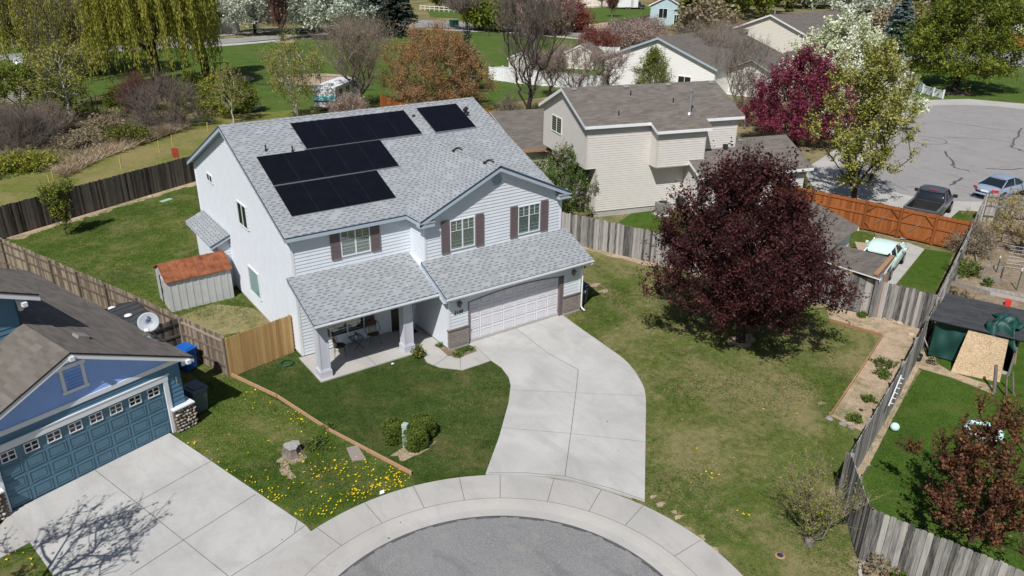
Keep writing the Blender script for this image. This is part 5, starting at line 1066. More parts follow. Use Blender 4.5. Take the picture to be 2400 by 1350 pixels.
for c_ in range(8):
    x0 = 1.06+c_*.655; b = MB(); z0, z1 = 1.70, 1.98; x1 = x0+.36
    b.box(x0-.03, x1+.03, .02, .05, z0-.03, z0); b.box(x0-.03, x1+.03, .02, .05, z1, z1+.03); b.box(x0-.03, x0, .02, .05, z0, z1); b.box(x1, x1+.03, .02, .05, z0, z1)
    b.box((x0+x1)/2-.018, (x0+x1)/2+.018, .025, .05, z0, z1); b.box(x0, x1, .027, .05, (z0+z1)/2-.018, (z0+z1)/2+.018); wf = b.build('door_window', MT['trim'], gd)
    b = MB(); b.box(x0, x1, .04, .049, z0, z1); b.build('pane', MT['carglass'], wf)
b = MB(); b.box(3.22, 3.74, -.035, 0, 3.24, 3.86)
for z in range(5): b.fbox((3.25, -.05, 3.30+z*.11), X_, Vector((0, .8, .6)), Vector((0, -.6, .8)), (0, .46), (-.03, .03), (0, .012), 0, .5)
vt = b.build('gable_vent', MT['periwinkle'], B)
b = MB(); b.box(3.10, 3.20, -.06, 0, 3.16, 3.92); b.box(3.74, 3.84, -.06, 0, 3.16, 3.92); b.box(3.04, 3.90, -.07, 0, 3.90, 4.02); b.box(3.06, 3.88, -.07, 0, 3.08, 3.18); b.build('vent_frame', MT['trim'], vt)
# cobblestone pillar bases
rs = random.Random(4)
for xa, xb in ((6.28, 7.02), (-.1, .78)):
    b = MB(); b.box(xa, xb, -.16, .3, 0, .93, 0); b.build('pillar_core', MT['mortar'], B)
    b = MB()
    def stone(c, n, r0):
        k = 7; up = Z_; s_ = up.cross(n); vs = []
        for rr, dp in ((1, 0), (.93, .035), (.6, .065)):
            for i in range(k):
                a = 6.2832*i/k; q = 1+.16*math.sin(a*2+c[0]*9)+.1*math.sin(a*3+c[2]*13); vs.append(Vector(c)+s_*(rr*r0*q*math.cos(a))+up*(rr*r0*.8*q*math.sin(a))+n*dp)
        t = rs.random(); vs.append(Vector(c)+n*.075); fs = [(j*k+i, j*k+(i+1) % k, (j+1)*k+(i+1) % k, (j+1)*k+i) for j in range(2) for i in range(k)]+[(2*k+i, 2*k+(i+1) % k, 3*k) for i in range(k)]; b.poly(vs, fs, 0, t, True)
    for r_ in range(7):
        for c_ in range(6): stone((xa+.06+c_*.128+(r_ % 2)*.05+rs.uniform(-.02, .02), -.16, .07+r_*.13+rs.uniform(-.015, .015)), -Y_, rs.uniform(.055, .08)) if xa+.06+c_*.128 < xb-.03 else None
        for c_ in range(4): stone((xb, -.10+c_*.12, .07+r_*.13), X_, rs.uniform(.05, .072))
    n_ = b.build('cobblestones', MT['cobble'] if 'cobble' in MT else MT['rockg'], B)
    b = MB(); b.box(xa-.03, xb+.04, -.25, .32, .93, .98); b.build('stone_cap', MT['trim'], B)
# roofs
roof_slab(B, [(3.42, -.39, 4.56), (7.23, -.39, 2.77), (7.23, 12, 2.77), (3.42, 12, 4.56)], .06, MT['roof_brown'], MT['trim'], MT['black'])
roof_slab(B, [(3.42, -.39, 4.56), (3.42, 3.4, 4.56), (-.39, 3.4, 2.77), (-.39, -.39, 2.77)], .06, MT['roof_brown'], MT['trim'], MT['black'])
fascia_board(B, (3.42, -.37, 4.51), (7.23, -.37, 2.72), (0, .04, 0), .17, MT['trim'], 1, 'fascia'); fascia_board(B, (-.39, -.37, 2.72), (3.42, -.37, 4.51), (0, .04, 0), .17, MT['trim'], 1, 'fascia')
fascia_board(B, (7.21, -.37, 2.71), (7.21, 12, 2.71), (-.03, 0, 0), .15, MT['trim'], 1, 'fascia')
b = MB(); b.prism([(3.42, -.33, 4.38), (7.2, -.33, 2.60), (7.2, 0, 2.60), (3.42, 0, 4.38)], (0, 0, .02)); b.prism([(3.42, -.33, 4.38), (-.36, -.33, 2.60), (-.36, 0, 2.60), (3.42, 0, 4.38)], (0, 0, .02)); b.build('soffit', MT['trim'], B)
for x, z in ((3.42, 4.30), (7.0, 2.62), (-.16, 2.62)):
    b = MB(); b.box(x-.07, x+.07, -.47, .0, z-.02, z+.12); b.box(x-.06, x+.06, -.08, .0, z-.22, z); b.build('rafter_tail', MT['trim'], B)
b = MB(); b.fbox((4.5, 1.4, gz(4.5)+.12), Vector((1, 0, -SB)).normalized(), Y_, Vector((SB, 0, 1)).normalized(), (-.18, .18), (-.2, .2), (0, .10)); b.build('roof_vent', MT['ventgrey'], B)
# taller rear body of the blue house
wall(B, (-7, 2.8, 0), X_, -Y_, [(0, 2.0), (10.35, 2.0), (10.35, 5.50), (3.4, 8.5), (0, 7.1)], MT['siding_blue'], .17)
wall(B, (3.35, 2.8, 0), Y_, X_, [(0, 2.5), (4.1, 2.5), (4.1, 5.5), (0, 5.5)], MT['siding_blue'], .17)
roof_slab(B, [(3.95, 2.3, 5.55), (3.95, 7.2, 5.55), (-3.6, 7.2, 8.8), (-3.6, 2.3, 8.8)], .06, MT['roof_brown'], MT['trim'], MT['black'])
fascia_board(B, (-3.6, 2.32, 8.75), (3.95, 2.32, 5.50), (0, .04, 0), .19, MT['trim'], 1, 'fascia')
b = MB(); b.prism([(-3.6, 2.35, 8.55), (3.9, 2.35, 5.33), (3.9, 2.8, 5.33), (-3.6, 2.8, 8.55)], (0, 0, .02)); b.build('soffit', MT['trim'], B)
b = MB(); b.box(3.40, 3.54, 2.25, 2.8, 5.28, 5.42); b.box(3.41, 3.53, 2.7, 2.8, 5.02, 5.3); b.build('rafter_tail', MT['trim'], B)
b = MB(); b.lathe([(.015, .16), (.07, .12), (.075, .10), (.05, .09), (.06, -.08), (.02, -.12)], (6.62, -.12, 1.98), 8); b.box(6.58, 6.66, -.06, 0, 1.93, 2.05); b.build('wall_lantern', MT['glasstop'], B)
n = NB('river_cobble', .85, .25); n.col(n.ramp(n.tone(), [(0, (.10, .09, .085)), (.3, (.26, .22, .19)), (.55, (.40, .29, .20)), (.8, (.34, .33, .33)), (1, (.55, .50, .44))])); MT['cobble'] = n.mat
for o_ in bpy.data.objects:
    if o_.name.startswith('cobblestones'): o_.data.materials[0] = n.mat
# satellite dish on the blue roof (its own thing)
def dish(label, loc, s_=1.0, rz=0, marks=True):
    r = thing('satellite_dish', label, 'satellite dish', loc, rz)
    c = Vector((0, -.28, .80))*s_; nrm = Vector((-.28, -.80, .50)).normalized(); a = nrm.cross(Z_).normalized(); u_ = a.cross(nrm)*-1; u_ = nrm.cross(a)*-1 if u_.z < 0 else u_
    b = MB(); rings = []
    for rr, dp in ((0, -.09), (.5, -.065), (.85, -.025), (1, 0)):
        rings.append([c+a*(rr*.42*s_*math.cos(6.2832*i/28))+u_*(rr*.40*s_*math.sin(6.2832*i/28))+nrm*dp*s_ for i in range(28)])
    vs = sum(rings, []); b.poly(vs, [(j*28+i, j*28+(i+1) % 28, (j+1)*28+(i+1) % 28, (j+1)*28+i) for j in range(3) for i in range(28)], 0, .5, True)
    d = b.build('reflector', MT['dish'], r, True); md = d.modifiers.new('th', 'SOLIDIFY'); md.thickness = .02
    b = MB(); b.tube((0, 0, 0), (0, -.05*s_, .45*s_), .03*s_, .03*s_, 8); b.tube((0, -.05*s_, .45*s_), c-nrm*.10*s_, .03*s_, .03*s_, 8); b.tube((.28*s_, .1*s_, -.12*s_), (0, -.04*s_, .36*s_), .012, .012, 6); b.tube((-.28*s_, .1*s_, .03), (0, -.04*s_, .36*s_), .012, .012, 6); b.box(-.1, .1, -.1, .1, -.03, .02); b.build('mast', MT['steel'], r)
    b = MB(); b.tube(c-u_*.38*s_, c-u_*.42*s_+nrm*.42*s_, .015, .015, 6); b.fbox(c-u_*.38*s_+nrm*.42*s_, a, u_, nrm, (-.07, .07), (-.04, .06), (-.05, .08)); b.build('feed_arm', MT['steel'], r)
    if marks:
        up_ = u_ if u_.z > 0 else -u_; rt = up_.cross(nrm); o_ = c+nrm*(-.02)*s_+up_*.14*s_
        b = MB(); pr = [(-.02, .09), (.03, .085), (.075, .04), (.085, -.01), (.02, -.005), (-.03, .03)]; b.prism([o_+rt*x+up_*y for x, y in pr], nrm*.006)
        pr = [(-.09, -.05), (-.04, .0), (.02, -.03), (.08, -.03), (.06, -.06), (-.02, -.09)]; b.prism([o_+rt*x+up_*y for x, y in pr], nrm*.006); b.build('emblem', MT['logo'], r)
        Mx = Matrix((( rt.x, up_.x, nrm.x, 0), (rt.y, up_.y, nrm.y, 0), (rt.z, up_.z, nrm.z, 0), (0, 0, 0, 1)))
        text_mesh('lettering', 'DIRECTV', .055, Matrix.Translation(o_-up_*.14) @ Mx, MT['logo'], r, .003)
    return r
a_ = math.radians(17.67); Lb = lambda x, y, z: (-11.75+math.cos(a_)*x-math.sin(a_)*y, -4.54+math.sin(a_)*x+math.cos(a_)*y, z)
dish('grey satellite dish with dark blue emblem on the brown roof edge', Lb(6.95, 1.85, 2.93), .86, 0)

# ------------------------------------------------------------------ beige neighbour house
C_ = thing('house', 'beige vinyl two storey house with brown grey roof behind the side fence', 'house', (21.75, 7.59, 0), math.radians(-15.9))
SC = (7.67-5.98)/3.92; cz = lambda y: 7.67-SC*abs(y-3.61)-.11
S_ = MT['siding_beige']
wall(C_, (0, 0, 0), Y_, -X_, [(0, 3.2), (7.22, 3.2), (7.22, cz(7.22)), (3.61, 7.56), (0, cz(0))], S_)
wall(C_, (0, 0, 0), X_, -Y_, [(0, 3.2), (8, 3.2), (8, 5.98), (0, 5.98)], S_)
wall(C_, (0, 0, 0), X_, -Y_, [(.74, .35), (7.2, .35), (7.2, 3.2), (.74, 3.2)], S_)
wall(C_, (.74, 0, 0), Y_, -X_, [(0, .35), (7.2, .35), (7.2, 3.2), (0, 3.2)], S_)
b = MB(); b.box(0, 8, .01, 7.2, 3.16, 3.2); b.box(4.47, 7.9, -.9, 0, 3.14, 3.2); b.build('overhang_underside', MT['trimbeige'], C_)
wall(C_, (4.47, -.9, 0), Y_, -X_, [(0, 3.2), (.9, 3.2), (.9, 5.8), (0, 5.5)], S_)
wall(C_, (4.47, -.9, 0), X_, -Y_, [(0, 3.2), (3.45, 3.2), (3.45, 5.6), (0, 5.6)], S_)
wall(C_, (7.92, -.9, 0), Y_, X_, [(0, 3.2), (.9, 3.2), (.9, 5.8), (0, 5.5)], S_)
wall(C_, (7.9, .0, 0), X_, -Y_, [(0, 3.2), (2.93, 3.2), (2.93, 5.9), (0, 5.9)], S_)
wall(C_, (10.83, 0, 0), Y_, X_, [(0, .3), (7.22, .3), (7.22, cz(7.22)), (3.61, 7.56), (0, cz(0))], S_)
b = MB(); b.box(.77, 7.2, .03, 7.1, -.1, .36); b.build('foundation', MT['concrete2'], C_)
b = MB()
for x, y, z0, z1 in ((-.03, -.03, 3.2, 5.8), (.71, -.03, .2, 3.2), (4.44, -.93, 3.2, 5.5), (7.85, -.93, 3.2, 5.5), (10.76, -.03, 3.4, 5.8)): b = MB(); b.box(x, x+.1, y, y+.1, z0, z1); b.build('corner_trim', MT['trimbeige'], C_)
roof_slab(C_, [(-.31, -.31, 5.98), (4.20, -.31, 5.98), (4.20, -1.22, 5.98-.91*SC), (8.20, -1.22, 5.98-.91*SC), (8.20, -.31, 5.98), (11.14, -.31, 5.98), (11.14, 3.61, 7.67), (-.31, 3.61, 7.67)], .07, MT['roof_brown'], MT['white'], MT['white'])
roof_slab(C_, [(-.31, 3.61, 7.67), (11.14, 3.61, 7.67), (11.14, 7.53, 5.98), (-.31, 7.53, 5.98)], .07, MT['roof_brown'], MT['white'], MT['white'])
for a, e, o_ in (((-.31, -.31, 5.92), (4.2, -.31, 5.92), (0, .03, 0)), ((4.2, -1.22, 5.53), (8.2, -1.22, 5.53), (0, .03, 0)), ((8.2, -.31, 5.92), (11.14, -.31, 5.92), (0, .03, 0)), ((4.2, -1.22, 5.53), (4.2, -.31, 5.92), (.03, 0, 0)), ((8.17, -1.22, 5.53), (8.17, -.31, 5.92), (.03, 0, 0)), ((-.31, -.31, 5.92), (-.31, 3.61, 7.61), (.03, 0, 0)), ((-.31, 7.53, 5.92), (-.31, 3.61, 7.61), (.03, 0, 0))): fascia_board(C_, a, e, o_, .15, MT['white'], 1, 'fascia')
b = MB(); b.prism([(-.28, -.28, 5.80), (0, -.28, 5.80), (0, 3.61, 7.48), (-.28, 3.61, 7.48)], (0, 0, .02)); b.prism([(-.28, 7.5, 5.80), (0, 7.5, 5.80), (0, 3.61, 7.48), (-.28, 3.61, 7.48)], (0, 0, .02)); b.build('soffit', MT['trimbeige'], C_)
window(C_, (0, 0, 0), Y_, -X_, 4.0, 5.65, 4.55, 5.55, MT['white'], True, False)
# garage wing of the beige house
wall(C_, (7.15, -2.1, 0), Y_, -X_, [(0, 0.1), (2.1, .1), (2.1, 3.75), (0, 2.75)], S_)
wall(C_, (7.15, -2.1, 0), X_, -Y_, [(0, .1), (8.0, .1), (8.0, 2.6), (0, 2.6)], S_)
roof_slab(C_, [(6.85, -2.5, 2.75), (15.5, -2.5, 2.75), (15.5, .8, 4.25), (6.85, .8, 4.25)], .07, MT['roof_brown'], MT['white'], MT['white'])
roof_slab(C_, [(10.9, .8, 4.25), (15.5, .8, 4.25), (15.5, 4.1, 2.75), (10.9, 4.1, 2.75)], .07, MT['roof_brown'], MT['white'], MT['white'])
wall(C_, (15.15, -2.1, 0), Y_, X_, [(0, 0.1), (5.8, .1), (5.8, 2.75), (2.9, 4.1), (0, 2.75)], S_)
fascia_board(C_, (6.85, -2.5, 2.69), (6.85, .4, 4.0), (.03, 0, 0), .15, MT['white'], 1, 'fascia'); fascia_board(C_, (6.85, -2.5, 2.69), (15.5, -2.5, 2.69), (0, .03, 0), .15, MT['white'], 1, 'fascia')
# rear lower roof
roof_slab(C_, [(-1.5, 8.0, 2.65), (2.0, 8.0, 2.65), (3.4, 15, 4.1), (-1.5, 15, 4.1)], .08, MT['roof_brown'], MT['white'], MT['white'])
b = MB(); b.box(-1.55, 1.6, 7.93, 8.0, 2.46, 2.66); b.build('cedar_fascia', MT['board'], C_)
wall(C_, (-1.2, 8.4, 0), X_, -Y_, [(0, .1), (4, .1), (4, 2.6), (0, 2.6)], S_)
wall(C_, (-1.2, 8.4, 0), Y_, -X_, [(0, .1), (6.4, .1), (6.4, 3.6), (0, 2.6)], S_)
sc = Vector((0, 1, SC)).normalized(); nc = Vector((0, -SC, 1)).normalized(); onc = lambda x, y: Vector((x, y, 7.67-SC*(3.61-y)))
for x, y in ((.44, 3.3), (4.14, 3.3), (7.31, 3.3), (10.6, 3.3)): b = MB(); b.fbox(onc(x, y), X_, sc, nc, (-.17, .17), (-.13, .13), (0, .10)); b.build('roof_vent', MT['ventgrey'], C_)
for x, y in ((4.07, 2.4), (6.68, 1.4), (2.3, .45)):
    b = MB(); p_ = onc(x, y); b.fbox(p_, X_, sc, nc, (-.12, .12), (-.12, .12), (0, .015)); b.build('pipe_flashing', MT['steel'], C_); b = MB(); b.tube(p_, p_+Z_*.36, .04, .04, 8); b.build('vent_pipe', MT['pipe'], C_)
b = MB(); p_ = onc(7.23, .2); b.tube(p_, p_+Z_*1.45, .09, .09, 12); b.tube(p_+Z_*1.45, p_+Z_*1.58, .15, .15, 12); b.tube(p_, p_+Z_*.14, .2, .12, 12); b.build('flue_pipe', MT['steel'], C_)
for x, y in ((7.6, .3), (11.6, .55)): b = MB(); b.fbox((x, y, 4.25-(.8-y)*.4545), X_, Vector((0, 1, .4545)).normalized(), Vector((0, -.4545, 1)).normalized(), (-.16, .16), (-.12, .12), (0, .08)); b.build('roof_vent', MT['ventgrey'], C_)
b = MB(); b.box(9.9, 10.15, -.25, 0, 3.65, 4.15); b.build('attic_fan_box', MT['pipe'], C_)
ca = math.radians(-15.9); Lc = lambda x, y, z=0: (21.75+math.cos(ca)*x-math.sin(ca)*y, 7.59+math.sin(ca)*x+math.cos(ca)*y, z)
def aircon(label, loc, rz):
    r = thing('air_conditioner', label, 'air conditioner', loc, rz)
    b = MB(); b.box(-.5, .5, -.5, .5, 0, .07); b.build('base_pad', MT['concrete'], r)
    b = MB(); b.box(-.36, .36, -.36, .36, .07, .80); [b.box(-.37+i*.74/9, -.345+i*.74/9, -.375, .375, .12, .76) for i in range(10)]; [b.box(-.375, .375, -.37+i*.74/9, -.345+i*.74/9, .12, .76) for i in range(10)]; b.build('casing', MT['ventgrey'], r)
    b = MB(); b.box(-.37, .37, -.37, .37, .80, .85); b.build('top_cover', MT['steel'], r); b = MB(); b.lathe([(.27, 0), (.27, .03), (.05, .045)], (0, 0, .85), 20); b.build('fan_grille', MT['black'], r)
aircon('grey air conditioner on a pale pad against the beige house', G(1552, 503)[:2].tolist()+[0], ca)
r = thing('hose_reel', 'green hose reel hanging beside the air conditioner', 'hose reel', Lc(6.9, -.25, 0)); b = MB(); b.tube((-.12, 0, .55), (.12, 0, .55), .3, .3, 14); b.build('hose_coil', MT['hose'], r); b = MB(); b.box(-.2, .2, -.05, .05, 0, .1); b.box(-.2, -.16, -.05, .05, 0, .9); b.box(.16, .2, -.05, .05, 0, .9); b.build('reel_frame', MT['black'], r)

# ------------------------------------------------------------------ distant houses and sheds
def simple_house(label, org, ang, W_, L_, H_, Hr_, wallm, roofm, trim, name='house', lap=.2, ov=.4, cat='house', wins=()):
    r = thing(name, label, cat, (org[0], org[1], 0), math.radians(ang)); s_ = (Hr_-H_)/(W_/2+ov)
    z_ = lambda x: Hr_-s_*abs(x-W_/2)-.12
    wall(r, (0, 0, 0), X_, -Y_, [(0, 0), (W_, 0), (W_, z_(W_)), (W_/2, Hr_-.12), (0, z_(0))], wallm, lap)
    wall(r, (0, L_, 0), X_, Y_, [(0, 0), (W_, 0), (W_, z_(W_)), (W_/2, Hr_-.12), (0, z_(0))], wallm, lap)
    wall(r, (0, 0, 0), Y_, -X_, [(0, 0), (L_, 0), (L_, z_(0)), (0, z_(0))], wallm, lap); wall(r, (W_, 0, 0), Y_, X_, [(0, 0), (L_, 0), (L_, z_(W_)), (0, z_(W_))], wallm, lap)
    roof_slab(r, [(W_/2, -ov, Hr_), (W_+ov, -ov, H_), (W_+ov, L_+ov, H_), (W_/2, L_+ov, Hr_)], .08, roofm, trim, trim); roof_slab(r, [(W_/2, -ov, Hr_), (W_/2, L_+ov, Hr_), (-ov, L_+ov, H_), (-ov, -ov, H_)], .08, roofm, trim, trim)
    fascia_board(r, (-ov, -ov, H_-.06), (W_/2, -ov, Hr_-.06), (0, .04, 0), .18, trim, 1, 'fascia'); fascia_board(r, (W_+ov, -ov, H_-.06), (W_/2, -ov, Hr_-.06), (0, .04, 0), .18, trim, 1, 'fascia')
    for (s0, s1, z0, z1) in wins: window(r, (0, 0, 0), X_, -Y_, s0, s1, z0, z1, MT['white'], True, False, fw=.1, pane=MT['carglass'])
    return r
hd = simple_house('white sided house with brown grey roof behind the beige house', (58.7, 47.4), -75, 15.2, 19, 3.37, 6.32, MT['siding_white'], MT['roof_far'], MT['trimblue'], wins=((10.6, 12.2, .1, 2.1),))
wall(hd, (14.9, 4, 0), X_, -Y_, [(0, 0), (6, 0), (6, 2.7), (3, 4.1), (0, 2.7)], MT['siding_white'], .2)
roof_slab(hd, [(17.9, 3.5, 4.3), (21.3, 3.5, 2.7), (21.3, 17, 2.7), (17.9, 17, 4.3)], .08, MT['roof_far'], MT['trimblue'], MT['trimblue']); roof_slab(hd, [(17.9, 3.5, 4.3), (17.9, 17, 4.3), (14.3, 17, 2.7), (14.3, 3.5, 2.7)], .08, MT['roof_far'], MT['trimblue'], MT['trimblue'])
he = simple_house('cream sided house with a white edged brown roof and vent pipe, further back', (94.0, 56.0), -88, 12.5, 17, 4.7, 7.1, MT['siding_cream'], MT['roof_far'], MT['white'])
roof_slab(he, [(-3.6, -3.0, 3.9), (2.5, -3.0, 3.9), (2.5, 1.5, 4.9), (-3.6, 1.5, 4.9)], .1, MT['roof_far'], MT['white'], MT['white']); wall(he, (-3.2, -2.6, 0), X_, -Y_, [(0, 0), (5.5, 0), (5.5, 3.8), (0, 3.8)], MT['siding_cream'], .2)
b = MB(); b.tube((5.3, 2, 6.2), (5.3, 2, 8.0), .14, .14, 8); b.build('flue_pipe', MT['steel'], he)
p_ = G(1522, 58); lb = simple_house('small light blue house with a brick chimney across the far street', p_[:2], -58, 7.2, 9, 4.3, 6.3, MT['fl'], MT['roof_far'], MT['white'], lap=.3, wins=((2.0, 3.9, 1.6, 3.6), (5.6, 6.5, .1, 2.4)))
b = MB(); b.box(.3, 1.6, 1, 2.4, 3.6, 7.2); b.build('chimney', MT['brick'], lb)
p_ = G(1948, 42); simple_house('large white house at the top edge beyond the blossom', p_[:2], -70, 11, 12, 7, 9, MT['siding_white'], MT['roof_far'], MT['white'], lap=.3)
p_ = G(2030, 66); simple_house('low house with dark roof behind the blue grey spruce', p_[:2], -40, 16, 14, 3.2, 6.2, MT['siding_beige'], MT['roof_dark'], MT['white'], lap=.3)
p_ = G(2372, 86); simple_house('house with grey brown roof at the right top corner', p_[:2], -60, 16, 12, 3, 6.8, MT['siding_beige'], MT['roof_far'], MT['white'], lap=.3)
p_ = G(-25, 250); simple_house('small grey house end at the left edge beyond the wild ground', p_[:2], 20, 4.3, 9, 2.5, 3.6, MT['siding_beige'], MT['roof_far'], MT['trim'], lap=.2)
dish('small round dish over the grey house end at the left edge', (p_[0]+3.6, p_[1]+1.4, 3.4), 1.1, 0, False)
p_ = G(1192, 172); simple_house('small tan garden shed behind the long white fence, left one', p_[:2], -62, 3.6, 3.4, 2.1, 3.0, MT['siding_cream'], MT['roof_far'], MT['white'], 'garden_shed', .25, .15, 'shed')
p_ = G(1325, 160); simple_house('tan garden shed half hidden by the pinkish bare tree', p_[:2], -58, 4.2, 4, 2.3, 3.4, MT['siding_cream'], MT['roof_far'], MT['white'], 'garden_shed', .25, .15, 'shed')
p_ = G(1255, 14); simple_house('far low house with a pale garage at the top edge', p_[:2], -30, 22, 10, 4, 6, MT['siding_cream'], MT['roof_far'], MT['white'], lap=.4)
# neighbour garage behind the plum tree and its lean-to
simple_house('grey roofed outbuilding half hidden behind the plum tree', (28.0, -7.0), 105, 4.6, 6, 2.45, 3.3, MT['siding_cream'], MT['roof_brown'], MT['white'], 'garage', .15, .3, 'outbuilding')
LP = [Vector(G(x, y, 2.05)) for x, y in ((1925, 610), (2062, 654), (2096, 606), (1970, 574))]; l0 = Vector((LP[1].x, LP[1].y, 0))
r = thing('lean_to', 'low grey shingled lean-to roof between the grey fence and the mint car', 'lean-to', l0)
roof_slab(r, [p_-l0 for p_ in LP], .06, MT['roof_brown'], MT['white'], MT['white'])
for q in LP: c_ = (q-l0)*.93+(sum(LP, Vector())/4-l0)*.07; b = MB(); b.box(c_.x-.05, c_.x+.05, c_.y-.05, c_.y+.05, 0, 1.97); b.build('post', MT['greywood'], r)
b = MB(); b.prism([LP[1]-l0-Z_*.16, LP[2]-l0-Z_*.16, LP[2]-l0-Z_*.05, LP[1]-l0-Z_*.05], (.03, -.01, 0)); b.build('fascia', MT['white'], r)
q0 = Vector(G(2054, 645, 2.10)); q1 = Vector(G(2092, 601, 2.12)); d = q1-q0; L = d.length; r = thing('timber_beam', 'orange timber beam lying along the edge of the lean-to roof', 'beam', q0, math.atan2(d.y, d.x)); b = MB(); b.box(0, L, -.10, .10, 0, .09); b.build('beam', MT['board'], r)
r = thing('gate_post', 'pair of upright wooden and steel posts at the end of the lean-to', 'post', (l0.x+.25, l0.y+.05, 0)); b = MB(); b.box(.12, .26, -.1, .1, 0, 2.15); b.build('wood_post', MT['board'], r); b = MB(); b.box(-.06, .08, -.08, .08, 0, 2.2); b.build('steel_post', MT['steel'], r)

# metal garden shed by the house
K = thing('metal_shed', 'white ribbed metal shed with rusty roof beside the house', 'shed', (-3.45, 7.62, 0), math.radians(1.5))
b = MB(); w_, l_, h_ = 2.95, 2.0, 1.55; b.box(0, w_, 0, l_, 0, h_); [b.box(.06+i*w_/9, .14+i*w_/9, -.02, 0, 0, h_) for i in range(9)]; b.prism([(0, 0, h_), (0, l_, h_), (0, l_/2, h_+.52)], (w_, 0, 0)); b.build('wall', MT['metalw'], K)
for y0, y1 in ((-.12, l_/2), (l_+.12, l_/2)):
    b = MB(); b.prism([(-.08, y0, h_-.02), (w_+.08, y0, h_-.02), (w_+.08, y1, h_+.56), (-.08, y1, h_+.56)], (0, 0, .03)); [b.prism([(-.08+i*(w_+.13)/8, y0, h_+.01), (-.05+i*(w_+.13)/8, y0, h_+.01), (-.05+i*(w_+.13)/8, y1, h_+.59), (-.08+i*(w_+.13)/8, y1, h_+.59)], (0, 0, .025)) for i in range(9)]; b.build('roof', MT['rust'], K)
b = MB(); b.box(-.03, 0, .35, 1.0, .05, 1.5); b.build('door', MT['metalw'], K); b = MB(); b.box(-.035, 0, 1.02, 1.22, .05, 1.5); b.build('painted_gap_shade', MT['dark'], K); b = MB(); b.box(-.06, -.03, .88, .92, .7, .95); b.build('handle', MT['black'], K)  # gap beside the door is a dark strip painted for the shade inside
# plastic shed with dark roof
p_ = G(330, 765, 0); K = thing('plastic_shed', 'low shed with charcoal roof and white skylights by the fence', 'shed', (-6.75, 3.75, 0), math.radians(-70))
b = MB(); w_, l_, h_ = 2.5, 2.1, 1.25; b.box(-w_, 0, 0, l_, 0, h_); b.prism([(-w_, 0, h_), (0, 0, h_), (-w_/2, 0, h_+.45)], (0, l_, 0)); [b.box(-w_, 0, -.015, 0, .05+i*.11, .07+i*.11) for i in range(11)]; [b.box(0, .015, 0, l_, .05+i*.11, .07+i*.11) for i in range(11)]; b.build('wall', MT['siding_beige'], K)
for x0 in (-w_-.12, .12):
    b = MB(); b.prism([(x0, -.12, h_-.03), (-w_/2, -.12, h_+.47), (-w_/2, l_+.12, h_+.47), (x0, l_+.12, h_-.03)], (0, 0, .04)); 
    for i in range(5): t_ = i/5+.1; xx = x0+(-w_/2-x0)*t_; zz = h_-.03+.5*t_+.04; b.box(xx-.015, xx+.015, -.12, l_+.12, zz, zz+.015)
    b.build('roof', MT['roof_dark'], K)
    for y in (.55, 1.45):
        t_ = .55; xx = x0+(-w_/2-x0)*t_; zz = h_-.03+.5*t_+.05; b = MB(); b.lathe([(.17, 0), (.15, .04), (.05, .06)], (xx, y, zz), 14, 0, .8, 1); b.build('skylight', MT['white'], K)

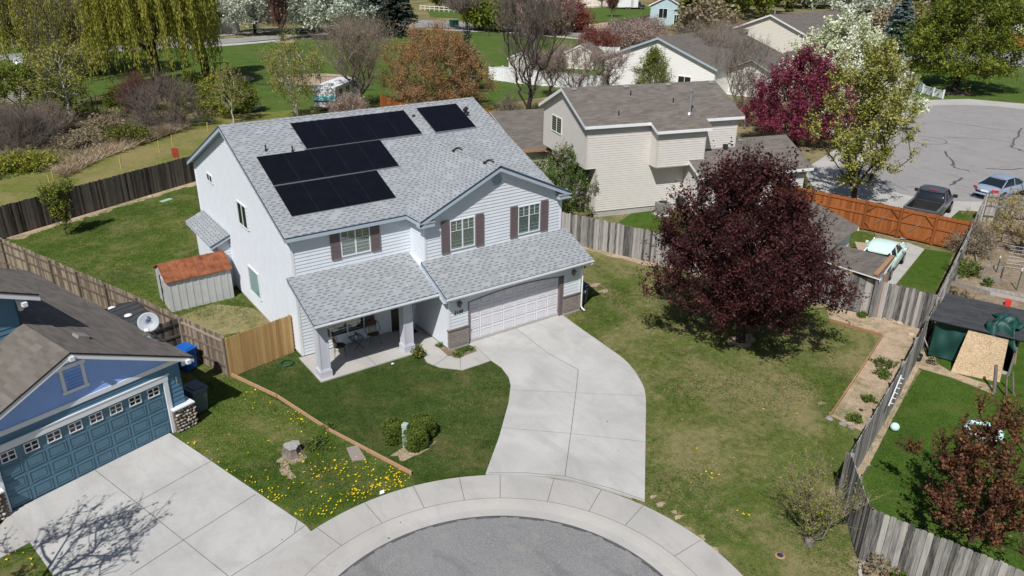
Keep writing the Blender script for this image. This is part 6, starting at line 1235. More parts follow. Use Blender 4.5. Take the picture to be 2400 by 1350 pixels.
# ------------------------------------------------------------------ vehicles
def ring_loft(b, st, m=0):
    n = len(st[0][1]); vs = []; k = 2*n
    for x, hp in st:
        vs += [(x, y, z) for y, z in hp]+[(x, -y, z) for y, z in hp[::-1]]
    fs = [(j*k+i, j*k+(i+1) % k, (j+1)*k+(i+1) % k, (j+1)*k+i) for j in range(len(st)-1) for i in range(k)]
    b.poly(vs, fs, m, .5, True); b.poly(vs, [tuple(range(k))[::-1], tuple(range(len(vs)-k, len(vs)))], m, .5, True)
def wheel(root, x, y, r=.33, w=.22):
    b = MB(); s_ = 1 if y > 0 else -1; b.tube((x, y-s_*w, r), (x, y, r), r, r, 20); t = b.build('wheel', MT['tyre'], root)
    b = MB(); b.tube((x, y-.01*s_, r), (x, y+.012*s_, r), r*.62, r*.58, 16); b.build('rim', MT['rim'], t)
def car(label, loc, rz, paint, L=4.8, w=.91, kind='sedan', group=None):
    r = thing('parked_car', label, 'car', loc, rz, group); b = MB()
    if kind == 'sedan':
        zs = [(0.0, .62, .80), (.10, .50, .96), (.9, .30, 1.00), (1.5, .26, .97), (2.8, .26, .95), (3.5, .26, .90), (4.3, .32, .78), (4.7, .45, .62)]
        ws = [.70, .86, .95, 1, 1, .98, .90, .70]
        ring_loft(b, [(x*L/4.7, [(w*q*.80, zb), (w*q*.98, zb+.12), (w*q, zt-.28), (w*q*.95, zt-.06), (w*q*.62, zt)]) for (x, zb, zt), q in zip(zs, ws)])
        b.build('body', paint, r, True, 0, 2)
        cab = [(.55, .80, .97, .03), (1.35, .66, 1.40, 1), (2.15, .68, 1.46, 1), (2.7, .67, 1.42, 1), (3.55, .80, .93, .03)]
    else:
        zs = [(0.0, .50, .80), (.25, .38, .98), (.9, .32, 1.06), (1.7, .32, 1.10), (3.2, .32, 1.10), (4.0, .34, 1.08), (4.7, .36, 1.00), (5.0, .48, .80)]
        ws = [.66, .90, .99, 1, 1, .97, .94, .72]
        ring_loft(b, [(x*L/5.0, [(w*q*.82, zb), (w*q*.99, zb+.16), (w*q*1.0, zt-.34), (w*q*.93, zt-.10), (w*q*.55, zt)]) for (x, zb, zt), q in zip(zs, ws)])
        b.build('body', paint, r, True, 0, 2)
        cab = [(.75, .62, 1.08, .03), (1.30, .60, 1.46, 1), (2.0, .64, 1.58, 1), (2.8, .62, 1.54, 1), (3.45, .66, 1.10, .03)]
    cab = [(x*L/(4.7 if kind == 'sedan' else 5.0), hw, z, f_) for x, hw, z, f_ in cab]; zb = .93 if kind == 'sedan' else 1.04
    b = MB(); ring_loft(b, [(x, [(w*.90, zb-.03), (w*.88, zb+.02), (hw*(w/.91)*1.0+.0, max(zb+.03, z-.07)), (hw*.82*(w/.91), max(zb+.035, z-.01))]) for x, hw, z, f_ in cab]); b.build('cabin_glass', MT['carglass'], r, True, 0, 1)
    b = MB(); rf = cab[1:4]
    if kind == 'sedan': q_ = [(rf[0][0]+.05, rf[0][1]*.78, rf[0][2]-.02)]+[(x, hw*.92, z) for x, hw, z, _ in rf[:]]+[(rf[2][0]+.08, rf[2][1]*.8, rf[2][2]-.03)]
    else: q_ = [(cab[1][0]-.30, .50, cab[1][2]-.10), (cab[1][0], .62, cab[1][2]+.0)]+[(x, hw*1.02, z+.01) for x, hw, z, _ in rf[1:]]+[(rf[2][0]+.12, .58, rf[2][2]-.06)]
    ring_loft(b, [(x, [(hw, z-.055), (hw*1.01, z-.02), (hw*.75, z+.025), (hw*.35, z+.04)]) for x, hw, z in q_]); b.build('roof', paint, r, True, 0, 2)
    for s_ in (1, -1):
        for p0_, p1_, ra, rb in (((cab[0][0], s_*w*.86, zb-.02), (cab[1][0], s_*cab[1][1]*.98, cab[1][2]-.05), .045, .035), ((cab[4][0], s_*w*.84, zb-.02), (cab[3][0], s_*cab[3][1]*.98, cab[3][2]-.05), .035, .03), ((cab[2][0], s_*w*.895, zb-.02), (cab[2][0], s_*cab[2][1], cab[2][2]-.06), .03, .03)): b = MB(); b.tube(p0_, p1_, ra, rb, 6); b.build('roof_pillar', paint, r, True)
    for x in (L*.20, L*.79):
        for y in (w-.02, -w+.02): wheel(r, x, y, .33 if kind == 'sedan' else .35)
    for s_ in (1, -1):
        b = MB(); b.fbox((cab[3][0]+.25, s_*w*.98, zb+.05), X_, Y_*s_, Z_, (-.06, .06), (0, .16), (-.02, .12)); b.build('mirror', paint, r, False, .02)
        b = MB()
        if kind == 'sedan': b.fbox((.05, s_*.70, .80), Vector((.55, s_*.8, 0)).normalized(), Vector((-.8, s_*.55, 0)).normalized(), Z_, (-.26, .20), (-.02, .05), (-.08, .08))
        else: b.lathe([(.06, -.03), (.07, 0), (.03, .04)], (.12, s_*.62, .92), 10)
        b.build('tail_lamp', MT['tail'], r, False, .015)
        b = MB(); b.tube((L-.25, s_*w*.68, .70 if kind == 'sedan' else .86), (L-.02, s_*w*.66, .66 if kind == 'sedan' else .86), .13, .11, 12); b.build('headlight', MT['chrome'], r)
    b = MB(); b.box(-.10, .02, -w*.8, w*.8, .38, .50); b.build('rear_bumper', paint if kind == 'sedan' else MT['chrome'], r, False, .03)
    b = MB(); b.box(-.035, .03, -.26, .26, .60, .73); b.build('number_plate', MT['white'], r)
    if kind != 'sedan':
        b = MB(); b.box(L-.02, L+.10, -w*.85, w*.85, .40, .54); b.build('front_bumper', MT['chrome'], r, False, .03)
        b = MB(); [b.box(1.0, 4.6, s_*(w+.0)-.01, s_*(w+.0)+.01, .74, .77) for s_ in (1, -1)]; b.build('chrome_strip', MT['chrome'], r)
    return r
car('silver blue sedan parked at the kerb of the second cul-de-sac', (47.75, -4.95, .02), math.radians(-3), MT['silver'], 4.9, .95)
car('mint green vintage car with a rounded roof parked behind the redwood gate', (27.5, -8.75, .01), math.radians(18), MT['mint'], 4.95, .92, 'vintage')
p_ = G(1945, 326); car('white car mostly hidden behind the magenta tree and the maple', (p_[0], p_[1], 0), math.radians(20), MT['white'])
p_ = G(1290, 8); car('dark green car parked at the top edge by the far garage', (p_[0], p_[1], 0), math.radians(-20), MT['hose'])
def pickup(label, loc, rz, paint):
    r = thing('pickup_truck', label, 'pickup truck', loc, rz); w = 1.0
    b = MB(); ring_loft(b, [(x, [(w*q*.85, .42), (w*q*.98, .52), (w*q, .95), (w*q*.96, zt-.04), (w*q*.8, zt)]) for x, zt, q in ((2.42, 1.16, .98), (2.55, 1.18, 1), (3.9, 1.18, 1), (4.3, 1.16, 1), (5.3, 1.08, .96), (5.65, .98, .88), (5.72, .75, .8))]); b.build('body', paint, r, True, 0, 1)
    b = MB(); b.box(.02, 2.45, -w, -w+.10, .50, 1.16); b.box(.02, 2.45, w-.10, w, .50, 1.16); b.build('bed_side', paint, r, False, .04)
    b = MB(); b.box(0, .09, -w+.02, w-.02, .50, 1.14); b.build('tailgate', paint, r, False, .03); b = MB(); b.box(.0, 2.45, -w-.005, -w+.13, 1.16, 1.20); b.build('bed_rail', MT['railglint'], r, False, .01); b = MB(); b.box(.0, 2.45, w-.13, w+.005, 1.16, 1.20); b.build('bed_rail', MT['railglint'], r, False, .01); b = MB(); b.box(-.005, .12, -w+.13, w-.13, 1.145, 1.18); b.build('tailgate_cap', MT['railglint'], r, False, .01)
    b = MB(); b.box(.09, 2.45, -w+.10, w-.10, .50, .66); b.box(2.38, 2.46, -w+.1, w-.1, .66, 1.14); b.box(.09, 2.40, -w+.10, -w+.14, .66, 1.17); b.box(.09, 2.40, w-.14, w-.10, .66, 1.17); b.box(.06, .13, -w+.1, w-.1, .66, 1.16); [b.box(.15, 2.35, -w+.18+i*.165, -w+.24+i*.165, .66, .675) for i in range(10)]; b.build('bed_liner', MT['bed'], r)
    b = MB(); ring_loft(b, [(x, [(.93, 1.14), (.92, 1.18), (hw, z-.06), (hw*.85, z)]) for x, hw, z in ((2.47, .90, 1.20), (2.66, .76, 1.80), (3.2, .76, 1.86), (3.7, .74, 1.83), (4.45, .86, 1.19))]); b.build('cab_glass', MT['carglass'], r, True)
    b = MB(); ring_loft(b, [(x, [(hw, z-.09), (hw*1.0, z-.03), (hw*.8, z+.02), (hw*.4, z+.03)]) for x, hw, z in ((2.60, .74, 1.80), (2.75, .78, 1.88), (3.3, .78, 1.90), (3.75, .74, 1.84))]); b.build('roof', paint, r, True, 0, 1)
    for s_ in (1, -1):
        for p0_, p1_, ra, rb in (((2.47, s_*.90, 1.17), (2.66, s_*.77, 1.82), .07, .05), ((4.42, s_*.90, 1.17), (3.72, s_*.75, 1.80), .045, .04), ((3.1, s_*.94, 1.17), (3.1, s_*.78, 1.85), .045, .04)): b = MB(); b.tube(p0_, p1_, ra, rb, 6); b.build('roof_pillar', paint, r)
    for x in (1.0, 4.75):
        for y in (w+.01, -w-.01): wheel(r, x, y, .40, .26)
    for s_ in (1, -1):
        b = MB(); b.fbox((4.05, s_*1.0, 1.22), X_, Y_*s_, Z_, (-.05, .07), (.02, .30), (0, .22)); b.build('mirror', MT['black'], r, False, .03)
        b = MB(); b.box(-.02, .06, s_*.90-.06, s_*.90+.06, .72, 1.05); b.build('tail_lamp', MT['tail'], r)
        b = MB(); b.box(5.60, 5.74, s_*.72-.16, s_*.72+.16, .78, .95); b.build('headlight', MT['chrome'], r)
    b = MB(); b.box(2.58, 2.62, -.22, .22, 1.83, 1.87); b.build('brake_lamp', MT['tail'], r)
    b = MB(); b.box(-.14, .0, -.95, .95, .42, .56); b.build('rear_bumper', MT['chrome'], r, False, .03)
    return r
pickup('black pickup truck with open bed parked behind the redwood fence', (38.1, -5.5, .03), math.radians(16), MT['truckp'])
p_ = G(1505, 22); pickup('dark blue pickup beside the white box trailer at the top edge', (p_[0], p_[1], .02), math.radians(75), MT['navybin'])
p_ = G(1478, 21); r = thing('box_trailer', 'white box trailer on the far driveway', 'trailer', (p_[0]-1.5, p_[1], 0), math.radians(-30))
b = MB(); b.box(-3, 3, -1.2, 1.2, .5, 3.0); b.build('body', MT['white'], r, False, .1); [wheel(r, x, y, .35) for x in (-.4, .5) for y in (1.22, -1.22)]
b = MB(); b.box(.8, 1.6, -1.22, -1.2, .7, 2.6); b.build('door', MT['metalw'], r)
# camper
p_ = G(764, 264); a0 = G(785, 264); a1 = G(848, 232); hdg = math.atan2(a1[1]-a0[1], a1[0]-a0[0])
r = thing('camper_trailer', 'white camper trailer with a cyan band on its back, behind the roof ridge', 'camper', (p_[0], p_[1], 0), hdg)
b = MB(); Lc_ = 7.2; wc = 1.2
b.prism([(0, -wc, .55), (Lc_, -wc, .55), (Lc_+.35, -wc, 1.4), (Lc_-.1, -wc, 2.55), (.15, -wc, 2.62), (-.05, -wc, 2.2)], (0, 2*wc, 0)); b.build('body', MT['white'], r, False, .05)
b = MB(); b.box(-.055, -.02, -wc+.02, wc-.02, 1.25, 1.75); b.build('rear_band', MT['cyan'], r); b = MB(); b.box(-.05, -.01, -wc+.02, wc-.02, 1.08, 1.2); b.build('rear_stripe', MT['navy'], r)
b = MB(); b.box(.5, 6.8, -wc-.012, -wc, 1.25, 1.6); b.build('side_band', MT['cyan'], r)
for x in (1.0, 3.0, 5.0): b = MB(); b.box(x, x+.9, -wc-.02, -wc, 1.7, 2.25); b.build('window', MT['carglass'], r)
b = MB(); b.box(.6, 1.5, -.5, .3, 2.6, 2.82); b.build('rooftop_unit', MT['metalw'], r, False, .05); b = MB(); b.box(3.6, 4.2, -.3, .3, 2.56, 2.70); b.build('roof_hatch', MT['metalw'], r)
b = MB(); [b.box(-.06, -.04, y-.05, y+.05, 2.35, 2.42) for y in (-1, 1, -.2, .2, 0)]; b.build('marker_lamps', MT['tail'], r)
for x in (3.1, 4.0):
    for y in (wc+.01, -wc-.01): wheel(r, x, y, .36)

# ------------------------------------------------------------------ bins, porch furniture, yard objects
def bin_(label, loc, rz, mat, s_=1.0, cat='bin'):
    r = thing('wheeled_bin', label, cat, loc, rz); b = MB()
    lo = [(-.25, -.28), (.25, -.28), (.25, .26), (-.25, .26)]; hi = [(-.31, -.36), (.31, -.36), (.31, .33), (-.31, .33)]
    lo = [Vector((x*s_, y*s_, .04)) for x, y in lo]; hi = [Vector((x*s_, y*s_, .98*s_)) for x, y in hi]
    b.poly(lo+hi, [(3, 2, 1, 0), (4, 5, 6, 7)]+[(i, (i+1) % 4, 4+(i+1) % 4, 4+i) for i in range(4)], 0, .5); b.box(-.33*s_, .33*s_, -.38*s_, .35*s_, .93*s_, .98*s_)
    b.build('body', mat, r, False, .02)
    b = MB(); b.prism([(-.33*s_, -.40*s_, .985*s_), (.33*s_, -.40*s_, .985*s_), (.33*s_, .36*s_, 1.01*s_), (-.33*s_, .36*s_, 1.01*s_)], (0, 0, .05)); b.prism([(-.2*s_, -.3*s_, 1.04*s_), (.2*s_, -.3*s_, 1.04*s_), (.2*s_, .2*s_, 1.055*s_), (-.2*s_, .2*s_, 1.055*s_)], (0, 0, .03)); b.build('lid', mat, r, False, .02)
    b = MB(); b.tube((-.28*s_, .42*s_, .95*s_), (.28*s_, .42*s_, .95*s_), .02, .02, 8); b.build('handle', mat, r)
    for x in (-.27, .27): b = MB(); b.tube((x*s_-.03, .28*s_, .12), (x*s_+.03, .28*s_, .12), .12, .12, 14); b.build('wheel', MT['tyre'], r)
    return r
bin_('grey wheeled bin beside the cobblestone pillar of the blue house', (-4.72, -1.65, 0), math.radians(20), MT['greybin'])
bin_('bright blue wheeled bin between the brown roof edge and the fence', (-4.2, 1.75, 0), math.radians(25), MT['bluebin'], .95)
bb = bin_('navy blue wheeled bin behind the garage downspout', (13.12, -2.30, 0), math.radians(3), MT['navybin'])
b = MB(); [b.box(-.02+math.cos(i*1.05)*.06, .02+math.cos(i*1.05)*.06, -.385, -.355, .72+math.sin(i*1.05)*.06, .75+math.sin(i*1.05)*.06) for i in range(6)]; b.build('recycling_mark', MT['white'], bb)
def chair(label, loc, rz, pillow):
    r = thing('patio_chair', label, 'chair', loc, rz); b = MB()
    b.lathe([(.0, .42), (.24, .42), (.26, .45), (.24, .47), (.0, .46)], (0, 0, 0), 18); b.build('seat', MT['seat'], r)
    b = MB(); pts = [(.33*math.cos(a), .10+.10*math.sin(a)*1.0, .70+.34*math.sin(a)) for a in [i*6.2832/20 for i in range(21)]]; b.path(pts, .012, 6)
    for i in range(5): a = -.8+i*.4; b.tube((.15*math.sin(a), .20, .46), (.33*math.sin(a*1.1), .14+.1*math.cos(a), .70+.33*math.cos(a)), .007, .007, 5)
    b.build('hoop_frame', MT['black'], r)
    b = MB(); b.prism([(-.2, .2, .62), (.2, .2, .62), (.24, .22, .95), (-.24, .22, .95)], (0, .02, 0)); b.build('backrest', MT['seat'], r)
    for x, y in ((-.2, -.18), (.2, -.18), (-.2, .18), (.2, .18)): b = MB(); b.tube((x, y, .43), (x*1.3, y*1.3, 0), .012, .010, 6); b.build('leg', MT['black'], r)
    return r
def cushion(label, loc, rz, mat, stripes=False):
    b = MB(); n = 8; vs = []
    for s_ in (1, -1):
        for j in range(n+1):
            for i in range(n+1):
                u, v = i/n*2-1, j/n*2-1; vs.append((u*.20, v*.15, s_*.06*max(0, (1-u**4)*(1-v**4))**.6))
    q = n+1; b.poly(vs, [(k*q*q+j*q+i, k*q*q+j*q+i+1, k*q*q+(j+1)*q+i+1, k*q*q+(j+1)*q+i) for k in range(2) for j in range(n) for i in range(n)], 0, .5, True)
    if stripes: [b.box(-.16+i*.065, -.14+i*.065, -.13, .13, .052, .0635, 1) for i in range(6)]
    o = b.build('cushion', [mat, MT['black']]); o.location = loc; o.rotation_euler = (math.radians(68), 0, rz); return tag(o, label, 'cushion')
pz = .05
chair('round backed wicker chair on the porch nearest the left column', (1.35, -.72, pz), math.radians(70), None); cushion('yellow beige cushion on the chair nearest the left column', (1.17, -.66, pz+.62), math.radians(70), MT['pillowy'])
chair('round backed wicker chair on the porch under the window shutter', (3.0, -.55, pz), math.radians(-8), None); cushion('black and white striped cushion on the chair under the shutter', (3.0, -.42, pz+.63), math.radians(-8), MT['pillow'], True)
r = thing('side_table', 'small glass topped table between the two porch chairs', 'table', (2.2, -.55, pz))
b = MB(); b.box(-.28, .28, -.24, .24, .50, .515); b.build('table_top', MT['glasstop'], r); b = MB(); [b.tube(p0, p1, .012, .012, 6) for p0, p1 in (((-.28, -.24, .5), (.28, -.24, .5)), ((-.28, .24, .5), (.28, .24, .5)), ((-.28, -.24, .5), (-.28, .24, .5)), ((.28, -.24, .5), (.28, .24, .5)))]; b.build('rim', MT['black'], r)
for s_ in (-.24, .24): b = MB(); b.tube((-.25, s_, .5), (.25, s_, 0), .011, .011, 6); b.tube((.25, s_, .5), (-.25, s_, 0), .011, .011, 6); b.build('leg', MT['black'], r)
r = plant('potted_plant', 'tiny green plant in a white cup on the porch table', 'plant', (2.2, -.55, pz+.60), .16, .08, zc=.02, prof='mound', seed=301, leaf='weed', nleaf=120, lsize=.022, spread=.03, nclump=12, twigs=0, trunk_r=.008, fork=.02)
b = MB(); b.lathe([(.035, -.085), (.05, .0), (.045, .01), (.03, .0)], (0, 0, 0), 12); b.build('cup', MT['white'], r)
r = thing('door_mat', 'dark mat in front of the front door', 'mat', (4.75, -.5, pz+.004)); b = MB(); b.box(-.35, .35, -.22, .22, 0, .015); b.build('mat', MT['dark'], r)
r = thing('garden_hose', 'coiled green hose on the lawn at the house corner', 'hose', (-.75, -.15, .02))
b = MB(); pts = [((.26+.015*math.sin(i*.7))*math.cos(i*.35), (.26+.02*math.cos(i*.9))*math.sin(i*.35), .01+.012*(i % 5)) for i in range(110)]; b.path(pts, .013, 5); b.build('hose', MT['hose'], r)
# clipped bushes around the utility pedestal
def boxbush(label, c, r_, h_, seed):
    rng = np.random.default_rng(seed); root = thing('clipped_bush', label, 'bush', (c[0], c[1], 0), 0, 'clipped bushes around the utility pedestal')
    n = 5200; d = rng.normal(size=(n, 3)); d /= np.linalg.norm(d, axis=1, keepdims=True); d = np.sign(d)*np.abs(d)**.6; d /= np.maximum(np.abs(d).max(axis=1, keepdims=True), np.linalg.norm(d, axis=1, keepdims=True)*.80)
    P_ = np.stack([d[:, 0]*r_, d[:, 1]*r_, h_*.5+d[:, 2]*h_*.5], 1); bump = 1+.05*np.sin(P_[:, 0:1]*17+P_[:, 1:2]*13+P_[:, 2:3]*15); P_[:, :2] *= bump; P_ += rng.normal(size=(n, 3))*.02; P_[:, 2] = np.maximum(P_[:, 2], .03)
    V, F, T_ = leaves_np(P_, .028*rng.uniform(.6, 1.3, n), rng, rng.random(n), .2, .6); np_mesh('leaves', V, F, T_, MT['box'], root)
    b = MB(); b.lathe([(r_*.55, .02), (r_*.86, h_*.25), (r_*.86, h_*.7), (r_*.6, h_*.86)], (0, 0, 0), 12); b.build('inner_growth', MT['box'], root)
boxbush('clipped bush standing left of the utility pedestal', G(930, 1040)[:2]+np.array([.0, .22]), .33, .78, 1)
boxbush('clipped bush standing right of the utility pedestal, nearest the street', G(982, 1056)[:2]+np.array([.0, .24]), .35, .78, 2)
boxbush('clipped bush at the back of the three around the pedestal', G(995, 1030)[:2]+np.array([.05, .22]), .37, .80, 3)
p_ = G(952, 1047); r = thing('utility_pedestal', 'pale green utility pedestal with an orange label between the clipped bushes', 'utility box', (p_[0], p_[1], 0), math.radians(35)); b = MB(); b.box(-.09, .09, -.09, .09, 0, .88); b.box(-.10, .10, -.10, .10, .80, .95); b.build('cabinet', MT['green'], r, False, .02)
b = MB(); b.box(-.055, .055, -.097, -.09, .52, .74); b.build('label_plate', MT['orange'], r)
# stump, slab, small rocks
p_ = G(686, 1062); r = thing('tree_stump', 'grey cut tree stump in the dandelion lawn', 'stump', (p_[0], p_[1], 0))
b = MB(); k = 18; rr = [1+.13*math.sin(i*1.1)+.08*math.sin(i*2.3) for i in range(k)]; vs = []
for q, z in ((.36, 0), (.29, .08), (.25, .22), (.255, .30)): vs += [(q*rr[i]*math.cos(i*6.2832/k), q*rr[i]*math.sin(i*6.2832/k), z) for i in range(k)]
b.poly(vs, [(j*k+i, j*k+(i+1) % k, (j+1)*k+(i+1) % k, (j+1)*k+i) for j in range(3) for i in range(k)], 0, .5); b.build('bark', MT['barkgrey'], r); b = MB(); b.poly([(x*1.04, y*1.04, .302) for x, y, z in vs[3*k:]]+[(x*1.04, y*1.04, .335) for x, y, z in vs[3*k:]], [tuple(range(k, 2*k))]+[(i, (i+1) % k, k+(i+1) % k, k+i) for i in range(k)], 0, .5); b.build('cut_top', MT['stumpw'], r)
pts = gp([(812, 1052), (838, 1046), (858, 1078), (825, 1082)]); b = MB(); c0 = Vector((sum(p_[0] for p_ in pts)/4, sum(p_[1] for p_ in pts)/4, 0)); b.prism([Vector((x, y, .0))-c0 for x, y, _ in pts[::-1]], (0, 0, .05)); o = b.build('stepping_slab', MT['slab'], None, False, .015); o.location = c0; tag(o, 'flat brown concrete slab lying in the dandelion lawn', 'slab')
def edging(label, pts, h=.14, seed=0):
    p0 = Vector((pts[0][0], pts[0][1], 0)); r = thing('edging_board', label, 'edging', p0); rng = random.Random(seed)
    for (xa, ya), (xb, yb) in zip(pts[:-1], pts[1:]):
        a = Vector((xa, ya, 0))-p0; e = Vector((xb, yb, 0))-p0; d = e-a; L = d.length; d.normalize(); n = Vector((-d.y, d.x, 0)); k = max(1, round(L/2.4))
        for i in range(k):
            b = MB(); b.fbox(a, d, n, Z_, (L*i/k+.005, L*(i+1)/k-.005), (-.02+rng.uniform(-.01, .01), .02), (0, h+rng.uniform(-.01, .015)), 0, rng.random()); b.build('board', MT['board'], r)
        for i in range(k+1): b = MB(); q = L*i/k; b.fbox(a, d, n, Z_, (q-.03, q+.03), (-.055, -.022), (0, h+.03), 0, rng.random()); b.build('stake', MT['board'], r)
edging('low wooden edging board between the green sod lawn and the dandelion lawn', [tuple(G(x, y)[:2]) for x, y in ((540, 880), (650, 932), (770, 1010), (965, 1113))], .14, 1)
edging('low wooden edging board around the dirt bed, running to the rocks', [tuple(G(x, y)[:2]) for x, y in ((1945, 753), (2068, 790), (2010, 880), (1946, 975))], .12, 2)
def rock(label, px, s_, mat, seed, group=None):
    p_ = G(*px); rng = np.random.default_rng(seed); b = MB(); k = 9; vs = []
    for rr, z in ((.8, -.02), (1.0, .15), (.85, .42), (.45, .6)):
        vs += [(s_*rr*(1+.15*rng.normal())*math.cos(i*6.2832/k), s_*rr*.75*(1+.15*rng.normal())*math.sin(i*6.2832/k), s_*z) for i in range(k)]
    vs.append((0, 0, s_*.63)); b.poly(vs, [(j*k+i, j*k+(i+1) % k, (j+1)*k+(i+1) % k, (j+1)*k+i) for j in range(3) for i in range(k)]+[(3*k+i, 3*k+(i+1) % k, 4*k) for i in range(k)], 0, .5)
    o = b.build('rock', mat); o.location = (p_[0], p_[1], 0); o.rotation_euler = (0, 0, seed); return tag(o, label, 'rock', group)
RG = 'pale rocks along the grey fence'
for i, (px, s_, lab) in enumerate([((2073, 748), .13, 'small pale rock, leftmost of the row below the grey fence'), ((2092, 752), .20, 'wide pale rock, second of the row below the grey fence'), ((2107, 758), .18, 'pale rock with a white side, third of the row below the grey fence'), ((2136, 755), .19, 'flat pale rock near the fence corner'), ((2148, 762), .11, 'small pale rock touching the fence corner'), ((2135, 785), .20, 'lone pale rock in the dirt below the fence corner')]): rock(lab, px, s_, MT['rock'], i, RG)
rock('grey pink rock at the end of the bed edging board', (1943, 982), .17, MT['rockg'], 11); rock('grey rock in the dirt bed behind the edging end', (1975, 995), .16, MT['rockg'], 12); rock('small grey rock near the corner fence foot', (1995, 1003), .14, MT['rockg'], 13); rock('dark small rock lying in the middle of the dirt bed', (2018, 962), .09, MT['barkdark'], 14)
# plants of the beds
for i, (x, y, w_, h_, lab, lf) in enumerate([(982, 838, .27, .62, 'small round shrub beside the right porch column', 'hedge'), (2070, 858, .42, .30, 'dark leafy clump in the dirt bed', 'box'), (2070, 882, .30, .22, 'lighter green clump below the dark leafy clump', 'weed'), (2000, 985, .26, .20, 'green weed near the end of the dirt bed', 'weed'), (2035, 940, .22, .14, 'small weed in the middle of the dirt bed', 'weed'), (2020, 740, .22, .12, 'weed near the fence under the plum tree edge', 'weed'), (1072, 835, .20, .10, 'low green clump at the stone veneer corner', 'weed'), (1100, 822, .14, .08, 'low green clump beside the driveway corner', 'weed'), (1030, 812, .13, .07, 'low weeds along the garage side wall', 'weed'), (2055, 1345, .45, .55, 'leafy small shrub at the bottom edge before the near fence', 'drybud'), (2105, 1360, .35, .30, 'green plant at the bottom edge beside the leafy shrub', 'weed'), (2182, 852, .16, .25, 'thin dried plant in front of the tarp shed', 'drybud'), (2312, 672, .28, .45, 'bright green plant in the corner garden', 'weed'), (768, 1003, .16, .12, 'tuft of tall grass on the edging board', 'weed'), (745, 1045, .45, .10, 'patch of taller grass beside the stump', 'weed'), (2225, 690, .4, .4, 'dry twiggy clump behind the tarp shed roof', 'drybud'), (2260, 700, .35, .35, 'dark dried clump behind the tarp shed roof', 'drybud')]):
    plant('low_plant', lab, 'plant', G(x, y)[:2], h_, w_, zc=.02, prof='mound', seed=320+i, leaf=lf, nleaf=900 if w_ > .2 else 350, lsize=.035, spread=.07, nclump=50, twigs=3, twl=.12, twr=.003, trunk_r=.01, multi=3, fork=.05, minr=.004)
def inpoly(P_, poly):
    x, y = P_[:, 0], P_[:, 1]; c = np.zeros(len(P_), bool); n = len(poly)
    for i in range(n):
        (x1, y1), (x2, y2) = poly[i][:2], poly[(i+1) % n][:2]; m = ((y1 > y) != (y2 > y)) & (x < (x2-x1)*(y-y1)/(y2-y1+1e-12)+x1); c ^= m
    return c
# dandelions
rng = np.random.default_rng(77); pts = []
def scatter(px, n, sx, sy):
    for _ in range(n): pts.append(G(px[0]+rng.normal()*sx, px[1]+rng.normal()*sy)[:2])
for px, n, sx, sy in (((640, 1172), 34, 14, 16), ((690, 1210), 16, 16, 10), ((760, 1205), 22, 20, 10), ((800, 1180), 18, 20, 12), ((840, 1160), 22, 18, 10), ((880, 1140), 30, 22, 10), ((920, 1130), 34, 18, 12), ((935, 1120), 16, 14, 14), ((700, 975), 16, 14, 8), ((690, 985), 8, 12, 6), ((610, 915), 8, 20, 16), ((760, 1100), 22, 40, 16), ((790, 1095), 14, 40, 14), ((850, 1100), 16, 30, 16), ((700, 1130), 14, 40, 20), ((740, 1140), 12, 40, 22), ((575, 1130), 10, 18, 16), ((500, 1080), 7, 20, 18), ((540, 1100), 7, 18, 16), ((450, 1035), 4, 14, 12), ((1660, 1115), 12, 22, 10), ((1560, 960), 6, 90, 60), ((1735, 1205), 3, 10, 5), ((650, 1045), 8, 70, 40), ((820, 1080), 10, 60, 20), ((40, 1310), 8, 30, 14), ((930, 1095), 6, 10, 8), ((1600, 1000), 16, 130, 90)): scatter(px, n, sx, sy)
C_d = []
_dl = [gp([(400, 1022), (447, 990), (450, 860), (538, 882), (965, 1116), (962, 1138), (858, 1176), (722, 1228)]), gp([(1515, 1172), (1515, 930), (1480, 850), (1700, 830), (1900, 850), (1960, 1100), (1960, 1250), (1760, 1350)]), gp([(-40, 1275), (82, 1262), (165, 1380), (-40, 1400)])]
poly_ok = lambda q: any(inpoly(np.array([q]), _p)[0] for _p in _dl)
for q in pts:
    if poly_ok(q):
        for _ in range(2): C_d.append((q[0]+rng.normal()*.015, q[1]+rng.normal()*.015, .05+rng.random()*.02))
C_d = np.array(C_d); V, F, T_ = leaves_np(C_d, .026*rng.uniform(.6, 1.4, len(C_d)), rng, rng.random(len(C_d)), 2.5, .9); o = np_mesh('dandelions', V, F, T_, MT['yellow']); tag(o, 'yellow dandelion flowers scattered through the lawns', 'flowers', None, 'stuff')
